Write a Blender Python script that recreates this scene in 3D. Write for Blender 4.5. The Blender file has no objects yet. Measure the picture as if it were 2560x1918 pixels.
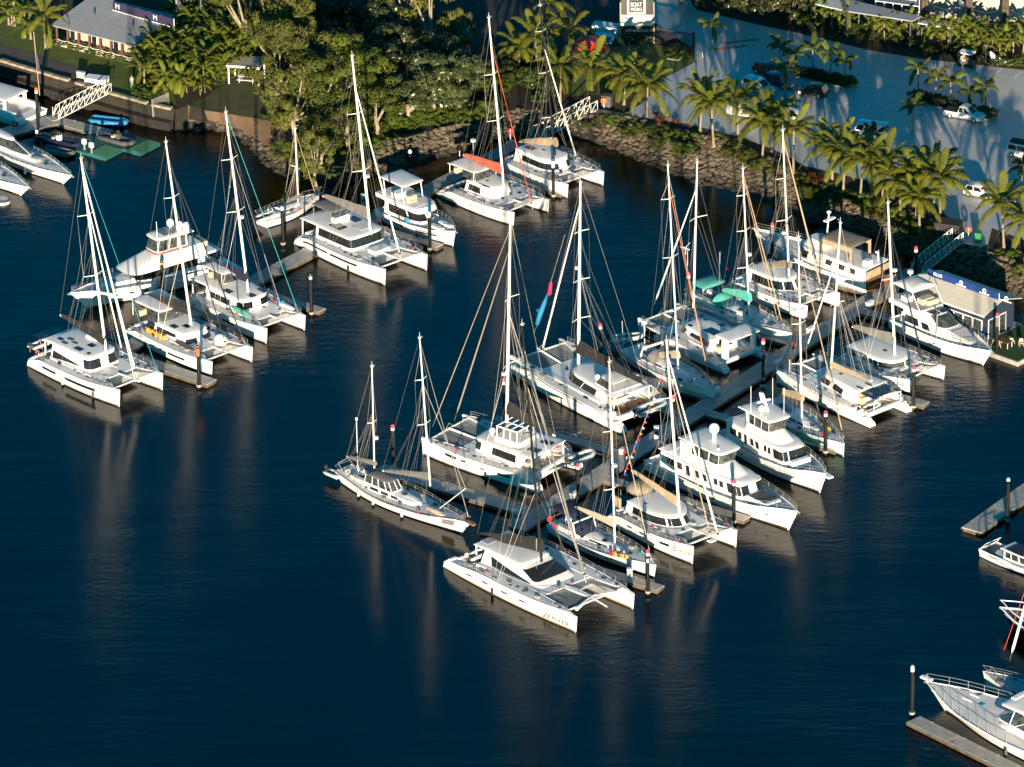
import bpy, math, random
from mathutils import Vector, Matrix

# ------------------------------------------------------------------ camera
F = 17330.; W, H = 2560, 1918
PITCH = math.radians(25); ROLL = math.radians(0.9); DIST = 820.
CX, CY, CZ = 0, -DIST*math.cos(PITCH), DIST*math.sin(PITCH)
SC = bpy.context.scene
COL = SC.collection
cd = bpy.data.cameras.new('camera'); cam = bpy.data.objects.new('camera', cd); COL.objects.link(cam)
cam.location = (CX, CY, CZ)
cam.rotation_euler = (Matrix.Rotation(math.radians(90)-PITCH, 3, 'X') @ Matrix.Rotation(-ROLL, 3, 'Z')).to_euler()
cd.sensor_width = 36; cd.lens = F/W*36; cd.clip_start = 1; cd.clip_end = 9000
SC.camera = cam

# ------------------------------------------------------------------ sky, sun, exposure
SUN_EL = math.radians(8.3)
wd = bpy.data.worlds.new('World'); SC.world = wd; wd.use_nodes = True
nt = wd.node_tree; bg = nt.nodes['Background']
sky = nt.nodes.new('ShaderNodeTexSky'); sky.sky_type = 'NISHITA'; sky.sun_disc = False
sky.sun_elevation = SUN_EL; sky.sun_rotation = math.radians(180); sky.air_density = 1.0; sky.dust_density = 0.6; sky.ozone_density = 3
mx = nt.nodes.new('ShaderNodeMix'); mx.data_type = 'RGBA'; mx.blend_type = 'MULTIPLY'; mx.inputs['Factor'].default_value = 1
nt.links.new(sky.outputs[0], mx.inputs['A']); mx.inputs['B'].default_value = (0.0, 0.93, 1.08, 1)
nt.links.new(mx.outputs['Result'], bg.inputs['Color'])
bg.inputs['Strength'].default_value = 0.056
sd = bpy.data.lights.new('sun', 'SUN'); sun = bpy.data.objects.new('sun', sd); COL.objects.link(sun)
sd.energy = 5.0; sd.angle = math.radians(0.55); sd.color = (1.0, 0.82, 0.61)
sun.rotation_euler = (math.radians(90)-SUN_EL, 0, 0); sun.location = (0, -300, 200)
SC.view_settings.view_transform = 'Standard'; SC.view_settings.look = 'None'
SC.view_settings.exposure = 1.3; SC.view_settings.gamma = 1
SC.render.engine = 'CYCLES'

# ------------------------------------------------------------------ picture -> place
R = {'A':(0,250,1.95),'B':(0,0,3.16),'C':(600,0,3.16),'D':(1250,0,3.16),'E':(1860,0,3.16),'F':(600,300,3.0129),'G':(1200,400,3.0129),'H':(1860,400,3.0129),'I':(800,900,2.3671),'J':(1350,900,2.7614),'K':(1760,700,3.0129),'L':(2160,1100,2.025),'M':(1540,640,5.5225),'N':(1240,820,4.8087),'O':(1700,620,5.5225),'Q':(2080,840,7.363),'S':(0,200,5.5225),'T':(2200,600,5.5222),'U':(60,560,3.525),'V':(270,500,4.1431),'W':(1080,1300,4.2538),'X':(1340,1180,4.2538),'Y':(2240,1600,5.209),'Z':(1500,0,7.373),'P':(0,0,1.),'f':(0,0,.86406),'a':(0,200,4.604),'b':(1950,540,6.32),'c':(2400,1280,3.944),'e':(2200,660,7.373)}
def px(r, x, y):
    a, b, s = R[r]; return a+x/s, b+y/s
def ray(p):
    u = p[0]-W/2; v = p[1]-H/2
    c, s = math.cos(ROLL), math.sin(ROLL)
    u, v = u*c-v*s, u*s+v*c
    return Vector((u/F, math.cos(PITCH)-math.sin(PITCH)*v/F, -math.sin(PITCH)-math.cos(PITCH)*v/F))
CAM = Vector((CX, CY, CZ))
def G(r, x, y, z=0):
    """point of the place at height z that the photograph shows at pixel (x, y) of crop r"""
    d = ray(px(r, x, y)); return CAM + d*((z-CZ)/d.z)

# ------------------------------------------------------------------ materials
def mat(name, col, rough=.5, metal=0, var=.08, scale=1.5, bump=0, bscale=20, spec=.5, alpha=1, trans=0, detail=4, col2=None, sub=0, coat=0):
    m = bpy.data.materials.new(name); m.use_nodes = True; t = m.node_tree; p = t.nodes['Principled BSDF']
    p.inputs['Roughness'].default_value = rough; p.inputs['Metallic'].default_value = metal
    p.inputs['Specular IOR Level'].default_value = spec
    if coat: p.inputs['Coat Weight'].default_value = coat
    if alpha < 1: p.inputs['Alpha'].default_value = alpha
    if trans: p.inputs['Transmission Weight'].default_value = trans
    tc = t.nodes.new('ShaderNodeTexCoord')
    n = t.nodes.new('ShaderNodeTexNoise'); n.inputs['Scale'].default_value = scale; n.inputs['Detail'].default_value = detail
    t.links.new(tc.outputs['Object'], n.inputs['Vector'])
    r = t.nodes.new('ShaderNodeMapRange'); r.inputs[1].default_value = .3; r.inputs[2].default_value = .7
    t.links.new(n.outputs['Fac'], r.inputs[0])
    mx = t.nodes.new('ShaderNodeMix'); mx.data_type = 'RGBA'
    c2 = col2 or tuple(min(1, c*(1+var)) for c in col)
    c1 = col if col2 else tuple(c*(1-var) for c in col)
    mx.inputs['A'].default_value = (*c1, 1); mx.inputs['B'].default_value = (*c2, 1)
    t.links.new(r.outputs[0], mx.inputs['Factor']); t.links.new(mx.outputs['Result'], p.inputs['Base Color'])
    if bump:
        b = t.nodes.new('ShaderNodeBump'); b.inputs['Strength'].default_value = bump; b.inputs['Distance'].default_value = .05
        n2 = t.nodes.new('ShaderNodeTexNoise'); n2.inputs['Scale'].default_value = bscale; n2.inputs['Detail'].default_value = 5
        t.links.new(tc.outputs['Object'], n2.inputs['Vector']); t.links.new(n2.outputs['Fac'], b.inputs['Height']); t.links.new(b.outputs[0], p.inputs['Normal'])
    return m
def leafmat(name, col, col2, tl=.35, rough=.45):
    m = mat(name, col, rough, col2=col2, scale=.9, detail=2, spec=.4); t = m.node_tree; p = t.nodes['Principled BSDF']
    # leaves let some light through
    tr = t.nodes.new('ShaderNodeBsdfTranslucent'); ms = t.nodes.new('ShaderNodeMixShader'); ms.inputs[0].default_value = tl
    src = p.inputs['Base Color'].links[0].from_socket
    oi = t.nodes.new('ShaderNodeObjectInfo'); hs = t.nodes.new('ShaderNodeHueSaturation')
    r = t.nodes.new('ShaderNodeMapRange'); r.inputs[3].default_value = .7; r.inputs[4].default_value = 1.3
    t.links.new(oi.outputs['Random'], r.inputs[0]); t.links.new(r.outputs[0], hs.inputs['Value']); t.links.new(src, hs.inputs['Color'])
    t.links.new(hs.outputs[0], p.inputs['Base Color']); t.links.new(hs.outputs[0], tr.inputs['Color'])
    out = t.nodes['Material Output']; t.links.new(p.outputs[0], ms.inputs[1]); t.links.new(tr.outputs[0], ms.inputs[2]); t.links.new(ms.outputs[0], out.inputs['Surface'])
    return m
M = {}
M['gel'] = mat('white gelcoat', (.78,.77,.75), .28, var=.07, scale=.9, spec=.5, bump=.03, bscale=2)
M['deck'] = mat('non-slip deck', (.62,.62,.62), .7, var=.07, scale=1.1, bump=.1, bscale=30)
M['gdeck'] = mat('grey deck', (.36,.36,.375), .7, var=.1, scale=1.1)
M['roof'] = mat('coachroof white', (.76,.75,.74), .4, var=.05, scale=.6)
M['glass'] = mat('tinted glass', (.018,.017,.018), .05, var=.3, spec=.9)
M['clear'] = mat('screen glass', (.05,.056,.055), .06, var=.7, spec=1, scale=1.6)
M['hatch'] = mat('smoked hatch', (.03,.035,.045), .1, var=.3, spec=.8)
M['alu'] = mat('anodised aluminium', (.74,.72,.68), .35, metal=.25, var=.05)
M['amast'] = mat('white mast', (.80,.77,.70), .35, var=.04)
M['bmast'] = mat('black carbon', (.015,.014,.013), .3, var=.2)
M['steel'] = mat('stainless steel', (.70,.70,.70), .22, metal=.7, var=.05)
M['wire'] = mat('rigging wire', (0.3,0.276,0.24), .4, metal=.4, var=.1)
M['rope'] = mat('rope', (0.385,0.329,0.245), .9, var=.2)
M['rred'] = mat('red rope', (.55,.06,.04), .7)
M['rcyan'] = mat('teal rope', (.02,.32,.36), .7)
M['black'] = mat('black canvas', (.018,.017,.018), .8, var=.3, scale=3, bump=.3, bscale=6)
M['navy'] = mat('navy canvas', (0.0105,0.0154,0.042), .8, var=.25, bump=.3, bscale=6)
M['beige'] = mat('beige canvas', (0.36,0.2664,0.1728), .85, var=.18, scale=2, bump=.4, bscale=5)
M['taupe'] = mat('taupe canvas', (0.225,0.1875,0.1425), .85, var=.2, scale=2, bump=.4, bscale=5)
M['grey'] = mat('grey canvas', (0.16,0.152,0.144), .85, var=.2, scale=2, bump=.3, bscale=5)
M['red'] = mat('red canvas', (0.51,0.085,0.04675), .8, var=.15, bump=.3, bscale=5)
M['teal'] = mat('turquoise canvas', (0.075,0.375,0.315), .8, var=.15, bump=.3, bscale=5)
M['sail'] = mat('white sailcloth', (.80,.77,.70), .7, var=.08, scale=3)
M['net'] = mat('trampoline net', (0.27,0.27,0.261), .9, var=.12, scale=6, alpha=.72)
M['anti'] = mat('dark antifouling', (.03,.03,.035), .6, var=.3)
M['boot'] = mat('boot stripe', (.07,.055,.04), .6, var=.4, scale=.8)
M['pin'] = mat('maroon stripe', (.25,.07,.07), .5)
M['teak'] = mat('teak', (0.224,0.12,0.056), .7, var=.25, scale=4)
M['solar'] = mat('solar panel', (0.0096,0.016,0.04), .12, var=.4, spec=.9)
M['hyp'] = mat('inflatable hypalon', (0.468,0.486,0.495), .6, var=.08)
M['rubber'] = mat('black rubber', (.02,.02,.02), .7)
M['orange'] = mat('orange plastic', (0.64,0.128,0.032), .5)
M['redp'] = mat('red plastic', (0.525,0.01125,0.03), .45)
M['pinkc'] = mat('pink red pile cap', (0.6,0.024,0.08), .5, var=.1)
M['yellow'] = mat('yellow plastic', (0.5625,0.315,0.03), .5)
M['blue'] = mat('bright blue', (.02,.06,.55), .5)
M['azure'] = mat('azure', (.03,.22,.42), .4)
M['green'] = mat('green plastic', (.03,.22,.08), .5)
M['seat'] = mat('cream upholstery', (0.45,0.375,0.285), .7)
M['pile'] = mat('black pile sleeve', (0.0105,0.0105,0.0105), .35, var=.3, scale=1)
M['conc'] = mat('dock concrete', (.33,.315,.29), .5, var=.2, scale=.7, bump=.3, bscale=12)
M['dockside'] = mat('dock fender timber', (.10,.08,.06), .8, var=.4, scale=1)
M['cyl'] = mat('white paint', (.78,.78,.77), .5)
M['gold'] = mat('gold lettering', (0.176,0.104,0.036), .5)
M['ink'] = mat('dark lettering', (.03,.03,.04), .5)
M['white'] = mat('white lettering', (.82,.82,.82), .5)
M['wood'] = mat('brown timber', (0.112,0.049,0.021), .7, var=.25, scale=3)
M['greenhull'] = mat('pale green gelcoat', (.42,.66,.55), .3, var=.04)
M['tealdeck'] = mat('shade-darkened teal plastic', (.01,.09,.085), .7, var=.2)  # dark tone has the shade over the tender docks painted in
M['dgrey'] = mat('dark grey', (.07,.07,.07), .6, var=.2)

# ------------------------------------------------------------------ mesh builder
class MB:
    def __init__(s): s.v = []; s.f = []
    def add(s, vs, fs):
        o = len(s.v); s.v += [tuple(v) for v in vs]; s.f += [tuple(i+o for i in f) for f in fs]; return s
    def box(s, x0, x1, y0, y1, z0, z1, T=None):
        vs = [(x, y, z) for z in (z0, z1) for x, y in ((x0, y0), (x1, y0), (x1, y1), (x0, y1))]
        if T: vs = [T @ Vector(v) for v in vs]
        return s.add(vs, [(3,2,1,0),(4,5,6,7),(0,1,5,4),(1,2,6,5),(2,3,7,6),(3,0,4,7)])
    def rbox(s, x0, x1, y0, y1, z0, z1, c=.08, T=None):
        rings = []
        def rr(x0, x1, y0, y1, c, z): return [(x0+c,y0,z),(x1-c,y0,z),(x1,y0+c,z),(x1,y1-c,z),(x1-c,y1,z),(x0+c,y1,z),(x0,y1-c,z),(x0,y0+c,z)]
        rings = [rr(x0,x1,y0,y1,c,z0), rr(x0,x1,y0,y1,c,z1-c), rr(x0+c*.6,x1-c*.6,y0+c*.6,y1-c*.6,c*.8,z1)]
        if T: rings = [[T @ Vector(v) for v in r] for r in rings]
        return s.loft(rings)
    def loft(s, rings, closed=True, caps=(True, True)):
        n = len(rings[0]); vs = [p for r in rings for p in r]; fs = []
        for i in range(len(rings)-1):
            for j in range(n if closed else n-1):
                a = i*n+j; b = i*n+(j+1) % n; fs.append((a, b, b+n, a+n))
        if caps[0]: fs.append(tuple(range(n))[::-1])
        if caps[1]: fs.append(tuple(range((len(rings)-1)*n, len(rings)*n)))
        return s.add(vs, fs)
    def tube(s, pts, r, n=6, caps=True):
        pts = [Vector(p) for p in pts]; rs = r if isinstance(r, (list, tuple)) else [r]*len(pts); rings = []
        for i, p in enumerate(pts):
            d = (pts[min(i+1, len(pts)-1)]-pts[max(i-1, 0)]).normalized()
            u = d.cross(Vector((0,0,1)));
            if u.length < .05: u = d.cross(Vector((1,0,0)))
            u.normalize(); w = d.cross(u)
            rings.append([p+(u*math.cos(a)+w*math.sin(a))*rs[i] for a in [2*math.pi*k/n for k in range(n)]])
        return s.loft(rings, caps=(caps, caps))
    def prism(s, poly, z0, z1):
        return s.loft([[(x, y, z0) for x, y in poly], [(x, y, z1) for x, y in poly]])
    def ell(s, c, r, nu=10, nv=6):
        c = Vector(c); rings = []
        for j in range(1, nv):
            a = math.pi*j/nv; rings.append([(c.x+r[0]*math.sin(a)*math.cos(b), c.y+r[1]*math.sin(a)*math.sin(b), c.z-r[2]*math.cos(a)) for b in [2*math.pi*k/nu for k in range(nu)]])
        return s.loft(rings)
    def cyl(s, c, r, h, n=12, r2=None):
        r2 = r if r2 is None else r2
        return s.loft([[(c[0]+q*math.cos(b), c[1]+q*math.sin(b), z) for b in [2*math.pi*k/n for k in range(n)]] for q, z in ((r, c[2]), (r2, c[2]+h))])
    def torus(s, c, R_, r, ax='x', n=14, m=6):
        rings = []
        for i in range(n+1):
            a = 2*math.pi*i/n; ring = []
            for j in range(m):
                b = 2*math.pi*j/m; q = R_+r*math.cos(b); h = r*math.sin(b)
                p = (h, q*math.cos(a), q*math.sin(a)) if ax == 'x' else ((q*math.cos(a), h, q*math.sin(a)) if ax == 'y' else (q*math.cos(a), q*math.sin(a), h))
                ring.append((c[0]+p[0], c[1]+p[1], c[2]+p[2]))
            rings.append(ring)
        return s.loft(rings, caps=(False, False))
    def mesh(s, name, m, smooth=35):
        me = bpy.data.meshes.new(name); me.from_pydata(s.v, [], s.f); me.update()
        if m is not None: me.materials.append(M[m] if isinstance(m, str) else m)
        if smooth:
            me.shade_smooth(); me.set_sharp_from_angle(angle=math.radians(smooth))
        return me
    def build(s, name, m, parent=None, smooth=35, label=None):
        if not s.f: return None
        return link(name, s.mesh(name, m, smooth), parent, label)
def link(name, me, parent=None, label=None):
    o = bpy.data.objects.new(name, me); COL.objects.link(o)
    if parent is not None: o.parent = parent
    if label: o['label'] = label
    return o
def thing(name, label, cat, loc=(0,0,0), rz=0, group=None, kind=None):
    o = bpy.data.objects.new(name, None); COL.objects.link(o); o.location = loc; o.rotation_euler = (0,0,rz)
    o.empty_display_size = .3
    o['label'] = label; o['category'] = cat
    if group: o['group'] = group
    if kind: o['kind'] = kind
    return o
def tag(o, label, cat=None, group=None, kind=None):
    if label: o['label'] = label
    if cat: o['category'] = cat
    if group: o['group'] = group
    if kind: o['kind'] = kind
    return o
def text_mesh(s, size):
    cu = bpy.data.curves.new('lettering', 'FONT'); cu.body = s; cu.size = size; cu.align_x = 'CENTER'; cu.align_y = 'CENTER'; cu.extrude = .006
    o = bpy.data.objects.new('tmp', cu); COL.objects.link(o)
    dg = bpy.context.evaluated_depsgraph_get(); me = bpy.data.meshes.new_from_object(o.evaluated_get(dg))
    bpy.data.objects.remove(o); return me
def lettering(s, size, m, parent, pos, right, up, shear=0, sx=1):
    me = text_mesh(s, size); me.materials.clear(); me.materials.append(M[m])
    r = Vector(right).normalized(); u = Vector(up); u = (u-r*u.dot(r)).normalized(); n = r.cross(u)
    for v in me.vertices:
        x, y, z = v.co; v.co = Vector(pos)+r*(x*sx+y*shear)+u*y+n*z
    return link('lettering', me, parent)
rnd = random.Random(7)
# ------------------------------------------------------------------ boat builders
def sm(a): return a*a*(3-2*a)
def curve(pts, t):
    if t <= pts[0][0]: return pts[0][1]
    for (a, u), (b, v) in zip(pts, pts[1:]):
        if t <= b: return u+(v-u)*sm((t-a)/(b-a))
    return pts[-1][1]
class Hull:
    def __init__(s, L, hb, sheer, wl=.78, wf=.35, tr=.75, tm=.42, p=2.3, rake=.4, over=0, fl=.7, yc=0, tip=.03, keel=.5):
        s.__dict__.update(locals())
    def hd(s, t):
        if t < s.tm: w = s.tr+(1-s.tr)*math.sin(math.pi/2*t/s.tm)
        else: w = 1-((t-s.tm)/(1-s.tm))**s.p
        return max(s.hb*w, s.tip)
    def zd(s, t): return curve(s.sheer, t)
    def P(s, t, q, side, off=0):
        z = q*s.zd(t) if q >= 0 else q*s.keel
        bd = s.hd(t); r = s.wl+(s.wf-s.wl)*t**2.2; bw = bd*r
        if q >= 0: y = bw+(bd-bw)*q**s.fl
        else: y = bw*max(0, 1+q)**.45
        x = t*s.L+s.rake*max(q, -.6)*t**7-s.over*max(q, 0)*(1-t)**7
        return Vector((x, s.yc+side*(y+off), z))
    def stations(s, t0=0, t1=1, n=22):
        return [t0+(t1-t0)*(i/n) for i in range(n+1)] if (t0, t1) != (0, 1) else [0,.02,.05,.08,.12,.17,.23,.3,.37,.44,.51,.58,.65,.71,.77,.82,.87,.91,.945,.97,.987,1]
    def shell(s):
        qs = [1,.8,.6,.4,.2,.08,0,-.4,-.8]; mb = MB(); rings = []
        for t in s.stations():
            rings.append([s.P(t, q, 1) for q in qs]+[Vector((s.P(t,-1,1).x, s.yc, -s.keel))]+[s.P(t, q, -1) for q in qs[::-1]])
        mb.loft(rings, closed=False, caps=(True, False)); return mb
    def deck(s, drop=.05, t0=0, t1=1, inset=.04, crown=.04):
        mb = MB(); rings = []
        for t in s.stations(t0, t1):
            a = s.P(t, 1, 1, -min(inset, s.hd(t)*.5)); b = s.P(t, 1, -1, -min(inset, s.hd(t)*.5)); z = s.zd(t)-drop
            rings.append([(b.x, b.y, z), (a.x, s.yc+(b.y-s.yc)*.5, z+crown*.8), (a.x, s.yc, z+crown), (a.x, s.yc+(a.y-s.yc)*.5, z+crown*.8), (a.x, a.y, z)])
        return mb.loft(rings, closed=False, caps=(False, False))
    def patch(s, t0, t1, q0, q1, side, off=.025, n=6, taper=0):
        mb = MB(); rings = []
        for i in range(n+1):
            t = t0+(t1-t0)*i/n; k = taper*i/n
            rings.append([s.P(t, q0+(q1-q0)*k*.5, side, off), s.P(t, q1-(q1-q0)*k*.5, side, off), s.P(t, q1-(q1-q0)*k*.5, side, -.05), s.P(t, q0+(q1-q0)*k*.5, side, -.05)])
        return mb.loft(rings)
    def rail(s, t0, t1, side, h=.75, n=7, wires=2, r=.022, inset=.08, cap=None):
        mb = MB(); tops = []
        for i in range(n+1):
            t = t0+(t1-t0)*i/n; p = s.P(t, 1, side, -inset if s.hd(t) > inset*2 else 0); mb.tube([p, p+Vector((0,0,h))], r*1.2, 5); tops.append(p)
        m = 1 if n > 10 else 1
        for w in range(wires):
            mb.tube([p+Vector((0,0,h*(1-w*.45))) for p in tops], (cap or r) if w == 0 else r, 5)
        return mb
def outline(x0, x1, wa, wf, rf, blunt=2.4):
    pts = [(x0+(x1-rf-x0)*k/6, -(wa+(wf-wa)*k/6)) for k in range(6)]
    for k in range(13):
        a = -math.pi/2+math.pi*k/12; c, sn = max(math.cos(a), 0), math.sin(a)
        pts.append((x1-rf+rf*c**(2/blunt), wf*math.copysign(abs(sn)**(2/blunt), sn)))
    pts += [(x, -y) for x, y in pts[:6][::-1]]
    return pts     # 25 points, 0..5 starboard, 5..19 bow, 19..24 port
def lay(o, z, dz=0):
    n = len(o); xs = [p[0] for p in o]; a, b = min(xs), max(xs)
    return [(x, y, z+dz*(x-a)/(b-a)) for x, y in o]
def at(ring, k):
    k = max(0, min(len(ring)-1, k)); i = min(int(k), len(ring)-2); f = k-i; return Vector(ring[i]).lerp(Vector(ring[i+1]), f)
def panel(r1, r2, a, b, h0, h1, off=.025, h0b=None, h1b=None, n=None):
    """a pane standing proud of the wall lofted between rings r1 and r2"""
    h0b = h0 if h0b is None else h0b; h1b = h1 if h1b is None else h1b
    n = n or max(2, int(abs(b-a)*1.5)); mb = MB(); rings = []
    for i in range(n+1):
        f = i/n; k = a+(b-a)*f; lo, hi = at(r1, k), at(r2, k); d = at(r1, k+.4)-at(r1, k-.4); nn = Vector((d.y, -d.x, 0)).normalized()
        u, v = h0+(h0b-h0)*f, h1+(h1b-h1)*f
        p, q = lo.lerp(hi, u), lo.lerp(hi, v); rings.append([p+nn*off, q+nn*off, q-nn*.04, p-nn*.04])
    return mb.loft(rings)
def roofplate(o, z, th=.14, r=.06, crown=.08, dz=0):
    cx = sum(p[0] for p in o)/len(o)
    def sh(k, zz, q=1): return [(cx+(x-cx)*q-(0 if q < 1 else 0), y*q, z+zz+dz*(x-o[0][0])/(max(p[0] for p in o)-o[0][0]+1e-6)) for x, y in o]
    return MB().loft([sh(0, 0, .985), sh(0, r*.6), sh(0, th-r*.5), sh(0, th, .985), sh(0, th+crown*.5, .85), sh(0, th+crown*.85, .5), sh(0, th+crown, .15)])
class Boat:
    def __init__(s, name, label, cat, bow, stern, near, half, group=None, bowc=True):
        """bow, stern: waterline points in the photograph; half: distance of the stern point from the centreline; bowo: of the bow point"""
        side = 1 if near == 's' else -1
        b = G(*bow); t = G(*stern); hs, hbw = half if isinstance(half, tuple) else (half, 0)
        h = (b-t).normalized()
        for _ in range(4):
            left = Vector((-h.y, h.x, 0)); b2 = b+left*side*hbw; t2 = t+left*side*hs; h = (b2-t2).normalized()
        s.h = h; s.left = Vector((-h.y, h.x, 0)); s.L = (b2-t2).length; s.o = t2; s.side = -side   # side of the hull that faces the camera
        s.root = thing(name, label, cat, t2, math.atan2(h.y, h.x), group)
    def world(s, p): return s.o+s.h*p[0]+s.left*p[1]+Vector((0,0,p[2]))
    def local(s, w): d = Vector(w)-s.o; return Vector((d.dot(s.h), d.dot(s.left), d.z))
    def at(s, r, x, y, z): return s.local(G(r, x, y, z))
    def mid(s, r, x, y, off=0):
        """point of the vertical plane y=off that the photograph shows at that pixel"""
        d = ray(px(r, x, y)); o = s.o+s.left*off; t = (o-CAM).dot(s.left)/d.dot(s.left); return s.local(CAM+d*t)
    def add(s, name, mb, m, parent=None, label=None, smooth=35): return mb.build(name, m, parent or s.root, smooth, label)
    def hatch(s, x, y, z, a=.5, b=.5, m='hatch', name='hatch', tilt=0):
        mb = MB().rbox(-a/2, a/2, -b/2, b/2, 0, .05, .04)
        T = Matrix.Translation((x, y, z)) @ Matrix.Rotation(tilt, 4, 'Y'); mb.v = [tuple(T @ Vector(v)) for v in mb.v]
        return s.add(name, mb, m)

def deck_gear(b, spots, seed):
    r_ = random.Random(seed)
    for i, (x, y, z) in enumerate(spots):
        x += r_.uniform(-.3,.3); y += r_.uniform(-.2,.2); k = r_.randrange(4)
        if k == 0: b.add('rope_coil', MB().torus((x,y,z+.06), .16, .05, 'z', 10, 5), r_.choice(('rope','rred','navy','rcyan')))
        elif k == 1: b.add('cushion', MB().rbox(x-.3,x+.3,y-.2,y+.2,z,z+.16,.05), r_.choice(('seat','navy','grey','taupe')))
        elif k == 2: b.add('gear_bag', MB().ell((x,y,z+.14), (.3,.18,.16), 8, 5), r_.choice(('navy','grey','taupe','dgrey','redp')))
        else: b.add('winch', MB().cyl((x,y,z), .11, .2, 8, .08), 'steel')
def rig(b, base, top, mat_='amast', r=.14, spread=(.45,.72), sw=1.1, chain=None, boom=None, stays=(), spmat=None, radar=None, topping=True, backstay=None, lazy=True, wr=.012, tang=.92, vane=True):
    B = b.mid(*base); T = b.mid(*top); b.mast = (B, T)
    foot = Vector((B.x, 0, B.z)); d = T-B
    mb = MB().tube([foot+d*k for k in (0,.3,.7,1)], [r, r, r*.85, r*.6], 8); mast = b.add('mast', mb, mat_)
    if vane:
        v = MB().tube([T, T+Vector((0,0,.7))], .02, 4); v.tube([T+Vector((-.1,0,.25)), T+Vector((.5,0,.3))], .03, 4); v.box(T.x-.16, T.x+.16, -.12, .12, T.z-.05, T.z+.1); b.add('masthead', v, 'alu', mast)
    pm = lambda k: foot+d*k
    tips = []
    for i, k in enumerate(spread):
        w = sw*(1-.12*i)
        for sd_ in (-1, 1):
            p = pm(k); q = p+Vector((-.35*w, sd_*w, .05)); b.add('spreader', MB().tube([p, q], [.06,.04], 5), spmat or mat_)
        tips.append((k, w))
    cx, cy, cz = chain
    for sd_ in (-1, 1):
        m = MB(); c = Vector((cx, sd_*cy, cz)); path = [c]+[pm(k)+Vector((-.35*w, sd_*w, .05)) for k, w in tips]+[pm(tang)]
        m.tube(path, wr, 4); m.tube([c+Vector((.25,0,0)), pm(spread[0] if spread else .5)], wr, 4)
        if cy > 2: m.tube([c+Vector((-.6,0,0)), pm(.7)], wr, 4)
        for (k, w), (k2, w2) in zip(tips, tips[1:]): m.tube([pm(k)+Vector((-.35*w, sd_*w, .05)), pm(k2)], wr*.8, 4)
        b.add('shroud', m, 'wire')
    if backstay: b.add('backstay', MB().tube([T, backstay], wr, 4), 'wire')
    for st in stays:
        k, end, rr, mm = st[:4]; end = (end[1]*b.L, -b.side*b.yc, 2.1) if end[0] == 'far' else end; e = b.mid(*end) if isinstance(end[0], str) else Vector(end); p = pm(k)
        if rr > .035:
            b.add('furled_sail', MB().tube([p.lerp(e, .02), p.lerp(e, .1), p.lerp(e, .7), p.lerp(e, .93), p.lerp(e, .955)], [.03, rr*.6, rr, rr, .03], 7), mm)
            b.add('furling_drum', MB().cyl((p.lerp(e, .965)), .16, .14, 8), 'black'); rr = .022; mm = 'wire'
        b.add('forestay', MB().tube([p, e], rr, 4), mm)
    if boom:
        e = b.mid(*boom['end']); g = b.mid(*boom['goose']) if 'goose' in boom else pm(boom.get('k', .08)); 
        g.y = 0; e.y = 0; dr = (e-g)
        bo = b.add('boom', MB().tube([g, g+dr*.97, e], [.13,.12,.08], 7), boom.get('bm', mat_))
        hc = boom.get('h', .9); N = 9; rings = []
        for i in range(N+1):
            f = i/N; p = g+dr*(.0+.95*f); hh = hc*(1-f)**.8*.75+hc*.28; w = .17+.1*(1-f)+.02*math.sin(i*2.3)
            if i == 0: p = p+Vector((.25*(1 if dr.x < 0 else -1),0,0))
            rings.append([p+Vector((0,-w*.6,-.08)), p+Vector((0,-w,.15)), p+Vector((0,-w*.6,hh*.7)), p+Vector((0,0,hh*(1+.04*math.sin(i*1.7)))), p+Vector((0,w*.6,hh*.7)), p+Vector((0,w,.15)), p+Vector((0,w*.6,-.08))])
        if boom.get('m'): b.add('sail_cover', MB().loft(rings), boom['m'])
        b.boom = (g, e)
        if topping: b.add('topping_lift', MB().tube([T, e], wr*.8, 4), 'wire')
        if lazy:
            for sd_ in (-1, 1):
                m = MB(); j = pm(.55)
                for f in (.3, .55, .8): m.tube([j, g+dr*f+Vector((0, sd_*.2, .3))], wr*.7, 4)
                b.add('lazy_jack', m, 'wire')
    if radar:
        p = pm(radar[0])+Vector((radar[1], 0, 0)); m = MB().cyl(p, .32, .24, 12); m.tube([p, pm(radar[0])], .05, 4); b.add('radar_dome', m, 'white')
    return mast
def fender(b, hull, t, side, m='gel'):
    p = hull.P(t, .9, side, .12); mb = MB().tube([(p.x, p.y, .2), (p.x, p.y, .3), (p.x, p.y, .85), (p.x, p.y, .95)], [.06,.16,.16,.05], 8); mb.tube([(p.x, p.y, .9), hull.P(t, 1.15, side, 0)], .02, 4)
    b.add('fender', mb, m)
def flag(b, p, m='white', w=1., h=1.3, pole=2.2, mm='wire'):
    mb = MB().tube([p, Vector(p)+Vector((0,0,pole))], .03, 5); f = b.add('flagpole', mb, mm)
    q = Vector(p)+Vector((0,0,pole)); rings = []
    for i in range(5): k = i/4; rings.append([q+Vector((-w*k*.5, w*k*.6+.06*math.sin(4*k), -.25*k-.02)), q+Vector((-w*k*.4, w*k*.45, -h*(.75+.25*(1-k))-.2*k))])
    b.add('flag', MB().loft([[a, c, c+Vector((.01,.01,0)), a+Vector((.01,.01,0))] for a, c in rings]), m, f)
def lifering(b, p, ax='x', m='orange'): b.add('life_ring', MB().torus(p, .28, .09, ax), m)
def seats(b, x0, x1, y, z, m='deck'):
    for s in (-1, 1): b.add('bench', MB().rbox(x0, x1, s*y-.3, s*y+.3, z, z+.4, .06), m)

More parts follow.
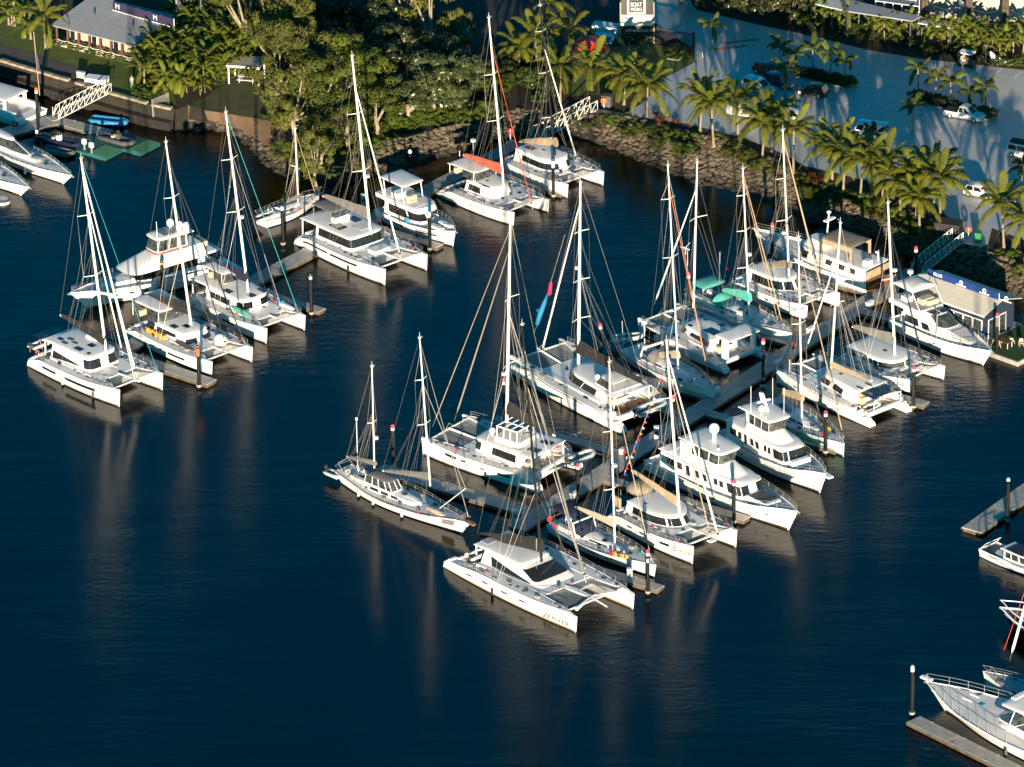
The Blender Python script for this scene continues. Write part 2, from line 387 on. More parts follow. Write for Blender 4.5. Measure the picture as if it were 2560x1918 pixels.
def catamaran(label, bow, stern, B, near, sheer=((0,.55),(.05,.95),(.16,1.5),(.5,1.65),(1,1.95)), hb=None, tramp=(.68,.93), cabin=(.17,.64,.66,.56,.14), hc=1.45, inset=(.05,.8), win=(), roof=None, rooft=.14,
              helm=None, hullwin=(), hatches=(), mat_='gel', railing=True, mastargs=None, boot='boot', fl=.75, wl=.72, rake=.15, xsprit=0, tr=.6, blunt=2.4, wmat='glass', sills=(.25,.85), keelz=.5, deckm='deck', davit=True, group='sailing catamarans in the marina', tips=.12, arch=None, tm=.45, p=2.6):
    hb = hb or 1.0; 
    b = Boat('catamaran', label, 'catamaran', bow, stern, near, (B/2-hb*.25, B/2-hb), group)
    L = b.L; yc = B/2-hb; b.B = B; b.hb = hb; b.yc = yc
    hs = [Hull(L, hb, sheer, wl=wl, wf=.55, tr=tr, tm=tm, p=p, rake=rake, fl=fl, yc=yc*k, tip=tips, over=-.35) for k in (-1, 1)]; b.hulls = hs; zd = hs[0].zd
    for k, h in zip((-1, 1), hs):
        o = b.add('hull', h.shell(), mat_); b.add('side_deck', h.deck(.045), deckm, o)
        for sd_ in (-1, 1): b.add('boot_stripe', h.patch(.002, .995, 0, .09, sd_, .012, 20), boot, o)
        for (t0, t1, q0, q1) in hullwin: b.add('hull_window', h.patch(t0, t1, q0, q1, k, .02), 'glass')
        if railing: b.add('lifeline', h.rail(.1, .94, k, .65, 9, 2, .018), 'steel')
        for i in range(3): b.add('stern_step', MB().rbox(.02*L+i*.34, .02*L+i*.34+.36, yc*k-hb*.5, yc*k+hb*.5, zd(0)-.1, zd(.02)+.02+i*.26, .03), 'deck')
        b.add('anchor_cleat', MB().box(L*.95-.15, L*.95+.15, yc*k-.03, yc*k+.03, zd(.95)-.03, zd(.95)+.06), 'steel')
    t0, t1 = tramp; w = yc-hb*.35
    # bridge deck in two steps: cockpit sole and coachroof base
    xc = cabin[0]*L
    b.add('bridge_deck', MB().rbox(xc-.05, t0*L, -w, w, .75, zd(t0)-.06, .1), 'roof')
    b.add('cockpit_sole', MB().rbox(.07*L, xc-.06, -w, w, .8, zd(.16)-.45, .05), 'deck')
    b.add('aft_beam', MB().rbox(.07*L, .07*L+.45, -w, w, zd(.16)-.46, zd(.16)-.02, .08), 'roof')
    zt = zd(t1)-.12
    for sd_ in (-1, 1):
        hw = hs[1].hd(t1)
        b.add('trampoline', MB().add([(t0*L-.1, sd_*.12, zd(t0)-.12), (t0*L-.1, sd_*w, zd(t0)-.12), (t1*L, sd_*(yc-.1), zt), (t1*L, sd_*.12, zt)], [(0,1,2,3)]), 'net', smooth=0)
    b.add('crossbeam', MB().tube([(t1*L, -yc, zt+.02), (t1*L, 0, zt+.06), (t1*L, yc, zt+.02)], .11, 8), 'alu')
    b.add('longeron', MB().tube([(t0*L-.3, 0, zd(t0)-.1), (t1*L+xsprit, 0, zt+.08)], .13, 8), 'roof')
    b.add('striker', MB().tube([(t1*L, -.9, zt), (t1*L, 0, zt+.75), (t1*L, .9, zt)], .035, 5), 'steel')
    # coachroof
    if cabin[1]:
        hbb = B/2; x0, x1, wa, wf, rf = cabin; o1 = outline(x0*L, x1*L, wa*hbb, wf*hbb, rf*L, blunt); o2 = outline(x0*L+.05, (x1-inset[0])*L, wa*hbb*inset[1], wf*hbb*inset[1], rf*L*.9, blunt)
        za = zd(.4)-.12; r1, r2 = lay(o1, za), lay(o2, za+hc); b.cab = (r1, r2); b.roofz = za+hc
        om = outline(x0*L+.02, (x1-inset[0]*.35)*L, wa*hbb*(1-(1-inset[1])*.3), wf*hbb*(1-(1-inset[1])*.3), rf*L, blunt)
        o = b.add('coachroof', MB().loft([r1, r2]), 'roof'); b.cabin = o
        for wdw in win:
            a, c, h0, h1 = wdw[:4]; ext = wdw[4:] if len(wdw) > 4 else (None, None)
            b.add('window', panel(r1, r2, a, c, h0, h1, .03, *ext), wmat)
            if (a+c)/2 < 11.5 or (a+c)/2 > 12.5:
                e = (None, None)
                b.add('window', panel(r1, r2, 24-a, 24-c, h0, h1, .03, *ext), wmat)
        rx = roof or (x0, None)
        ro = outline(rx[0]*L, (x1-inset[0])*L+.12, (rx[2] if len(rx) > 2 else wa*inset[1]*1.05)*hbb, wf*hbb*inset[1]*1.06, rf*L*.92, blunt)
        b.roof = b.add('coachroof_top', roofplate(ro, za+hc, rooft, crown=.1), 'roof'); b.ro = ro; b.zr = za+hc+rooft+.08
        if rx[0] < x0-.02:
            for sd_ in (-1, 1): b.add('roof_post', MB().tube([(rx[0]*L+.25, sd_*ro[0][1]*.95, zd(.1)-.1), (rx[0]*L+.25, sd_*ro[0][1]*.93, za+hc+.02)], .09, 6), 'roof')
            seats(b, .09*L, xc-.3, w*.8, zd(.16)-.46, 'seat')
        b.add('saloon_door', MB().rbox(x0*L-.06, x0*L+.02, -1.1, 1.1, za-.1, za+hc*.92, .03), 'glass')
        b.add('wheel_seat', MB().rbox(x0*L-1.2, x0*L-.6, wa*hbb*.55, wa*hbb*.85, za-.1, za+.7, .05), 'seat')
    if helm:
        hx0, hx1, hw, hz, post, hm = helm
        ho = outline(hx0*L, hx1*L, hw, hw*.9, .6, 3); b.add('bimini', roofplate(ho, hz, .1, crown=.1), hm)
        for x in (hx0*L+.2, hx1*L-.35):
            for sd_ in (-1, 1): b.add('bimini_post', MB().tube([(x, sd_*hw*.9, post), (x, sd_*hw*.9, hz+.05)], .045, 6), 'roof')
        s1 = lay(outline(hx0*L+.5, hx1*L-.1, hw*.85, hw*.8, .5, 3), post-.02); s2 = lay(outline(hx0*L+.5, hx1*L-.3, hw*.85, hw*.78, .5, 3), hz)
        b.add('windscreen', panel(s1, s2, 3, 21, .1, .95, .01), 'clear')
        b.add('helm_console', MB().rbox(hx1*L-1.1, hx1*L-.5, -hw*.6, hw*.6, post-.1, post+.8, .08), 'roof')
        b.add('helm_seat', MB().rbox(hx0*L+.4, hx0*L+1., -hw*.7, hw*.7, post-.1, post+.6, .08), 'seat')
    for hh in hatches:
        x, y, z, a, c = hh[:5]; b.hatch(x*L, y*B/2, (z if z > 0 else (b.zr-.03 if z == 0 else zd(x)-.02)), a, c, *(hh[5:]))
    if arch:
        ax, aw, az = arch; b.add('davit_arch', MB().tube([(ax*L+.6, -aw, zd(.1)), (ax*L, -aw*.95, az-.2), (ax*L, -aw*.8, az), (ax*L, aw*.8, az), (ax*L, aw*.95, az-.2), (ax*L+.6, aw, zd(.1))], .05, 6), 'steel')
    if mastargs:
        mm = dict(mastargs); mm.setdefault('chain', (.45*L, B/2-.15, zd(.45))); rig(b, **mm)
    b.zd = zd
    sp_ = [(t*L, k*yc, zd(t)-.02) for t in (.2,.34,.5,.62,.72,.86) for k in (-1,1)]+[(x*L, y*yc, zd(.16)-.43) for x in (.11,.16,.2) for y in (-.4,.1,.5)]+[(t*L, y, zd(t)-.02) for t, y in ((cabin[1]+.02,-.9),(cabin[1]+.03,.8))]
    deck_gear(b, sp_, int(L*100))
    for k in (-1, 1):
        for t in (.56,.88): b.hatch(t*L, k*yc, zd(t)-.02, .5, .38)
    return b

def monohull(label, bow, stern, beam, near, sheer=((0,1.0),(.4,.95),(1,1.45)), mat_='gel', cabin=(.3,.72,.5,.26,.12), hc=.55, mastargs=None, rake=.9, over=.3, deckm='deck', win=((1,3,.3,.8),(3.4,5,.3,.8)), boot='navy', hullwin=(), hatches=(), sprayhood=None, bimini=None, teakdeck=False, group='sailing yachts in the marina', tr=.72, railh=.65, name='sailing_yacht', p=2.0, tm=.42, wheel=True):
    b = Boat(name, label, 'sailboat', bow, stern, near, (beam/2*tr*.8, 0), group); L = b.L; b.B = beam
    h = Hull(L, beam/2, sheer, wl=.82, wf=.25, tr=tr, tm=tm, p=p, rake=rake, over=over, fl=.8); b.hull = h; zd = h.zd; b.zd = zd
    o = b.add('hull', h.shell(), mat_); b.add('main_deck', h.deck(.04, inset=.05), deckm)
    for s in (-1, 1):
        b.add('boot_stripe', h.patch(.002, .99, .0, .12, s, .012, 20), boot, o)
        b.add('lifeline', h.rail(.04, .96, s, railh, 11, 2, .018), 'steel')
        b.add('toe_rail', MB().tube([h.P(t/14, 1.01, s, -.02) for t in range(15)], .035, 4), 'teak' if teakdeck else 'alu')
        for (t0, t1, q0, q1) in hullwin: b.add('hull_window', h.patch(t0, t1, q0, q1, s, .02), 'glass')
    b.add('pulpit', MB().tube([h.P(.93, 1, -1)+Vector((0,0,.05)), h.P(.95, 1, -1)+Vector((0,-.05,.65)), h.P(1, 1, 1)+Vector((.05,0,.75)), h.P(.95, 1, 1)+Vector((0,.05,.65)), h.P(.93, 1, 1)+Vector((0,0,.05))], .025, 5), 'steel')
    b.add('pushpit', MB().tube([h.P(.06, 1, -1)+Vector((0,0,.6)), h.P(0, 1, -1)+Vector((0,.1,.65)), h.P(0, 1, 1)+Vector((0,-.1,.65)), h.P(.06, 1, 1)+Vector((0,0,.6))], .025, 5), 'steel')
    x0, x1, wa, wf, rf = cabin; hb2 = beam/2; za = zd(.5)-.08
    o1 = outline(x0*L, x1*L, wa*hb2, wf*hb2, rf*L, 2); o2 = outline(x0*L+.1, (x1-.03)*L, wa*hb2*.84, wf*hb2*.8, rf*L*.9, 2); r1, r2 = lay(o1, za), lay(o2, za+hc, -hc*.25); b.cab = (r1, r2)
    r3 = [(x*.97+.03*L*.5, y*.6, z+.08) for x, y, z in r2]
    b.add('cabin_trunk', MB().loft([r1, r2, r3]), 'roof')
    for w in win: 
        b.add('window', panel(r1, r2, w[0], w[1], w[2], w[3], .03), 'glass'); b.add('window', panel(r1, r2, 24-w[0], 24-w[1], w[2], w[3], .03), 'glass')
    b.roofz = za+hc
    # cockpit: dark well with coamings and thwarts
    cx0, cx1 = .06*L, x0*L; cw = hb2*tr*.8
    b.add('cockpit_sole', MB().box(cx0, cx1, -cw*.45, cw*.45, zd(.15)-.03, zd(.15)+.03), 'teak' if teakdeck else 'gdeck')
    for s in (-1, 1): b.add('cockpit_bench', MB().rbox(cx0+.2, cx1, s*cw*.75-cw*.28, s*cw*.75+cw*.28, zd(.15)-.05, zd(.15)+.4, .06), 'deck')
    if wheel: b.add('steering_wheel', MB().torus((cx0+.9, 0, zd(.1)+.75), .42, .03, 'x', 14, 4), 'steel')
    if sprayhood:
        sx, sw_, sh, m = sprayhood; rings = []
        for i in range(5):
            f = i/4; x = sx*L+1.3*f; hh = sh*math.sin(math.pi/2*(1-f*.9))**.7; rings.append([(x, sw_*math.cos(a)*(1-.1*f), za+hc*.5+hh*math.sin(a)**.7) for a in [math.pi*k/8 for k in range(9)]])
        b.add('sprayhood', MB().loft(rings, closed=False, caps=(False, False)), m)
    if bimini:
        bx0, bx1, bw, bz, m = bimini; b.add('bimini', roofplate(outline(bx0*L, bx1*L, bw, bw*.95, .5, 3), bz, .05, crown=.25), m)
        for x in (bx0*L+.15, bx1*L-.3):
            for s in (-1, 1): b.add('bimini_post', MB().tube([(x, s*bw*.95, zd(.1)), (x, s*bw*.93, bz+.03)], .025, 5), 'steel')
    for hh in hatches:
        x, y, z, a, c = hh[:5]; b.hatch(x*L, y*hb2, (b.roofz+.05 if z == 0 else zd(x)-.01), a, c, *hh[5:])
    deck_gear(b, [(t*L, s*h.hd(t)*.72, zd(t)) for t in (.25,.4,.55,.7,.8) for s in (-1,1)]+[(.12*L,.3,zd(.1)),(.2*L,-.4,zd(.1)+.05),(.16*L,.5,zd(.1)+.3)], int(L*91))
    if mastargs:
        mm = dict(mastargs); ch = mm.pop('chainx', .5); mm.setdefault('chain', (ch*L, h.hd(ch)-.1, zd(ch))); mm.setdefault('sw', .9); mm.setdefault('r', .11); rig(b, **mm)
    return b

def tier(b, x0, x1, wa, wf, rf, z0, z1, dx=.04, dw=.9, wins=(), roof=None, m='roof', blunt=2.6, wm='glass', name='cabin', dxa=0, dz0=0, dz1=0):
    """one deckhouse storey: lofted walls, panes standing proud, and a roof plate"""
    L = b.L; hb = b.B/2
    o1 = outline(x0*L, x1*L, wa*hb, wf*hb, rf*L, blunt); o2 = outline((x0+dxa)*L, (x1-dx)*L, wa*hb*dw, wf*hb*dw, rf*L*.92, blunt); r1, r2 = lay(o1, z0, dz0), lay(o2, z1, dz1)
    o = b.add(name, MB().loft([r1, r2]), m)
    for w in wins:
        a, c, h0, h1 = w[:4]; ext = w[4:6] if len(w) > 4 else (None, None)
        b.add('window', panel(r1, r2, a, c, h0, h1, .03, *ext), wm)
        if abs((a+c)/2-12) > .5: b.add('window', panel(r1, r2, 24-a, 24-c, h0, h1, .03, *ext), wm)
    if roof:
        ea, ef, ew, th, cr = roof; ro = outline((x0+dxa)*L-ea, (x1-dx)*L+ef, wa*hb*dw+ew, wf*hb*dw+ew, rf*L*.92+ef*.3, blunt)
        b.add(name+'_roof', roofplate([(x, y) for x, y in ro], z1+.0, th, crown=cr, dz=dz1), 'roof')
    return r1, r2
def motoryacht(label, bow, stern, beam, near, sheer, rake=1.6, wf=.15, fl=1.25, tr=.9, tm=.5, p=2.6, mat_='gel', boot='anti', cat='motor yacht', name='motor_yacht', hullwin=(), railt=(.35,.99), railh=.75, over=0, deckm='deck', group='motor yachts in the marina', bowrail=True, deckdrop=.25, rub=.72, rubm='roof', wl=.88):
    b = Boat(name, label, cat, bow, stern, near, (beam/2*tr*.9, 0), group); L = b.L; b.B = beam
    h = Hull(L, beam/2, sheer, wl=wl, wf=wf, tr=tr, tm=tm, p=p, rake=rake, fl=fl, over=over, tip=.06); b.hull = h; b.zd = h.zd
    o = b.add('hull', h.shell(), mat_); b.add('main_deck', h.deck(deckdrop, inset=.1), deckm)
    for s in (-1, 1):
        b.add('boot_stripe', h.patch(.002, .99, 0, .08, s, .012, 20), boot, o)
        b.add('rubbing_strake', MB().tube([h.P(t/18, rub, s, .02) for t in range(19)], .05, 5), rubm)
        b.add('gunwale', MB().tube([h.P(t/18, 1, s, -.02) for t in range(19)], .07, 6), mat_)
        for (t0, t1, q0, q1) in hullwin: b.add('hull_window', h.patch(t0, t1, q0, q1, s, .02), 'glass')
        if bowrail: b.add('guard_rail', h.rail(railt[0], railt[1], s, railh, 9, 2, .022), 'steel')
    b.add('bow_roller', MB().rbox(L+rake*.6, L+rake+.35, -.12, .12, h.zd(1)-.12, h.zd(1)+.03, .03), 'steel')
    return b
# ------------------------------------------------------------------ water
wm = bpy.data.materials.new('harbour water'); wm.use_nodes = True; t = wm.node_tree; p = t.nodes['Principled BSDF']
p.inputs['Base Color'].default_value = (0, 0, 0, 1); p.inputs['Roughness'].default_value = .13; p.inputs['IOR'].default_value = 1.335
tc = t.nodes.new('ShaderNodeTexCoord'); acc = None
for sx, sy, sc_, d, k in ((.7, 1.5, 1., 3, .5), (.25, .9, .35, 3, .9), (1, 1.3, 4.5, 2, .25)):
    mp = t.nodes.new('ShaderNodeMapping'); mp.inputs['Scale'].default_value = (sx, sy, 1); mp.inputs['Rotation'].default_value = (0, 0, .35)
    n = t.nodes.new('ShaderNodeTexNoise'); n.inputs['Scale'].default_value = sc_; n.inputs['Detail'].default_value = d
    t.links.new(tc.outputs['Object'], mp.inputs[0]); t.links.new(mp.outputs[0], n.inputs['Vector'])
    m = t.nodes.new('ShaderNodeMath'); m.operation = 'MULTIPLY'; m.inputs[1].default_value = k; t.links.new(n.outputs['Fac'], m.inputs[0])
    if acc: a = t.nodes.new('ShaderNodeMath'); t.links.new(acc, a.inputs[0]); t.links.new(m.outputs[0], a.inputs[1]); acc = a.outputs[0]
    else: acc = m.outputs[0]
# calm and ruffled patches
n = t.nodes.new('ShaderNodeTexNoise'); n.inputs['Scale'].default_value = .03; n.inputs['Detail'].default_value = 2; t.links.new(tc.outputs['Object'], n.inputs['Vector'])
r = t.nodes.new('ShaderNodeMapRange'); r.inputs[1].default_value = .35; r.inputs[2].default_value = .65; r.inputs[3].default_value = .2; r.inputs[4].default_value = 1.1; t.links.new(n.outputs['Fac'], r.inputs[0])
mm = t.nodes.new('ShaderNodeMath'); mm.operation = 'MULTIPLY'; t.links.new(acc, mm.inputs[0]); t.links.new(r.outputs[0], mm.inputs[1])
b_ = t.nodes.new('ShaderNodeBump'); b_.inputs['Strength'].default_value = 1; b_.inputs['Distance'].default_value = .10; t.links.new(mm.outputs[0], b_.inputs['Height']); t.links.new(b_.outputs[0], p.inputs['Normal'])
M['water'] = wm
S = 3000
tag(MB().add([(-S,-S,0),(S,-S,0),(S,S,0),(-S,S,0)], [(0,1,2,3)]).build('water', 'water', smooth=0), 'dark blue calm harbour water', kind='structure')
M['bed'] = mat('harbour bed', (.01,.02,.02), 1)
tag(MB().add([(-S,-S,-4),(S,-S,-4),(S,S,-4),(-S,S,-4)], [(0,1,2,3)]).build('harbour_bed', 'bed', smooth=0), 'harbour bed', kind='structure')

# ------------------------------------------------------------------ land
LZ = 2.4
M['soil'] = mat('mulch and leaf litter', (0.0225,0.016,0.009), .95, var=.5, scale=1.2, bump=.5, bscale=6, col2=(0.0425,0.0275,0.015))
M['lawn'] = mat('mown grass', (0.05797,0.08959,0.01265), .9, col2=(0.1054,0.137,0.02108), scale=.7, bump=.6, bscale=14)
M['bankgrass'] = mat('dry bank grass', (.05,.06,.015), .95, col2=(.10,.085,.035), scale=.35, bump=.6, bscale=8)
M['asph'] = mat('dark asphalt', (0.0315,0.0315,0.0329), .9, var=.2, scale=.25, bump=.2, bscale=30)
M['path'] = mat('path asphalt', (0.068,0.06,0.056), .9, var=.2, scale=.6)
M['cpark'] = mat('car park paving', (.40,.40,.385), .42, col2=(.47,.47,.455), scale=.12, bump=.15, bscale=25, detail=6, spec=.9)
M['kerb'] = mat('kerb concrete', (0.304,0.28,0.24), .85, var=.2, scale=1)
M['wall'] = mat('shade-darkened seawall concrete', (.022,.018,.012), .9, var=.4, scale=.8, bump=.5, bscale=5)  # near-black: dark concrete plus the shade on the face, painted into the colour
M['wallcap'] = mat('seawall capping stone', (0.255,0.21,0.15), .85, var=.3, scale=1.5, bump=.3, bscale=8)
M['sand'] = mat('eroded bank earth', (0.154,0.091,0.049), .95, col2=(0.098,0.07,0.042), scale=.5, bump=.6, bscale=5)
M['rock'] = mat('revetment rock', (0.06375,0.051,0.03315), .9, col2=(0.1403,0.1115,0.07013), scale=.55, bump=.5, bscale=6)
nt_ = M['rock'].node_tree; pb = nt_.nodes['Principled BSDF']; geo = nt_.nodes.new('ShaderNodeNewGeometry'); sx = nt_.nodes.new('ShaderNodeSeparateXYZ'); nt_.links.new(geo.outputs['Position'], sx.inputs[0])
rm0 = nt_.nodes.new('ShaderNodeMapRange'); rm0.inputs[1].default_value = .25; rm0.inputs[2].default_value = .75; rm0.inputs[3].default_value = .3; rm0.inputs[4].default_value = 1; nt_.links.new(sx.outputs['Z'], rm0.inputs[0])   # weed and wet stone below the tide line
mx0 = nt_.nodes.new('ShaderNodeMix'); mx0.data_type = 'RGBA'; mx0.blend_type = 'MULTIPLY'; mx0.inputs['Factor'].default_value = 1; nt_.links.new(pb.inputs['Base Color'].links[0].from_socket, mx0.inputs['A']); nt_.links.new(rm0.outputs[0], mx0.inputs['B']); nt_.links.new(mx0.outputs['Result'], pb.inputs['Base Color'])
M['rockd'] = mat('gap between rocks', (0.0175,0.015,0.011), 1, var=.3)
TOP = [(437,276),(470,264),(510,276),(560,283),(610,292),(665,300),(723,318),(780,350),(840,378),(920,362),(995,345),(1060,330),(1138,313),(1201,287),(1297,272),(1375,275),(1440,284),(1500,286),(1550,288),(1610,303),(1661,318),(1740,335),(1820,352),(1900,385),(1960,410),(2052,450),(2120,470),(2192,488),(2270,525),(2340,560),(2380,604),(2451,622),(2500,640),(2560,665),(2700,720)]
BOT = [(437,335),(470,338),(530,330),(590,345),(640,385),(672,425),(720,455),(790,475),(850,470),(930,455),(1010,430),(1080,408),(1150,385),(1225,365),(1310,350),(1385,345),(1450,355),(1515,375),(1560,392),(1615,416),(1670,437),(1750,470),(1830,482),(1900,505),(1950,530),(2030,565),(2110,590),(2190,605),(2260,640),(2320,672),(2362,690),(2430,715),(2495,738),(2580,765),(2720,830)]
WALL = [(-250,80),(0,153),(190,209),(278,236),(380,264),(437,276)]
topw = [G('P', x, y, LZ) for x, y in TOP]; botw = [G('P', x, y, -.4) for x, y in BOT]; wallw = [G('P', x, y, LZ) for x, y in WALL]
def sheet(name, pts, z, m, label, kind='structure', cat=None, parent=None):
    vs = [(q[0], q[1], z) for q in pts]; o = MB().add(vs, [tuple(range(len(vs)))]).build(name, m, parent, smooth=0); 
    if kind: tag(o, label, cat, kind=kind)
    return o
edge = wallw[:-1]+topw
sheet('ground', [(-S, edge[0].y+60)]+[(-400, edge[0].y+10)]+[(q.x, q.y) for q in edge]+[(400, edge[-1].y-60), (S, edge[-1].y-60), (S, S), (-S, S)], LZ, 'soil', 'mulched ground behind the shore')
# ground is one sheet; on it, each about 15 mm above the last
def zone(name, pts, dz, m, label): return sheet(name, [G('P', x, y, LZ+dz) for x, y in pts], LZ+dz, m, label)
zone('asphalt_road', [(430,-80),(1640,-80),(1610,0),(1560,60),(1545,112),(1450,112),(1330,95),(1110,118),(950,120),(760,100),(520,55),(440,0)], .015, 'asph', 'dark asphalt road behind the trees')
zone('lawn', [(-260,20),(0,40),(118,64),(200,110),(330,150),(430,210),(440,262),(380,252),(278,226),(190,198),(0,143),(-260,60)], .015, 'lawn', 'bright mown lawn in front of the timber verandah')
zone('footpath', [(-260,28),(0,112),(100,138),(250,186),(280,215),(276,225),(190,196),(0,140),(-260,62)], .03, 'path', 'asphalt footpath along the seawall')
zone('sloping_lawn', [(470,262),(520,240),(590,185),(680,210),(760,240),(760,330),(723,318),(665,300),(610,292),(560,283),(510,276)], .015, 'bankgrass', 'dry grass bank around the picnic shelter')
zone('verge_lawn', [(1420,240),(1440,160),(1500,118),(1640,112),(1735,128),(1738,152),(1668,190),(1560,235)], .015, 'lawn', 'shaded lawn under the tall sign')
CP = [(1606,-60),(1600,0),(1640,60),(1735,125),(1740,154),(1667,192),(1640,225),(1600,262),(1560,284),(1480,270),(1425,262),(1420,276),(1550,287),(1650,300),(1720,310),(1860,345),(1960,385),(2012,415),(2080,430),(2200,460),(2330,500),(2385,560),(2372,600),(2385,603),(2451,619),(2470,610),(2480,570),(2560,600),(2760,680),(2900,260),(2560,175),(2300,147),(2170,125),(2000,84),(1899,63),(1740,24),(1690,-60)]
zone('car_park', CP, .02, 'cpark', 'pale paved car park crossed by long palm shadows')
# painted bay lines
M['paint'] = mat('worn road paint', (.75,.75,.73), .8, var=.25, scale=2)
M['opaint'] = mat('orange road paint', (.45,.20,.08), .8, var=.25, scale=2)
dirp = (G('P', 2560, 172, LZ)-G('P', 1860, 51, LZ)).normalized(); nrm = Vector((-dirp.y, dirp.x, 0))
bl = MB()
for (x, y, n, st) in ((2060,255,9,2.7),(2250,310,8,2.7),(2150,210,8,2.7),(2390,170,5,2.7),(2330,420,6,2.7)):
    o = G('P', x, y, LZ+.035)
    for i in range(n):
        c = o+dirp*st*i; a = c+nrm*2.4; vs = [c, c+dirp*.16, a+dirp*.16, a]; bl.add([(v.x, v.y, LZ+.035) for v in vs], [(0,1,2,3)])
    c2 = o+dirp*st*(n-1); vs = [o, c2, c2+nrm*-.1, o+nrm*-.1]; bl.add([(v.x, v.y, LZ+.034) for v in vs], [(3,2,1,0)])
tag(bl.build('bay_lines', 'paint', smooth=0), 'faint white parking bay lines', kind='structure')
am = MB()
for x, y, l in ((1852,106,2.6),(1826,122,2.4)):
    c = G('P', x, y, LZ+.035); d = Vector((.97,.25,0)); n_ = Vector((-.25,.97,0)); am.add([(v.x, v.y, LZ+.035) for v in (c-d*l, c+d*l, c+d*l+n_*.7, c-d*l+n_*.7)], [(0,1,2,3)])
tag(am.build('road_marking', 'opaint', smooth=0), 'orange painted bars by the gate', kind='structure')
# bank under the rocks
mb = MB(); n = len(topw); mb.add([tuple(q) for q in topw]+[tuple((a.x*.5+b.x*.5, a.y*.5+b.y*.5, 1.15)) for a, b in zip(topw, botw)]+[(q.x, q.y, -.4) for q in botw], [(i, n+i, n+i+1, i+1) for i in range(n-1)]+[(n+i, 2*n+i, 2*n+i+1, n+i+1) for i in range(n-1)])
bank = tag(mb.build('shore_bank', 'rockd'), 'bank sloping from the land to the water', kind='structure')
E2_ = MB(); e = [topw[i]+Vector((0,0,.02)) for i in range(1, 9)]; g2 = [topw[i].lerp(botw[i], .6)+Vector((0,0,.06)) for i in range(1, 9)]
E2_.add([tuple(q) for q in e]+[(q.x, q.y, max(q.z, .9)) for q in g2], [(i, 8+i, 9+i, i+1) for i in range(7)]); tag(E2_.build('earth_bank', 'sand'), 'bare orange earth of the eroded bank', kind='structure')
# seawall
sw = thing('seawall', 'low concrete seawall with pale capping stones beside the left gangway', 'sea wall', wallw[1])
def rel(o, p): return Vector(p)-o.location
pts = wallw[:-1]+[wallw[-1]]
mb = MB(); 
for a, b in zip(pts, pts[1:]):
    d = (b-a).normalized(); nn = Vector((d.y, -d.x, 0)); a_, b_2 = rel(sw, a), rel(sw, b)
    mb.add([a_+nn*.02+Vector((0,0,.1)), b_2+nn*.02+Vector((0,0,.1)), b_2+nn*.9+Vector((0,0,-3)), a_+nn*.9+Vector((0,0,-3)), a_-nn*.6+Vector((0,0,.1)), b_2-nn*.6+Vector((0,0,.1))], [(0,3,2,1),(4,0,1,5)])
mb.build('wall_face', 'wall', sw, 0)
cap = MB().rbox(-.72, .72, -.35, .35, 0, .32, .06).mesh('capping_stone', 'wallcap')
for a, b in zip(pts, pts[1:]):
    d = (b-a); l = d.length; k = int(l/1.5); dn = d.normalized()
    for i in range(k):
        o = link('capping_stone', cap, sw); o.location = rel(sw, a+dn*(1.5*(i+.5)))+Vector((0,0,.02+rnd.uniform(0,.05))); o.rotation_euler = (0, 0, math.atan2(d.y, d.x)+rnd.uniform(-.03,.03))
# lower ledge and stones at the foot
mb = MB()
for a, b in zip(pts[1:], pts[2:]):
    d = (b-a).normalized(); nn = Vector((d.y, -d.x, 0)); T = [rel(sw, a+nn*.5), rel(sw, b+nn*.5), rel(sw, b+nn*1.5), rel(sw, a+nn*1.5)]
    mb.add([(q.x, q.y, -1.25) for q in T]+[(q.x, q.y, -3.) for q in T], [(0,3,2,1),(3,7,6,2),(0,1,5,4),(1,2,6,5),(0,4,7,3)])
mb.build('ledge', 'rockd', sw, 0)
# ------------------------------------------------------------------ riprap
def rockmesh(seed):
    r_ = random.Random(seed); ph = (1+5**.5)/2
    vs = [(-1,ph,0),(1,ph,0),(-1,-ph,0),(1,-ph,0),(0,-1,ph),(0,1,ph),(0,-1,-ph),(0,1,-ph),(ph,0,-1),(ph,0,1),(-ph,0,-1),(-ph,0,1)]
    fs = [(0,11,5),(0,5,1),(0,1,7),(0,7,10),(0,10,11),(1,5,9),(5,11,4),(11,10,2),(10,7,6),(7,1,8),(3,9,4),(3,4,2),(3,2,6),(3,6,8),(3,8,9),(4,9,5),(2,4,11),(6,2,10),(8,6,7),(9,8,1)]
    s = (r_.uniform(.8,1.25), r_.uniform(.7,1), r_.uniform(.45,.7))
    return [(x/1.9*s[0]*r_.uniform(.8,1.15), y/1.9*s[1]*r_.uniform(.8,1.15), z/1.9*s[2]*r_.uniform(.8,1.15)) for x, y, z in vs], fs
RK = [rockmesh(i) for i in range(9)]
rkm = []
for v, f in RK:
    m = MB().add(v, f).mesh('stone', 'rock', 0); rkm.append(m)
rw = thing('rock_revetment', 'long sea wall of loose brown rocks around the basin', 'rock wall', (0,0,0))
spots = []
for i in range(1, n-1):
    a, b, c, d = topw[i], topw[i+1], botw[i], botw[i+1]; l = (b-a).length; dep = (c-a).length; nu = max(1, int(l/.62)); nv = max(1, int(dep/.55))
    for u in range(nu):
        for v in range(nv):
            fu = (u+rnd.uniform(.1,.9))/nu; fv = (v+.2+rnd.uniform(0,.6))/nv; q = a.lerp(b, fu).lerp(c.lerp(d, fu), fv); z = 2.4-1.25*min(1, fv*2) if fv < .5 else 1.15-1.55*(fv-.5)*2
            X = TOP[i][0]+(TOP[i+1][0]-TOP[i][0])*fu
            if X < 730 and fv < .55: continue
            big = rnd.uniform(.26,.66)*(1.25 if fv > .8 else 1); spots.append((1 if 1450 < X < 1990 else 0, big, Vector((q.x, q.y, z+.08))))
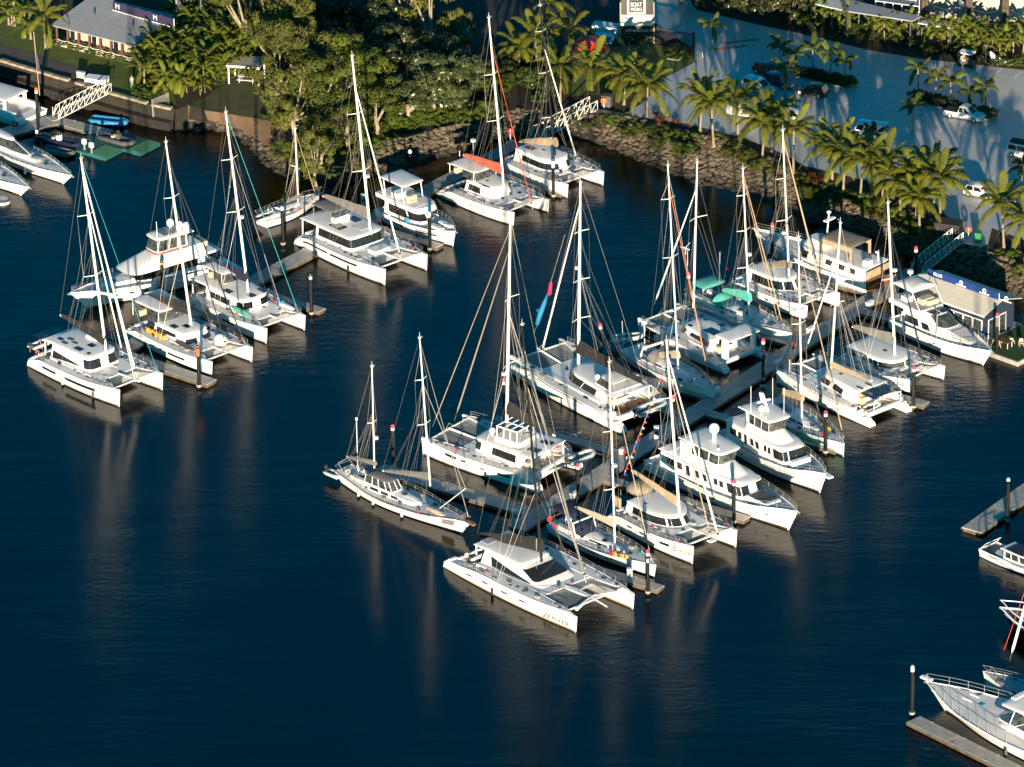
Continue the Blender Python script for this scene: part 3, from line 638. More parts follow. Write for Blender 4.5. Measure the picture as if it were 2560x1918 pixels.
spots.sort(key=lambda s: (-s[0], -s[1]))
rest = MB()
for k, (pr, sz, q) in enumerate(spots):
    R3 = Matrix.Rotation(rnd.uniform(0, 6.3), 4, 'Z') @ Matrix.Rotation(rnd.uniform(-.5,.5), 4, 'X')
    if k < 300:
        o = link('stone', rkm[k % 9], rw); o.matrix_local = Matrix.Translation(q) @ R3 @ Matrix.Scale(sz, 4)
    else:
        v, f = RK[k % 9]; T = Matrix.Translation(q) @ R3 @ Matrix.Scale(sz, 4); rest.add([T @ Vector(p_) for p_ in v], f)
tag(rest.build('smaller_stones', 'rock', rw, 0), None, kind='stuff')

# ------------------------------------------------------------------ pontoons
def pontoon(label, A, B, w, z=.5, mats=('conc','dockside'), seg=3., name='pontoon', group='floating pontoons of the marina', cat='pontoon'):
    A, B = Vector(A), Vector(B); d = B-A; l = d.length; t = thing(name, label, cat, (A.x, A.y, 0), math.atan2(d.y, d.x), group)
    MB().rbox(0, l, -w/2+.1, w/2-.1, -.25, z-.1, .05).build('float', 'dockside', t, 0)
    k = max(1, round(l/seg)); s = l/k; me = MB().rbox(-s/2+.015, s/2-.015, -w/2, w/2, -.12, 0, .02).mesh('deck_panel', mats[0], 0)
    for i in range(k): o = link('deck_panel', me, t); o.location = (s*(i+.5), 0, z+rnd.uniform(-.008,.008))
    for sd_ in (-1, 1):
        MB().box(0, l, sd_*w/2, sd_*(w/2+.09), z-.32, z-.04).build('fender_board', mats[1], t, 0)
        cl = MB().box(-.14, .14, -.03, .03, .05, .09); cl.box(-.03, .03, -.03, .03, 0, .06); cm = cl.mesh('cleat', 'steel', 0)
        for i in range(max(1, int(l/5))): o = link('cleat', cm, t); o.location = (2+i*5, sd_*(w/2-.12), z)
    return t
PILES = []
def pile(label, base, h=5.7, r=.21, cap='pinkc', body='pile', collar=True, band=None, group='black mooring piles', sym=None):
    g = G(*base); t = thing('mooring_pile', label, 'mooring pile', g, 0, group)
    MB().tube([(0,0,-3.5), (0,0,h-.75)], r, 14).build('sleeve', body, t)
    if collar:
        c = MB().tube([(0,0,h-.76), (0,0,h-.42)], r*1.04, 14); c.build('collar', 'white', t)
        MB().tube([(0,0,h-.62), (0,0,h-.56)], r*1.09, 14).build('collar_band', 'ink', t)
    MB().loft([[(q*math.cos(a), q*math.sin(a), z) for a in [k*math.pi/7 for k in range(14)]] for q, z in ((r*1.12, h-.44), (r*1.15, h-.28), (r*.85, h-.1), (r*.15, h))]).build('cap', cap, t)
    MB().tube([(0,0,.3), (0,0,.55)], r*1.5, 14).build('pile_guide', 'conc', t)
    if band: MB().tube([(0,0,band[0]), (0,0,band[1])], r*1.05, 14).build('band', band[2], t)
    if sym:
        mb = MB(); z0 = h-1.6; y = -r*1.06
        for x0_, x1_, za_, zb_ in ((-.12,-.05,0,.5),(.05,.12,0,.5),(-.05,.05,.2,.3)): mb.box(x0_, x1_, y-.02, y+.03, z0+za_, z0+zb_)
        mb.build('marking', 'white', t, 0)
    return t
def V2(r, x, y): return G(r, x, y, .5)
# main walkway of the right arm, from the second gangway to the outer T
W0 = G('H', 1290, 830, .5); W1 = G('I', 1160, 995, .5)
pontoon('long main walkway between the two rows of boats on the right arm', W1, W0, 2.6)
wd_ = (W0-W1).normalized(); wn = Vector((wd_.y, -wd_.x, 0))
def finger(label, pr, w=1.5, over=1.0):
    """finger pontoon from the walkway out to the pile shown at that pixel"""
    p = G(*pr); s = (p-W1).dot(wd_); b = W1+wd_*s; b.z = 0; d = (p-b); d.z = 0; dn = d.normalized(); off = Vector((dn.y, -dn.x, 0))*(-w/2-.35)
    return pontoon(label, b+dn*1.35+off, p+dn*over+off, w)
FP = [('pile H beside', ('J',742,1612)), ('', ('J',1340,1132)), ('', ('K',915,1312)), ('', ('K',1580,972)), ('', ('H',1905,1470))]
finger('finger pontoon between the large silver-white catamaran and the yacht with the navy bimini', ('J',742,1612))
finger('finger pontoon between the gold-lettered catamaran and the tall motor yacht', ('J',1340,1132))
finger('finger pontoon beside the pale green sailing yacht', ('K',915,1312))
finger('finger pontoon ending beside the catamaran with stern steps', ('K',1580,972))
finger('finger pontoon below the grass decked clubhouse', ('H',1905,1470), over=.6)
finger('finger pontoon between the two-masted yacht and the catamaran behind it', ('P',984,1172), w=2.2)
finger('finger pontoon between the black boomed catamarans', ('P',1266,1050))
finger('shaded finger pontoon beside the dark yacht', ('P',1506,915))
finger('shaded finger pontoon beside the turquoise yacht', ('P',1722,785))
finger('finger pontoon behind the tan canopied cruiser', ('P',1931,662))
# left arm
Q0 = G('D', 150, 1120, .5); Q1 = G('A', 560, 1235, .5)
pontoon('long main walkway behind the three catamarans on the left arm', Q1, Q0, 2.4)
qd = (Q0-Q1).normalized()
def finger2(label, pr, w=1.4, over=.8):
    p = G(*pr); s = (p-Q1).dot(qd); b = Q1+qd*s; b.z = 0; d = (p-b); d.z = 0; dn = d.normalized(); off = Vector((dn.y, -dn.x, 0))*(-w/2-.3)
    return pontoon(label, b+dn*1.2+off, p+dn*over+off, w)
finger2('finger pontoon between the two nearest catamarans on the left', ('A',970,1402), w=1.9, over=.9)
finger2('finger pontoon beside the catamaran with the navy boom', ('F',540,1470))
finger2('finger pontoon beside the slim motor cruiser', ('F',1430,985))
finger2('finger pontoon beside the red boomed catamaran', ('D',425,1560))
# left hand basin
pontoon('walkway at the foot of the left gangway', G('S', -300, 830, .5), G('S', 820, 520, .5), 3.0)
pontoon('walkway carrying the small tenders', G('S', 800, 560, .5), G('S', 1500, 730, .5), 2.2)
def plastic_dock(label, c, l, w, ang, slats):
    g = G(*c, .0) if len(c) == 3 else G(*c); t = thing('drive_on_dock', label, 'tender dock', g, ang, 'green drive-on tender docks')
    MB().rbox(-l/2, l/2, -w/2, w/2, -.1, .38, .08).build('dock_float', 'tealdeck', t)
    me = MB().rbox(-.09, .09, -w/2+.1, w/2-.1, 0, .06, .02).mesh('tread', M.get('green2', 'green'), 0)
    for i in range(slats): o = link('tread', me, t); o.location = (l/2-.3-i*.34, 0, .38)
    return t
M['green2'] = mat('shade-darkened green tread', (.06,.20,.10), .7)  # green lowered so the colour carries the shade on the docks
plastic_dock('green drive-on dock under the tender with orange seats', ('B',960,1130), 9.5, 4.2, math.radians(-36), 6)
plastic_dock('small green drive-on dock behind the chrome outboards', ('B',770,1200), 5.5, 3.6, math.radians(-36), 8)
# lower right
pontoon('pontoon with one black pile at the right edge', G('L', 545, 455, .5), G('L', 980, 145, .5), 2.6)
pontoon('long pontoon under the sport fishing boat in the lower right corner', G('L', 250, 1412, .5), G('L', 960, 1765, .5), 2.0)
# ------------------------------------------------------------------ piles
pile('black pile with an orange cone cap and a flagpole beside the left gangway', ('P',95,321), 5.7, cap='orange')
pile('black pile wrapped in an orange sleeve between the two nearest left catamarans', ('P',498,972), 5.7, cap='pile', collar=False, band=(4.3,5.6,'orange'))
pile('black pile with a white lamp collar, alone off the bow of the navy boomed catamaran', ('P',779,790), 5.7, cap='pile')
pile('black pile at the corner of the walkway by the small grey sloop', ('P',708,616), 5.4, cap='white', collar=False)
pile('black pile off the bow of the slim motor cruiser', ('P',1075,629), 5.4, cap='white')
pile('black pile with a grey sleeve in front of the catamaran with the beige boom', ('P',1384,496), 5.6, cap='pile', band=(4.2,5.1,'white'))
pile('pink capped pile behind the two-masted yacht', ('P',984,1172), 5.7)
pile('pink capped pile half hidden by a tall white mast', ('P',1262,1056), 5.7)
pile('pink capped pile between the black sail covers', ('P',1502,916), 5.7)
pile('pink capped pile by the tender of the big catamaran with the black boom', ('P',1446,1270), 5.7)
pile('pink capped pile marked H at the outermost bow', ('P',1620,1488), 5.7, sym=True)
pile('pink capped pile in front of the tall motor yacht', ('P',1835,1311), 5.7)
pile('pink capped pile by the bow of the pale green yacht', ('P',2064,1137), 5.7)
pile('pink capped pile at the finger end by the stern steps', ('P',2284,1024), 5.7)
pile('pink capped pile on the inner side of the right walkway', ('P',1908,954), 5.7)
pile('pink capped pile with a grey sleeve by the clubhouse deck', ('P',2492,890), 5.7, band=(3.9,5.1,'grey'))
pile('pink capped pile at the foot of the right gangway', ('P',2289,722), 5.7)
pile('pink capped pile behind the furled rigs at the back of the right arm', ('P',1931,662), 5.7, band=(4.2,5.2,'grey'))
pile('pink capped pile beside the turquoise bimini', ('P',1722,788), 5.7)
pile('pink capped pile showing through the rigging above the dock box', ('P',1683,1098), 5.7)
pile('grey capped pile on the pontoon at the right edge', ('P',2519,1307), 5.7, cap='conc', collar=False)
pile('grey capped pile at the corner of the lower right pontoon', ('P',2280,1791), 6.2, cap='conc')
pile('yellow banded pile behind the nearest left catamarans', ('P',407,745), 5.2, cap='pile', collar=False, band=(4.5,4.75,'yellow'))
pile('dark pile beside the gangway in the middle of the shore', ('P',1349,356), 4.6, cap='pile', collar=False)
pile('short dark pile in the shade beyond the red boomed catamaran', ('P',1026,432), 3.2, cap='white', collar=False)
# ------------------------------------------------------------------ gangways
def gangway(label, lo, hi, w=1.6, h=1.25, bays=9, solid=False, m='alu'):
    A, B = Vector(lo), Vector(hi); d = B-A; l = math.hypot(d.x, d.y); t = thing('gangway', label, 'gangway', A, math.atan2(d.y, d.x), 'gangways down to the pontoons'); sl = d.z/l
    f = lambda x, y, z: (x, y, z+sl*x)
    k = max(4, int(l/1.0))
    me = MB().add([f(-l/k/2+.02, -w/2, 0), f(l/k/2-.02, -w/2, 0), f(l/k/2-.02, w/2, 0), f(-l/k/2+.02, w/2, 0)]+[f(-l/k/2+.02, -w/2, -.06), f(l/k/2-.02, -w/2, -.06), f(l/k/2-.02, w/2, -.06), f(-l/k/2+.02, w/2, -.06)], [(0,1,2,3),(7,6,5,4),(0,4,5,1),(1,5,6,2),(2,6,7,3),(3,7,4,0)]).mesh('deck_plate', 'dgrey' if not solid else 'conc', 0)
    for i in range(k): o = link('deck_plate', me, t); o.location = f(l*(i+.5)/k, 0, .05)
    for s in (-1, 1):
        y = s*w/2
        MB().tube([f(0,y,0), f(l,y,0)], .07, 4).build('bottom_chord', m, t); MB().tube([f(.5,y,h), f(l-.1,y,h)], .06, 5).build('handrail', m, t)
        if solid: MB().box(0,0,0,0,0,0)
        bl_ = l/bays
        post = MB().tube([(0,y,0), (0,y,h)], .045, 4).mesh('truss_post', m); dia = MB().tube([f(0,y,0), f(bl_,y,h)], .035, 4).mesh('truss_brace', m)
        for i in range(bays+1): o = link('truss_post', post, t); o.location = f(bl_*i, 0, 0)
        for i in range(bays): o = link('truss_brace', dia, t); o.location = f(bl_*i, 0, 0)
        MB().tube([f(0,y,.0), f(.5,y,h)], .045, 4).build('end_brace', m, t)
    MB().box(-.9, .1, -w/2, w/2, -.06, .02).build('landing_flap', 'conc', t, 0)
    return t
gangway('light aluminium gangway on the left rising to the lawn', G('S', 770, 520, .6), G('S', 1500, 145, 2.6), 1.5, bays=8)
gangway('aluminium gangway in the middle beside the lit rocks', G('D', 270, 1100, .6), G('D', 740, 850, 2.6), 1.7, bays=9)
gangway('shaded aluminium gangway on the right behind the clubhouse', G('H', 1300, 850, .6), G('H', 1610, 600, 2.6), 1.8, bays=9)

for k_, (f, s_, lab) in enumerate(((.12,1,'nearest the outer end of the right walkway'),(.27,-1,'opposite the H pile finger'),(.38,1,'by the Bijeux catamaran stern'),(.5,-1,'in the middle of the right walkway'),(.62,1,'behind the radar masted motor yacht'),(.74,-1,'beside the turquoise yacht finger'),(.86,1,'near the clubhouse end of the walkway'))):
    q = W0.lerp(W1, 1-f)+wn*(s_*.95); t_ = thing('dock_box', 'white dock box '+lab, 'dock box', (q.x, q.y, .5), math.atan2(wd_.y, wd_.x), 'white dock boxes on the walkway'); MB().rbox(-.6,.6,-.25,.25,0,.5,.05).build('box', 'hyp', t_); MB().rbox(-.63,.63,-.28,.28,.5,.58,.03).build('lid', 'white', t_)
# ------------------------------------------------------------------ tenders
def dinghy(label, pxy, l=3.2, w=1.6, ang=-42, z=.15, tubes='hyp', floor='gdeck', motor='black', name='inflatable_tender', console=None, cat='tender', tilt=0, seat_m=None, group='tenders and inflatable boats'):
    g = G(*pxy, z); t = thing(name, label, cat, g, math.radians(ang), group)
    if tilt: t.rotation_euler = (0, math.radians(tilt), math.radians(ang))
    r = w*.15; hw = w/2-r; pts = [(-l/2-.15, -hw, .25), (-l/2+.3, -hw, .25), (l/2-1.0, -hw, .27), (l/2-.4, -hw*.7, .34), (l/2-.08, -hw*.25, .4), (l/2-.08, hw*.25, .4), (l/2-.4, hw*.7, .34), (l/2-1.0, hw, .27), (-l/2+.3, hw, .25), (-l/2-.15, hw, .25)]
    MB().tube(pts, [r*.4]+[r]*8+[r*.4], 10).build('side_tube', tubes, t)
    MB().rbox(-l/2+.1, l/2-.55, -hw, hw, .02, .16, .04).build('floor', floor, t)
    MB().rbox(-l/2+.05, -l/2+.15, -hw, hw, .05, .5, .02).build('transom', 'dgrey', t)
    MB().rbox(-.15, .2, -hw, hw, .35, .43, .03).build('thwart', seat_m or 'dgrey', t)
    if motor:
        m = MB().rbox(-l/2-.42, -l/2-.05, -.15, .15, .55, .98, .07).build('outboard_motor', motor, t); MB().box(-l/2-.28, -l/2-.12, -.06, .06, -.3, .6).build('motor_leg', 'dgrey', m); MB().tube([(-l/2-.05,0,.75), (-l/2+.5,0,.8)], .03, 5).build('tiller', 'black', m)
    if console:
        c = MB().rbox(.0, .5, -.35, .35, .15, 1.15, .08).build('console', console, t); MB().rbox(-.75, -.35, -.4, .4, .15, .8, .06).build('helm_seat', 'seat', t)
        MB().add([(.3,-.35,1.1),(.3,.35,1.1),(.1,.3,1.55),(.1,-.3,1.55)], [(0,1,2,3)]).build('screen', 'clear', c, 0)
    return t

def rp(*a): return a
# ------------------------------------------------------------------ left arm catamarans
A_ = catamaran('nearest left catamaran with solar panels on its roof and a black boom cover', ('A',581,1497), ('A',122,1300), 8.6, 's',
    sheer=((0,.75),(.04,1.25),(.2,1.85),(.6,1.95),(1,2.25)), cabin=(.2,.63,.64,.58,.08), hc=1.75, inset=(.04,.86), roof=(.1,None,.58), blunt=4,
    win=((.3,5.4,.12,.62,.3,.34),(6.3,11.5,.28,.86),(12.5,17.7,.28,.86)), hullwin=((.2,.36,.5,.68),(.46,.78,.46,.66)), tramp=(.78,.95), xsprit=.7,
    mastargs=dict(base=('A',522,1262), top=('A',395,285), spread=(.42,.72), sw=1.5, boom=dict(end=('A',293,1048), goose=('A',508,1190), m='black', h=1.2), r=.17, radar=None,
      stays=[(.93,('A',668,1355),.12,'sail'),(.98,('A',660,1375),.035,'sail'),(.8,('A',600,1245),.09,'sail'),(1,('far',.96),.025,'rcyan')], backstay=None),
    hatches=[(.2,-.25,0,.9,.5,'solar','solar_panel'),(.25,-.05,0,.9,.5,'solar','solar_panel'),(.27,-.32,0,.9,.5,'solar','solar_panel'),(.32,-.12,0,.9,.5,'solar','solar_panel'),(.44,.1,0,1.1,.9),(.42,-.3,0,1.3,.8),(.53,-.3,0,.5,.5),(.55,.25,0,.5,.5),(.68,.2,-1,.6,.6),(.72,-.35,-1,.5,.4),(.77,.05,-1,.7,.4),(.74,-.72,-1,.5,.4),(.8,-.74,-1,.4,.4),(.86,-.74,-1,.4,.4),(.75,.74,-1,.5,.4),(.84,.74,-1,.5,.4),(.65,-.75,-1,.5,.3)],
    arch=(-.01,1.6,2.9))
A_.add('dodger', MB().ell((.34*A_.L, 2.0, A_.zr-.1), (1.2,.8,.7), 14, 8), 'sail')
for i in range(3): A_.add('solar_panel', MB().box(-.9, .5, -1.9+i*1.25, -.75+i*1.25, 3.1, 3.14), 'solar')
lifering(A_, A_.mid('A',182,1230,-2.6), 'y'); lifering(A_, A_.mid('A',440,1062,3.2), 'y', 'redp')
for t in (.45,.77): fender(A_, A_.hulls[0], t, -1, 'dgrey' if t > .5 else 'hyp')
dinghy('silver tender hung behind the solar roofed catamaran', ('A',200,1198), 3., 1.5, 43, 1.7)

B_ = catamaran('catamaran with a raised hardtop, yellow fuel cans and gold letters on its boom cover', ('A',1031,1350), ('A',592,1150), 8.1, 's',
    sheer=((0,.6),(.06,1.1),(.18,1.65),(.6,1.75),(1,2.0)), cabin=(.28,.66,.62,.5,.06), hc=1.15, blunt=3, inset=(.05,.84), win=((.5,4.6,.3,.8,.4,.7),(7.5,11.4,.2,.6),(12.6,16.5,.2,.6)), roof=(.28,None),
    hullwin=((.36,.4,.5,.6),(.46,.5,.5,.6),(.56,.74,.45,.62)), tramp=(.8,.95), helm=(.0,.34,2.3,4.3,2.3,'roof'),
    mastargs=dict(base=('A',932,1100), top=('A',808,205), spread=(.4,.7), sw=1.3, boom=dict(end=('A',678,955), goose=('A',915,1040), m='black', h=1.5), r=.16,
      stays=[(.95,('A',1107,1215),.075,'black'),(.9,('far',.93),.085,'black')]),
    hatches=[(.14,.0,4.42,.9,.5),(.44,-.32,0,1.1,.8),(.5,-.05,0,1.1,.8),(.5,.45,0,1.5,.9,'solar','solar_panel'),(.42,.55,0,1.,.7,'solar','solar_panel'),(.76,.75,-1,.5,.4),(.9,.75,-1,.4,.4),(.87,-.75,-1,.4,.4)])
g, e = B_.boom; mid_ = g.lerp(e, .42); lettering('Seahorse', .85, 'gold', B_.root, mid_+Vector((0,-.36,.35)), (1,0,(g.z-e.z)/(g.x-e.x)), (0,0,1))
for i in range(5): B_.add('fuel_can', MB().rbox(.24*B_.L+i*.75, .24*B_.L+i*.75+.5, -3.1, -2.75, B_.zd(.3), B_.zd(.3)+.55, .06), 'yellow')
kb = B_.hulls[0]; B_.add('paddleboard', MB().ell((.66*B_.L, -2.55, B_.zd(.6)+.25), (1.9,.42,.12), 14, 6), 'dgrey')
B_.add('trampoline_bag', MB().ell((.79*B_.L, 1.2, 2.3), (.9,.8,.8), 12, 8), 'sail'); fender(B_, kb, .3, -1, 'black')

C_ = catamaran('catamaran with a navy sail cover, wide flat roof and a turquoise kayak on deck', ('A',1298,1189), ('A',890,1000), 7.8, 's',
    sheer=((0,.6),(.06,1.2),(.2,1.75),(.6,1.8),(1,2.05)), cabin=(.2,.66,.66,.6,.1), hc=1.6, blunt=3, inset=(.02,.9), roof=(.02,None,.66), win=((1,5,.3,.75),(6.5,11.3,.35,.85),(12.7,17.5,.35,.85)),
    hullwin=((.12,.16,.5,.6),(.3,.34,.5,.6),(.42,.46,.5,.6),(.52,.66,.45,.6)), tramp=(.82,.95), helm=(.1,.36,1.7,5.2,3.8,'roof'),
    mastargs=dict(base=('A',1210,935), top=('A',1100,60), spread=(.45,.74), sw=1.4, boom=dict(end=('A',1000,780), goose=('A',1200,880), m='navy', h=1.3), r=.16, radar=(.42,.5),
      stays=[(.96,('A',1372,1055),.05,'navy'),(.8,('A',1365,990),.02,'wire'),(1,('far',.93),.03,'rcyan')]),
    hatches=[(.22,.0,5.4,.8,.6),(.28,.5,0,1.6,.8,'solar','solar_panel'),(.36,.5,0,.9,.6,'solar','solar_panel'),(.42,-.4,0,1.3,.8),(.58,.45,0,1.4,.8),(.6,-.05,0,1.1,.8),(.7,-.74,-1,.5,.4),(.84,-.74,-1,.5,.4),(.84,.74,-1,.5,.4)])
g, e = C_.boom; lettering('LEEN SU CO', .42, 'white', C_.root, g.lerp(e, .35)+Vector((0,-.32,.2)), (1,0,(g.z-e.z)/(g.x-e.x)), (0,0,1))
C_.add('kayak', MB().ell((.64*C_.L, -2.4, C_.zd(.6)+.5), (1.9,.38,.28), 14, 6), 'teal')
C_.add('board', MB().ell((.8*C_.L, 2.5, C_.zd(.8)+.45), (1.8,.5,.22), 14, 6), 'white'); C_.add('board_bag', MB().ell((.74*C_.L, 2.4, C_.zd(.8)+.6), (.5,.4,.3), 10, 6), 'azure')
C_.add('water_jug', MB().rbox(1.4, 1.9, 1.2, 1.7, 4.0, 4.6), 'redp')

# ------------------------------------------------------------------ D, E, F along the shore walkway
D_ = catamaran('wide catamaran with black wraparound windows and a grey boom cover', ('F',1090,1247), ('F',392,940), 8.6, 's',
    sheer=((0,.6),(.05,1.3),(.2,1.9),(.6,1.95),(1,2.2)), cabin=(.2,.6,.72,.66,.1), hc=1.6, blunt=5, inset=(.03,.92), roof=(.03,None,.72), win=((.6,23.4,.3,.92),) , hullwin=((.12,.42,.62,.76),(.45,.74,.6,.76)), tramp=(.76,.95),
    mastargs=dict(base=('F',985,862), top=('P',880,140), spread=(.36,.68), sw=1.5, boom=dict(end=('F',622,572), goose=('F',960,740), m='grey', h=1.4), r=.17, radar=(.33,.5), stays=[(.83,('F',1215,1055),.11,'sail')]),
    hatches=[(.34,-.3,0,2.2,1.4,'hatch'),(.32,.35,0,1.8,1.2,'hatch'),(.46,.15,0,1.8,1.4,'deck','sunpad'),(.5,.72,-1,.5,.3),(.66,.74,-1,.5,.4),(.8,.74,-1,.4,.3),(.84,.74,-1,.4,.3),(.5,-.76,-1,.4,.3),(.56,-.76,-1,.4,.3),(.68,-.76,-1,.4,.3),(.82,-.76,-1,.5,.3),(.8,-.74,-1,.3,.3)])
D_.add('foredeck_sofa', MB().rbox(.66*D_.L, .74*D_.L, -1.2, 1.4, D_.zd(.7)-.1, D_.zd(.7)+.35, .1), 'roof'); D_.add('foredeck_well', MB().box(.605*D_.L, .655*D_.L, -2.2, 2.2, D_.zd(.7)-.08, D_.zd(.7)-.02), 'gdeck')
D_.add('bimini', roofplate(outline(.06*D_.L, .3*D_.L, 1.7, 1.6, .6, 3), D_.zr+1.5, .05, crown=.15), 'grey')
for x in (.08,.28):
    for s in (-1,1): D_.add('bimini_post', MB().tube([(x*D_.L, s*1.6, D_.zr-.1), (x*D_.L, s*1.6, D_.zr+1.52)], .03, 5), 'steel')
D_.add('helm_console', MB().rbox(.25*D_.L, .3*D_.L, -1.2, 1.2, D_.zr-.15, D_.zr+.7, .1), 'roof'); D_.add('windscreen', MB().add([(.3*D_.L,-1.3,D_.zr+.3),(.3*D_.L,1.3,D_.zr+.3),(.28*D_.L,1.2,D_.zr+1.2),(.28*D_.L,-1.2,D_.zr+1.2)], [(0,1,2,3)]), 'clear', smooth=0)
for t in (.3,.66): fender(D_, D_.hulls[0], t, -1, 'black')

E_ = catamaran('catamaran with a bright red boom cover and red furled headsail', ('G',250,497), ('F',1462,572), 7.9, 's',
    sheer=((0,.45),(.1,.9),(.22,1.6),(.6,1.7),(1,1.85)), cabin=(.3,.68,.6,.5,.14), hc=1.3, blunt=2.6, win=((1,4.8,.28,.85,.2,.75),), roof=(.3,None), hullwin=((.5,.515,.55,.65),(.58,.595,.55,.65),(.66,.675,.55,.65)), tramp=(.8,.94), helm=(.06,.42,2.1,4.2,3.0,'roof'),
    mastargs=dict(base=('F',1988,512), top=('C',1965,140), spread=(.4,.67), sw=1.4, boom=dict(end=('F',1682,265), goose=('F',1968,400), m='red', h=1.2), r=.15, stays=[(.84,('G',398,372),.06,'red')], radar=None),
    hatches=[(.24,0,4.34,1.,.7),(.46,-.1,0,.5,.4),(.52,-.45,0,1.5,.25,'deck','roof_louvre'),(.55,-.45,0,1.5,.25,'deck','roof_louvre'),(.55,.4,0,1.5,.25,'deck','roof_louvre'),(.58,.4,0,1.5,.25,'deck','roof_louvre'),(.7,-.5,-1,.6,.5),(.7,.5,-1,.6,.5),(.8,-.7,-1,.5,.4)])
E_.add('radar_post', MB().tube([(.1*E_.L,1.8,1.8),(.1*E_.L,1.8,6.2)], .04, 5), 'alu'); E_.add('radar_dome', MB().cyl((.1*E_.L,1.8,6.2), .32, .3, 12), 'white')

F_ = catamaran('rounded white catamaran with a beige boom cover and a black mast, nearest the middle gangway', ('D',530,1567), ('D',-60,1325), 7.9, 's',
    sheer=((0,.5),(.08,1.1),(.22,1.7),(.6,1.75),(1,1.95)), cabin=(.2,.72,.62,.6,.2), hc=1.4, blunt=2.2, inset=(.05,.85), win=((2,10.5,.25,.75),(13,22,.25,.75)), hullwin=((.4,.42,.5,.62),(.55,.57,.5,.62),(.7,.72,.5,.62)), tramp=(.78,.95),
    mastargs=dict(base=('D',443,1300), top=('D',315,45), mat_='bmast', spmat='alu', spread=(.3,.58,.84), sw=1.2, boom=dict(end=('D',155,1120), goose=('D',440,1150), m='beige', h=1.1, bm='amast'), r=.13, stays=[(.74,('D',612,1275),.1,'sail')]),
    hatches=[(.3,-.2,0,1.6,1.,'solar','solar_panel'),(.42,0,0,.6,.4),(.52,.5,0,1.6,1.1,'solar','solar_panel'),(.74,.2,-1,.7,.5),(.8,-.7,-1,.4,.4)])
# small sloop among the trees
s9 = monohull('small white sloop with a grey dinghy on its stern, moored nearest the mangroves', ('F',580,640), ('F',205,815), 3.4, 's', cabin=(.3,.72,.55,.3,.1), hc=.5, win=((1,4.5,.3,.75),),
    mastargs=dict(base=('F',440,642), top=('F',415,65), spread=(.5,), sw=.8, boom=dict(end=('F',330,630), goose=('F',440,585), m='grey', h=.5, bm='amast'), stays=[(.97,('F',578,588),.05,'beige')], backstay=None), group='sailing yachts in the marina')
dinghy('white inflatable on the stern of the small sloop', ('F',185,745), 3.2, 1.7, 40, .9)
# ------------------------------------------------------------------ front row, right arm
Z_ = catamaran('sleek silver-white foreground catamaran with a grey roof, wedge window and black mast', ('W',1529,1197), ('W',88,512), 10.4, 's', hb=1.0,
    sheer=((0,.9),(.1,1.45),(.35,2.0),(.7,2.0),(.93,2.15),(1,1.95)), cabin=(.22,.67,.6,.5,.05), hc=1.35, blunt=6, inset=(.19,.8), win=((1.2,5.5,.08,.78,.0,.12),(6.6,17.4,.3,.82)), roof=(.14,None,.5), hullwin=((.2,.245,.5,.6),(.33,.375,.5,.6),(.48,.525,.5,.6),(.61,.655,.5,.6)), tramp=(.72,.93), deckm='deck', p=2.2, tr=.45,
    mastargs=dict(base=('W',1165,445), top=('P',1305,812), mat_='bmast', spread=(.3,.55,.78), sw=1.1, boom=dict(end=('W',480,165), goose=('W',1160,330), m='black', h=1.6, bm='bmast'), r=.15, stays=[(.9,('W',1640,670),.13,'grey'),(.75,('W',1640,670),.02,'wire')]),
    hatches=[(.17,-.2,0,1.3,1.2,'gdeck','roof_recess'),(.52,-.85,-1,.5,.4),(.62,-.82,-1,.6,.5),(.78,.82,-1,.6,.5),(.4,-.86,-1,.6,.4),(.3,-.84,-1,.8,.4)], boot='gold', railing=True)
Z_.add('roof_panel', roofplate(outline(.17*Z_.L, .475*Z_.L, 2.0, 1.8, .5, 8), Z_.zr-.1, .03, crown=.02), 'gdeck')
hp = Z_.hulls[0]; lettering('ZEPHYR', .8, 'ink', Z_.root, hp.P(.87, .28, -1, .05), hp.P(.95,.28,-1)-hp.P(.8,.28,-1), hp.P(.87,.6,-1)-hp.P(.87,.1,-1), .25, 1.4)
for s in (-1, 1): Z_.add('cross_strut', MB().tube([(.72*Z_.L, s*.3, 1.8), (.9*Z_.L, s*.1, 2.1), (.945*Z_.L, s*3., 2.0)], [.2,.16,.22], 8), 'roof')
Z_.add('bowsprit', MB().tube([(.9*Z_.L,0,2.1),(1.02*Z_.L,0,1.9)], .08, 6), 'roof')
fender(Z_, hp, .42, -1, 'black'); flag(Z_, (.56*Z_.L, -1.4, Z_.zr-.1), 'white', 1.1, 1.5, 3.6)
dinghy('pale blue tender on the stern of the silver-white catamaran', ('W',490,385), 3, 1.6, 43, 1.6, tubes='hyp', motor='white')
T_ = monohull('two-masted white yacht with a glass doghouse and black rail, leftmost of the front row', ('I',836,1030), ('I',135,735), 4.8, 's', sheer=((0,1.35),(.35,1.05),(.7,1.25),(1,1.95)), mat_='gel', cabin=(.2,.66,.6,.4,.1), hc=.6, win=((1,2.2,.3,.8),(2.6,3.6,.3,.8),(4,5,.3,.8)), rake=1.6, over=1.1, boot='anti', teakdeck=True, tr=.55,
    hatches=[(.5,0,0,.6,.6),(.1,0,-1,.6,.6),(.76,0,-1,.6,.6)],
    mastargs=dict(base=('I',652,745), top=('P',1049,845), spread=(.42,.72), sw=1.0, chainx=.56, boom=dict(end=('I',370,655), goose=('I',640,700), m='grey', h=.7), stays=[(.98,('I',878,930),.06,'grey'),(.7,('I',862,760),.02,'wire')], radar=None))
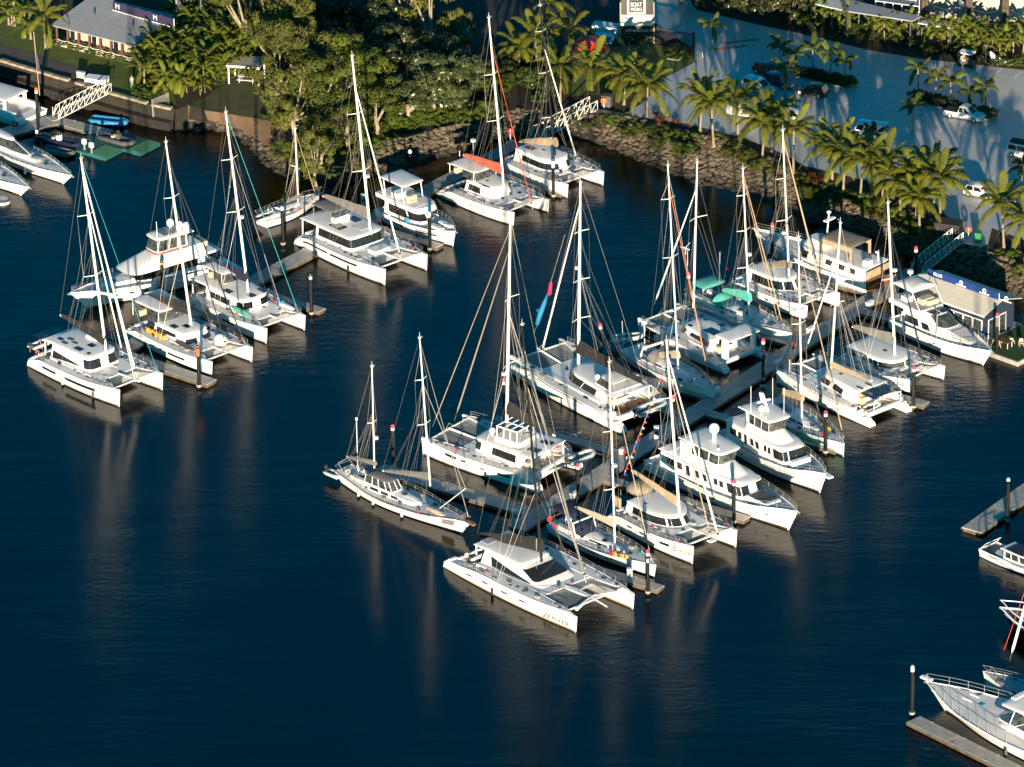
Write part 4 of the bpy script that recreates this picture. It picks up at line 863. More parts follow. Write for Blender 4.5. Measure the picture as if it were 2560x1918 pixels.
rig(T_, base=('I',322,640), top=('I',307,40), spread=(.45,), sw=.7, chain=(.12*T_.L, 1.5, 1.2), boom=dict(end=('I',158,570), goose=('I',320,618), m='grey', h=.5), r=.09, stays=(), radar=(.3,.35), wr=.02)
o1 = outline(.2*T_.L, .44*T_.L, 1.15, 1.0, .6, 3); o2 = outline(.21*T_.L, .4*T_.L, .95, .85, .5, 3); za = T_.roofz-.15; r1, r2 = lay(o1, za), lay(o2, za+1.15)
T_.add('doghouse_frame', MB().loft([r1, lay(o1, za+.25)], caps=(True, True)), 'roof')
for a, c in ((.3,1.8),(2.1,3.6),(3.9,5.4),(6,9),(9.4,12),(12.4,15),(15.4,18),(18.6,20.1),(20.4,21.9),(22.2,23.7)): T_.add('window', panel(r1, r2, a, c, .2, .95, -.01), 'clear')
for k in (0,2,3.75,5.7,9.2,12.2,15.2,18.3,20.2,22): T_.add('window_post', MB().tube([at(r1,k), at(r2,k)], .04, 4), 'white')
T_.add('doghouse_roof', roofplate(o2, za+1.1, .07, crown=.1), 'grey')
for t in (.22,.36,.6): fender(T_, T_.hull, t, -1, 'hyp')
T_.add('bowsprit', MB().rbox(T_.L+.9, T_.L+2.4, -.3, .3, 1.9, 2.05, .05), 'teak'); T_.add('sail_bag', MB().ell((.8*T_.L,-.6,1.75), (1.7,.35,.3), 12, 6), 'seat')
T_.add('whisker_pole', MB().tube([T_.mid('I',700,885), T_.mid('I',862,760)], .05, 5), 'amast')
T_.add('bow_emblem', T_.hull.patch(.86, .93, .45, .9, -1, .03, 5), 'grey')
lifering(T_, (.05*T_.L,-1.1,1.9), 'x', 'seat'); T_.add('davit', MB().tube([(0.1,-.9,1.3),(-.9,-.9,2.3),(-1.2,.9,2.3),(.1,.9,1.3)], .05, 5), 'steel')
T_.add('wind_turbine', MB().tube([(.2,1.1,1.3),(.2,1.1,7.5)], .04, 5).cyl((.2,1.1,7.5), .14, .3, 8), 'white')
dinghy('small inflatable behind the two-masted yacht', ('I',90,690), 2.6, 1.4, -46, .7)

BJ = catamaran('catamaran named Bijeux with a domed cabin, grey decks and a tan sail cover', ('J',1051,1410), ('J',432,1118), 8.4, 's', deckm='gdeck',
    sheer=((0,.6),(.08,1.3),(.22,1.85),(.6,1.9),(1,2.25)), cabin=(.16,.67,.62,.62,.3), hc=1.15, blunt=2.1, inset=(.06,.86), win=((2.4,9.2,.2,.85),(9.5,11.6,.2,.85),(12.4,14.5,.2,.85),(14.8,21.6,.2,.85)), hullwin=((.3,.36,.62,.74),(.68,.78,.55,.72),(.45,.5,.62,.72)), tramp=(.74,.95),
    mastargs=dict(base=('J',965,1092), top=('P',1666,852), spread=(.38,.68), sw=1.4, boom=dict(end=('J',632,762), goose=('J',940,1000), m='beige', h=1.0), r=.16, stays=[(.93,('J',1240,1250),.12,'sail'),(.85,('J',1182,1230),.07,'beige')], radar=None),
    hatches=[(.62,.2,-1,.01,.01),(.3,-.3,0,.5,.3),(.7,-.72,-1,.6,.35),(.84,-.72,-1,.6,.4),(.7,.72,-1,.6,.35),(.8,.72,-1,.6,.4),(.58,.72,-1,.5,.35),(.86,.7,-1,.5,.4)])
BJ.add('roof_edge', MB().tube([(x, y, BJ.zr-.12) for x, y in BJ.ro[2:-2]], .07, 6), 'white')
hb_ = BJ.hulls[0]; lettering('Bijeux', 1.15, 'gold', BJ.root, hb_.P(.905, .58, -1, .05), hb_.P(.97,.58,-1)-hb_.P(.84,.58,-1), hb_.P(.9,.8,-1)-hb_.P(.9,.3,-1), .3, .95)
BJ.add('windsurf_bimini', MB().ell((.1*BJ.L, .4, BJ.roofz+.6), (1.5,1.6,.8), 16, 8), 'taupe')
for x, y in ((.03,-2),(.03,2),(.2,-2),(.2,2)): BJ.add('bimini_post', MB().tube([(x*BJ.L, y*.8, 1.5), (x*BJ.L, y*.8, BJ.roofz+.6)], .03, 5), 'steel')
BJ.add('hanging_towels', MB().rbox(.02*BJ.L,.1*BJ.L,-2.6,-2.3,1.8,3.0,.1), 'beige'); BJ.add('martingale_platform', MB().rbox(BJ.L*.955,BJ.L*1.0,-.5,.5,1.75,1.85,.04), 'white')
flag(BJ, BJ.mid('J',600,985), 'white', 1., 1.6, 2.6)
# string of signal pennants
p0, p1 = BJ.mid('J',843,105,-.8), BJ.mid('J',580,790,-1.2); BJ.add('signal_line', MB().tube([p0, p1], .02, 4), 'rope')
for i in range(34):
    q = p0.lerp(p1, (i+.5)/34); s_ = .34; BJ.add('pennant', MB().add([q, q+Vector((-.05,.0,-s_)), q+Vector((.32*(1 if i % 2 else -1),.1,-s_*.6)), q+Vector((.02,.02,-s_*.5))], [(0,1,2),(0,2,3),(1,3,2)]), ('orange','redp','white','blue','yellow')[i % 5], smooth=0)
N28 = monohull('white yacht with a navy bimini and yellow jerry cans on its rail', ('J',788,1505), ('J',62,1195), 4.4, 's', sheer=((0,1.15),(.4,1.2),(1,1.7)), cabin=(.32,.76,.5,.22,.16), hc=.45, win=((1.5,5.2,.3,.75),), rake=.35, over=.1, hullwin=((.3,.36,.55,.68),(.46,.52,.55,.68),(.62,.68,.55,.68),(.2,.24,.55,.68)), boot='boot', bimini=(.02,.24,1.6,3.4,'navy'), sprayhood=(.27,1.3,1.2,'navy'),
    hatches=[(.5,0,0,.6,.6,'navy'),(.66,.1,-1,.6,.5,'navy'),(.75,0,-1,.6,.6,'navy'),(.68,-.3,-1,.7,.6,'navy')],
    mastargs=dict(base=('J',517,1262), top=('P',1523,905), spread=(.3,.62), sw=1.1, chainx=.5, boom=dict(end=('J',245,1015), goose=('J',505,1145), m='seat', h=.8), stays=[(.98,('J',770,1385),.06,'beige')], radar=(.43,.35)))
for i, m in enumerate(('redp','yellow','yellow','yellow')): p = N28.hull.P(.66+i*.035+(.02 if i > 1 else 0), 1, -1, -.15); N28.add('jerry_can', MB().rbox(p.x, p.x+.4, p.y-.12, p.y+.12, p.z, p.z+.5, .05), m)
lifering(N28, (.3,-1.4,1.9), 'x', 'redp'); N28.add('targa_arch', MB().tube([(.3*N28.L,-1.6,1.2),(.27*N28.L,-1.5,2.9),(.27*N28.L,1.5,2.9),(.3*N28.L,1.6,1.2)], .11, 7), 'roof'); N28.add('rail_bag', MB().rbox(1.2,1.8,-1.7,-1.4,1.3,1.75,.08), 'redp')
# ------------------------------------------------------------------ catamarans heading away
L_ = catamaran('catamaran with a glazed flybridge frame and black boom behind the two-masted yacht', ('I',612,560), ('I',1285,800), 9.6, 'p',
    sheer=((0,.6),(.05,1.25),(.2,1.9),(.6,1.95),(1,2.2)), cabin=(.22,.64,.66,.58,.1), hc=1.6, blunt=4, inset=(.02,.92), roof=(.1,None,.66), win=((.5,4.5,.3,.85),(6.5,11.5,.3,.88),(12.5,17.5,.3,.88)), hullwin=((.22,.33,.55,.7),(.44,.47,.55,.65),(.6,.64,.62,.75),(.68,.78,.6,.78)), tramp=(.72,.95), boot='boot',
    mastargs=dict(base=('I',1105,385), top=('P',1276,545), spread=(.3,.62), sw=1.5, boom=dict(end=('I',1392,450), goose=('I',1120,320), m='black', h=1.6), r=.19, stays=[(.95,('I',662,405),.05,'beige'),(.86,('I',795,360),.1,'taupe')], radar=(.24,.5)),
    hatches=[(.66,.3,-1,.01,.01),(.62,-.2,0,.8,.5),(.17,.25,0,1.6,.9,'solar','solar_panel'),(.17,-.25,0,1.6,.9,'solar','solar_panel'),(.26,.45,0,1.2,.9,'deck'),(.5,.72,-1,.5,.4),(.72,.75,-1,.5,.4),(.8,.75,-1,.5,.4),(.3,.76,-1,.5,.4),(.7,-.75,-1,.5,.4),(.8,-.75,-1,.5,.4)])
fx0, fx1, fz = .3*L_.L, .47*L_.L, L_.zr
L_.add('flybridge_coaming', MB().rbox(fx0-.6, fx1+.3, -1.9, 1.9, fz-.15, fz+.5, .2), 'roof')
for k in range(4): x = fx0+(fx1-fx0)*k/3; L_.add('canopy_frame', MB().tube([(x,-1.6,fz+.4),(x,-1.5,fz+1.7),(x,1.5,fz+1.7),(x,1.6,fz+.4)], .09, 6), 'roof')
for s in (-1,0,1): L_.add('canopy_rail', MB().tube([(fx0,s*1.5,fz+1.7),(fx1,s*1.5,fz+1.7)], .09, 6), 'roof')
for k in range(3):
    for s in (-1,1): x = fx0+(fx1-fx0)*k/3; L_.add('canopy_pane', MB().box(x+.12, x+(fx1-fx0)/3-.12, min(s*.1,s*1.4), max(s*.1,s*1.4), fz+1.66, fz+1.7), 'clear')
L_.add('windscreen', MB().add([(fx1+.2,-1.5,fz+.5),(fx1+.2,1.5,fz+.5),(fx1,1.4,fz+1.6),(fx1,-1.4,fz+1.6)], [(0,1,2,3)]), 'clear', smooth=0)
L_.add('satellite_dome', MB().ell((.55*L_.L,.6,fz+.35), (.35,.35,.4), 12, 8), 'white')
lettering('~X', .6, 'azure', L_.root, L_.hulls[1].P(.12,.72,1,.04), (-1,0,0), (0,0,1), .25, 1.1); fender(L_, L_.hulls[1], .42, 1, 'black')
dinghy('white tender on the davits behind the flybridge catamaran', ('I',1540,590), 4.0, 1.9, 43, 1.3)
G_ = catamaran('big catamaran with a domed roof and long black boom, bows up left, mostly in shade', ('N',188,560), ('N',1482,1292), 9.4, 'p',
    sheer=((0,.5),(.08,1.1),(.25,1.9),(.6,2.0),(1,2.5)), cabin=(.24,.66,.62,.56,.18), hc=1.3, blunt=2.3, inset=(.06,.84), roof=(.14,None,.6), win=((2,5.4,.2,.8),(5.6,10,.2,.85),(14,18.4,.2,.85)), hullwin=((.3,.72,.86,.93),), tramp=(.78,.95), xsprit=.8,
    mastargs=dict(base=('N',990,575), top=('P',1451,455), spread=(.3,.5,.75), sw=1.4, boom=dict(end=('N',1790,680), goose=('N',995,300), m='black', h=1.7, bm='black'), r=.19, stays=[(.9,('N',540,330),.11,'sail'),(.98,('N',545,330),.02,'wire')], radar=(.55,.4)),
    hatches=[(.72,.2,-1,.8,.5),(.72,-.2,-1,.7,.4),(.62,-.72,-1,.9,.6),(.73,-.72,-1,.6,.4),(.72,.76,-1,.8,.6),(.82,.76,-1,.7,.5)], helm=None)
o1 = outline(.18*G_.L,.38*G_.L,2.3,2.1,1.,2.6); o2 = outline(.2*G_.L,.34*G_.L,2.0,1.8,.9,2.6); r1, r2 = lay(o1, G_.zr-.2), lay(o2, G_.zr+.9)
G_.add('flybridge', MB().loft([r1, lay(o1, G_.zr+.1)]), 'roof')
for a, c in ((2.2,5.3),(5.7,8.6),(9,12),(12,15),(15.4,18.3),(18.7,21.8)): G_.add('window', panel(r1, r2, a, c, .25, .95), 'clear')
G_.add('flybridge_roof', roofplate(o2, G_.zr+.9, .08, crown=.1), 'roof'); G_.add('satellite_dome', MB().ell((.36*G_.L,1.5,G_.zr+.5), (.35,.35,.4), 12, 8), 'white')
G_.add('teak_sole', MB().box(.09*G_.L,.22*G_.L,-2.6,2.6,G_.zd(.16)-.44,G_.zd(.16)-.40), 'teak')
G_.add('life_raft', MB().rbox(.1*G_.L,.16*G_.L,3.2,4.1,1.3,1.9,.1), 'white'); lettering('\u2605', .01, 'ink', G_.root, (0,0,3), (1,0,0), (0,0,1)) if False else None
dinghy('navy covered tender behind the shaded big catamaran', ('N',1850,985), 4.6, 2.1, 43, 1.1, tubes='hyp', floor='navy', seat_m='navy')
H_ = catamaran('shaded catamaran with an aft hardtop and dark side windows, behind the dark blue yacht', ('M',322,1060), ('M',1480,1650), 8.2, 'p',
    sheer=((0,.4),(.1,.9),(.25,1.5),(.6,1.7),(1,1.95)), cabin=(.24,.68,.6,.46,.1), hc=1.1, blunt=2.6, inset=(.06,.84), win=((.6,5.2,.25,.85,.35,.75),(6.5,11.5,.2,.8),(12.5,17.5,.2,.8)), tramp=(.76,.95), hullwin=((.75,.9,.2,.8),),
    mastargs=dict(base=('G',1608,1112), top=('P',1743,404), spread=(.62,), sw=1.4, boom=None, r=.14, stays=[(.82,('G',1312,1090),.11,'sail')]),
    hatches=[(.36,.1,0,2.0,1.4,'solar','solar_panel'),(.4,-.4,0,.8,.8),(.55,.3,0,.6,.5),(.55,-.3,0,.6,.5),(.75,.72,-1,.6,.4),(.82,-.72,-1,.5,.4)], group='sailing catamarans in the marina')
H_.add('hardtop', roofplate(outline(.02*H_.L,.2*H_.L,2.6,2.5,.4,4), 3.7, .14, crown=.1), 'roof')
for s in (-1,1): H_.add('hardtop_pillar', MB().rbox(.06*H_.L,.11*H_.L,s*2.3-.3,s*2.3+.3,1.2,3.7,.08), 'roof')
H_.add('side_curtain', MB().rbox(.03*H_.L,.19*H_.L,-2.45,-2.35,1.6,3.65,.02), 'black'); 
for i in range(5): H_.add('stripe', H_.hulls[1].patch(.66+i*.03,.675+i*.03,.3-i*.04,.7-i*.02,1,.03,3), 'white')
N15 = monohull('shaded yacht with a white arch behind the big black boomed catamaran', ('J',1190,285), ('M',100,1430), 4.6, 's', sheer=((0,1.25),(.4,1.25),(1,1.7)), mat_='gel', cabin=(.3,.72,.55,.28,.12), hc=.5, hullwin=((.2,.23,.6,.7),(.32,.35,.6,.7),(.44,.47,.6,.7)), boot='navy', rake=.9, sprayhood=(.3,1.4,1.2,'grey'),
    hatches=[(.52,0,0,.6,.6),(.78,0,-1,.6,.6)],
    mastargs=dict(base=('M',862,1612), top=('G',1415,42), spread=(.3,.56,.84), sw=1.3, chainx=.55, boom=dict(end=('M',430,1380), goose=('M',850,1400), m='seat', h=.9), stays=[(.9,('J',1185,215),.06,'orange'),(.97,('J',1185,215),.02,'wire')], backstay=None))
N15.add('targa_arch', MB().tube([(.24*N15.L,-1.7,1.3),(.26*N15.L,-1.5,3.0),(.26*N15.L,1.5,3.0),(.24*N15.L,1.7,1.3)], .16, 7), 'roof'); N15.add('stern_mast', MB().tube([(.3,-1.5,1.3),(.2,-1.6,5.2)], .04, 5), 'alu'); N15.add('radar_dome', MB().cyl((.6,1.4,4.2), .35, .35, 12).tube([(.6,1.4,1.3),(.6,1.4,4.2)], .04, 5), 'white')
dinghy('pale inflatable hung on the stern of the dark blue yacht', ('M',140,1150), 4.0, 1.8, 10, .9)
N17 = monohull('long turquoise trimmed yacht with a turquoise sail cover and bimini', ('O',1490,1330), ('O',95,770), 5.0, 's', sheer=((0,1.2),(.4,1.25),(1,1.75)), mat_='gel', cabin=(.3,.62,.5,.3,.12), hc=.4, win=((1,4.5,.3,.8),), boot='teal', rake=.9, tr=.7, bimini=(.05,.22,1.9,3.2,'teal'), sprayhood=(.28,1.5,1.2,'teal'),
    hatches=[(.5,0,0,.6,.6),(.66,-.2,-1,.5,.4),(.82,0,-1,.9,.9,'navy'),(.74,.05,-1,.9,.7,'white','deck_box')],
    mastargs=dict(base=('O',957,930), top=('P',1857,422), spread=(.33,.58,.82), sw=1.2, chainx=.52, boom=dict(end=('O',585,585), goose=('O',955,730), m='teal', h=1.2), stays=[(.97,('O',1430,1110),.08,'beige'),(.93,('O',1350,1000),.05,'beige')], radar=(.42,.45)))
N17.add('windvane_generator', MB().tube([(.5,-1.7,1.4),(.5,-1.7,7.4)], .05, 5), 'alu'); 
wt = N17.add('wind_turbine', MB().ell((.5,-1.7,7.5), (.4,.12,.12), 8, 6), 'white')
for k in range(3): a = k*2.1+.6; N17.add('turbine_blade', MB().tube([(.1,-1.7,7.5),(.1,-1.7+.9*math.cos(a),7.5+.9*math.sin(a))], [.07,.03], 4), 'white', wt)
flag(N17, N17.mid('O',545,520,-1.2), 'white', 1.2, 1.9, 4.4)
N17.add('mast_flag', MB().ell(N17.mid('O',925,920,-.2), (.16,.16,.6), 8, 6), 'redp')
I_ = catamaran('domed catamaran with a beige boom cover behind the turquoise yacht', ('O',1742,1003), ('O',600,560), 7.4, 's',
    sheer=((0,.5),(.08,1.1),(.22,1.7),(.6,1.75),(1,2.0)), cabin=(.18,.68,.62,.6,.24), hc=1.4, blunt=2.1, inset=(.06,.84), win=((2,9.4,.2,.85),(9.8,11.6,.2,.85),(12.4,14.4,.2,.85),(14.8,22,.2,.85)), hullwin=((.4,.43,.55,.7),(.55,.58,.55,.7),(.68,.71,.55,.7)), tramp=(.8,.95),
    mastargs=dict(base=('O',1505,430), top=('P',1957,326), spread=(.4,.68), sw=1.3, boom=dict(end=('O',832,265), goose=('O',1510,262), m='taupe', h=.9), r=.15, stays=[(.95,('O',1965,610),.12,'beige')], radar=(.3,-.5)),
    hatches=[(.66,.4,-1,.01,.01),(.72,-.3,-1,.6,.5),(.7,-.72,-1,.6,.4),(.82,-.72,-1,.5,.4),(.55,-.74,-1,.5,.35)])
lettering('River', .75, 'ink', I_.root, I_.hulls[0].P(.86,.6,-1,.04), (1,0,0), (0,0,1), .2); flag(I_, I_.mid('O',1010,560,-1), 'white', 1.1, 2, 3.4); lifering(I_, (.2,-2.9,2.2), 'y', 'redp')
J_ = catamaran('compact catamaran with a grey boom cover and upright cabin windows, name on its near bow', ('K',1561,863), ('K',948,645), 7.6, 's',
    sheer=((0,.6),(.06,1.1),(.2,1.5),(.6,1.6),(1,1.85)), cabin=(.24,.72,.6,.62,.22), hc=.95, blunt=2.2, inset=(.02,.94), wmat='clear', win=tuple((a, a+1.15, .25, .85) for a in (2.2,3.7,5.2,6.8,8.1,9.4,10.7,12.4,13.7,15,16.3)), roof=(.1,None,.6), tramp=(.76,.95),
    mastargs=dict(base=('K',1437,557), top=('P',2220,507), spread=(.5,), sw=1.2, boom=dict(end=('K',1115,352), goose=('K',1425,480), m='grey', h=1.3), r=.16, stays=[(.86,('K',1667,690),.07,'navy')], radar=(.56,.6)),
    hatches=[(.45,0,0,.6,.5),(.6,-.76,-1,.4,.3),(.72,-.76,-1,.5,.4),(.84,-.76,-1,.5,.4),(.74,.76,-1,.6,.5),(.84,.76,-1,.6,.4)])
lettering('IOSLURA', .42, 'ink', J_.root, J_.hulls[0].P(.87,.6,-1,.04), (1,0,0), (0,0,1), 0, 1.1)
J_.add('side_screen', MB().rbox(.3*J_.L,.42*J_.L,-1.95,-1.85,1.7,2.6,.02), 'deck')
K_ = catamaran('white catamaran with solar panels and moulded stern steps facing the camera', ('K',553,778), ('K',1238,1122), 7.9, 'p', sheer=((0,.35),(.04,.5),(.26,1.75),(.6,1.8),(1,2.0)), deckm='deck',
    cabin=(.25,.7,.62,.54,.16), hc=1.35, blunt=2.6, inset=(.08,.86), win=((2.6,5.2,.15,.6,.25,.8),(6,9,.3,.8),(15,18,.3,.8)), roof=(.2,None,.58), tramp=(.8,.95), hullwin=((.3,.62,.86,.92),(.75,.79,.5,.6)),
    mastargs=dict(base=('K',957,680), top=('P',2101,557), spread=(.46,), sw=1.1, boom=dict(end=('K',1268,765), goose=('K',965,650), m='beige', h=.6), r=.14, stays=[(.8,('K',772,515),.09,'sail')]),
    hatches=[(.5,.1,0,.6,.5),(.24,.35,0,1.1,.25,'clear'),(.24,.0,0,1.1,.25,'clear')])
for i in range(4): K_.add('solar_panel', MB().rbox(.06*K_.L,.19*K_.L,-2.0+i*1.02,-1.08+i*1.02,2.9,2.98,.02), 'solar')
K_.add('aft_arch', MB().tube([(.05*K_.L,-2.2,1.0),(.04*K_.L,-2.1,2.8),(.04*K_.L,2.1,2.8),(.05*K_.L,2.2,1.0)], .07, 6), 'white')
for k in (-1,1):
    for i in range(6): K_.add('stern_step', MB().rbox(.03*K_.L+i*.42,.03*K_.L+i*.42+.44, k*K_.yc-.5, k*K_.yc+.5, .2+i*.2, .5+i*.23, .03), 'white')
K_.add('dodger_panel', MB().rbox(.2*K_.L,.24*K_.L,1.0,1.9,1.7,3.0,.05), 'beige')
dinghy('tender slung under the solar arch beside the stern steps', ('K',1245,985), 3.2, 1.5, 43, .7, tubes='white', motor='black')
N24 = monohull('pale green hulled yacht with a beige boom cover beside the tall motor yacht', ('K',1052,1335), ('K',420,1000), 4.2, 's', sheer=((0,1.2),(.4,1.25),(1,1.75)), mat_='greenhull', cabin=(.3,.7,.55,.28,.12), hc=.4, boot='anti', rake=.15, hullwin=((.55,.6,.6,.72),),
    hatches=[(.6,0,0,.6,.6),(.8,0,-1,.5,.5)],
    mastargs=dict(base=('K',738,1032), top=('P',1996,592), spread=(.3,.52,.86), sw=1.1, chainx=.52, boom=dict(end=('K',422,795), goose=('K',735,905), m='beige', h=.9), stays=[(.96,('K',1055,1200),.07,'beige')], radar=(.6,.4)))
N24.add('sail_bag', MB().ell((.68*N24.L,.9,1.75), (1.1,.25,.25), 10, 6), 'yellow'); N24.add('red_bag', MB().ell((.78*N24.L,-.6,1.7), (.35,.3,.3), 10, 6), 'redp'); flag(N24, N24.mid('K',640,800,0), 'white', 1, 1.8, 3.4)
# fish shaped windsock on the halyard of the big black boomed catamaran
fw = thing('fish_windsock', 'pale blue and pink fish windsock hanging in the rigging over the water', 'windsock', G_.world(G_.mid('G',480,1080,-3)), 0)
fl = lambda x, y: G_.world(G_.mid('G', x, y, -3))-fw.location
P_ = [fl(430,1235), fl(450,1170), fl(480,1090), fl(505,1025), fl(515,1000)]; MB().tube([fl(430,1250)]+P_, [.03,.28,.32,.28,.14,.1], 8).build('body', 'azure', fw, 60)
MB().tube([fl(455,1160), fl(432,1128), fl(440,1120)], [.22,.12,.05], 5).build('fin', 'azure', fw); MB().tube([fl(515,1005), fl(523,1010), fl(533,930), fl(535,915)], [.1,.24,.2,.02], 8).build('tail', 'pinkc', fw)
MB().tube([fl(640,560), fl(535,915)], .02, 4).build('line', 'rope', fw); MB().tube([fl(430,1250), fl(350,1420)], .02, 4).build('line', 'rope', fw)
# ------------------------------------------------------------------ motor yachts
Y8 = motoryacht('big flybridge motor yacht with satellite domes, its bow pointing away to the lower left', ('P',222,772), ('P',560,688), 5.4, 'p', ((0,1.5),(.4,1.8),(.8,2.4),(1,2.8)), rake=2.6, wf=.12, hullwin=((.5,.53,.5,.62),(.6,.63,.5,.62),(.7,.73,.5,.62),(.8,.83,.5,.62)), boot='boot')
tier(Y8, .14,.68,.78,.6,.16,1.6,3.5,.1,.92, wins=((1,5.4,.35,.9),(5.8,11.8,.3,.98),(12.2,18.2,.3,.98)), m='roof', wm='glass')
tier(Y8, .14,.73,.92,.86,.14,3.5,4.9,.24,.66, m='roof', blunt=3.2, name='upper_deck')
tier(Y8, .26,.50,.62,.56,.08,4.9,5.2,.01,.98, m='pin', blunt=4, name='maroon_band')
tier(Y8, .26,.5,.6,.54,.08,5.15,6.7,.03,.9, wins=((.5,2.8,.1,.95),(3.1,5.4,.1,.95),(5.8,9,.08,.95),(9.2,14.8,.08,.95),(15,18.2,.08,.95)), roof=(1.0,.4,.2,.14,.16), m='roof', blunt=4, wm='clear', name='pilothouse')
for x, y, r_ in ((.3,-.9,.48),(.27,.3,.42),(.25,1.2,.5)): Y8.add('satellite_dome', MB().cyl((x*Y8.L,y,6.9), .15, .3, 8).ell((x*Y8.L,y,7.5), (r_,r_,r_*1.1), 12, 8), 'white')
for i in range(7): Y8.add('roof_batten', MB().box(.3*Y8.L+i*.35, .3*Y8.L+i*.35+.08, -1.1, 1.1, 7.0, 7.06), 'dgrey')
Y8.add('whip_antenna', MB().tube([(.49*Y8.L,1.5,5.2),(.5*Y8.L,1.6,9.5)], .035, 5), 'white'); Y8.add('dinghy_cradle', MB().rbox(.08*Y8.L,.22*Y8.L,-1.2,1.2,4.1,4.7,.1), 'seat'); Y8.add('upper_aft_deck', MB().rbox(.02*Y8.L,.3*Y8.L,-2.3,2.3,3.5,3.75,.1), 'roof')
Y8.add('foredeck_trunk', MB().loft([lay(outline(.66*Y8.L,.9*Y8.L,1.3,.9,1.2,2), 2.0), lay(outline(.67*Y8.L,.88*Y8.L,1.15,.75,1.1,2), 2.7)]), 'roof'); Y8.hatch(.8*Y8.L, 0, 2.68, .7, .7)
Y11 = motoryacht('slim motor cruiser with a hardtop over an open flybridge and cushions on its bow', ('F',1605,955), ('F',1020,745), 4.6, 's', ((0,1.3),(.4,1.6),(.8,1.9),(1,2.2)), rake=.5, wf=.25, fl=1., hullwin=((.3,.45,.5,.68),(.62,.85,.55,.8)), bowrail=True, boot='boot', deckdrop=.2)
tier(Y11, .14,.66,.82,.7,.12,1.5,3.2,.1,.9, wins=((1,5.4,.25,.85),(5.8,11.8,.3,.9),(12.2,18.2,.3,.9)), m='roof')
tier(Y11, .02,.66,.84,.78,.14,3.2,3.75,.04,1.02, m='roof', name='flybridge', blunt=3)
Y11.add('fly_sole', MB().box(.06*Y11.L,.56*Y11.L,-1.5,1.5,3.76,3.79), 'deck'); Y11.add('hardtop', roofplate(outline(.06*Y11.L,.42*Y11.L,1.75,1.7,.4,4), 5.9, .14, crown=.1), 'roof')
for x in (.1,.38):
    for s in (-1,1): Y11.add('hardtop_pillar', MB().tube([(x*Y11.L+.4,s*1.5,3.7),(x*Y11.L,s*1.5,5.95)], .07, 6), 'roof')
Y11.add('windscreen', MB().tube([(.5*Y11.L,-1.6,4.3),(.6*Y11.L,-.9,4.3),(.62*Y11.L,0,4.35),(.6*Y11.L,.9,4.3),(.5*Y11.L,1.6,4.3)], .04, 5), 'steel'); Y11.add('fly_seat', MB().rbox(.2*Y11.L,.3*Y11.L,-1.4,1.4,3.75,4.4,.12), 'white'); Y11.add('fly_seat', MB().rbox(.4*Y11.L,.46*Y11.L,-1.2,.2,3.75,4.7,.12), 'seat')
for s in (-1,1): Y11.add('bow_cushion', MB().rbox(.74*Y11.L,.92*Y11.L,s*.7-.35,s*.7+.35,1.85,2.25,.12), 'white')
Y11.add('anchor_locker', MB().rbox(.9*Y11.L,.96*Y11.L,-.5,.5,1.9,2.1,.1), 'deck'); fender(Y11, Y11.hull, .66, -1, 'black'); Y11.add('beach_bag', MB().ell((.5*Y11.L,-2.,2.),(.5,.3,.4),10,6), 'azure')
Y19 = motoryacht('old timber-transomed cruiser with a tan canvas enclosure, at the back of the right arm', ('P',1905,628), ('P',2166,742), 5.2, 'p', ((0,1.7),(.4,1.8),(.8,2.2),(1,2.7)), rake=1.3, wf=.2, boot='anti', group='motor yachts in the marina')
tier(Y19, .02,.62,.86,.74,.1,1.55,3.4,.05,.92, wins=((2.2,2.9,.45,.8),(3.6,4.3,.45,.8),(1,1.6,.45,.8),(6.5,11.6,.3,.85),(12.4,17.5,.3,.85)), m='roof', blunt=4, roof=(.3,.3,.15,.12,.05))
Y19.add('transom_panel', MB().rbox(-.12,-.02,-2.2,2.2,.3,3.2,.04), 'wood'); Y19.add('transom_lower', MB().rbox(-.16,-.08,-1.9,1.9,.9,1.25,.02), 'orange'); Y19.add('transom_trim', MB().rbox(-.2,-.1,-2.25,2.25,2.3,3.3,.05), 'beige')
tier(Y19, .42,.62,.6,.5,.1,3.5,4.6,.06,.85, m='roof', name='fly_coaming', blunt=2.4)
Y19.add('canopy_top', roofplate(outline(.14*Y19.L,.42*Y19.L,1.9,1.8,.3,6), 5.5, .1, crown=.12), 'taupe')
for x in (.15,.4):
    for s in (-1,1): Y19.add('canopy_leg', MB().rbox(x*Y19.L-.15,x*Y19.L+.2,s*1.8-.1,s*1.8+.1,3.45,5.5,.03), 'beige')
for s in (-1,1): Y19.add('canopy_side', MB().rbox(.16*Y19.L,.4*Y19.L,s*1.82-.04,s*1.82+.04,4.9,5.5,.02), 'beige')
Y19.add('deck_locker', MB().rbox(.03*Y19.L,.08*Y19.L,.2,1.2,3.45,4.1,.1), 'white'); Y19.add('crane', MB().tube([(.05*Y19.L,-1.2,3.4),(.05*Y19.L,-1.2,4.8),(.02*Y19.L,-.2,5.0)], [.12,.12,.16], 6), 'white')
fm = Y19.add('signal_mast', MB().tube([(.44*Y19.L,0,4.4),(.42*Y19.L,0,8.2)], .09, 6), 'white'); Y19.add('radar_bar', MB().rbox(.4*Y19.L,.43*Y19.L,-.9,.9,7.3,7.45,.05), 'white', fm); Y19.add('searchlight', MB().ell((.42*Y19.L,0,8.3),(.3,.3,.2),10,6), 'white', fm)
Y19.add('black_railing', Y19.hull.rail(.1,.62,1,2.4,8,2,.02), 'dgrey')
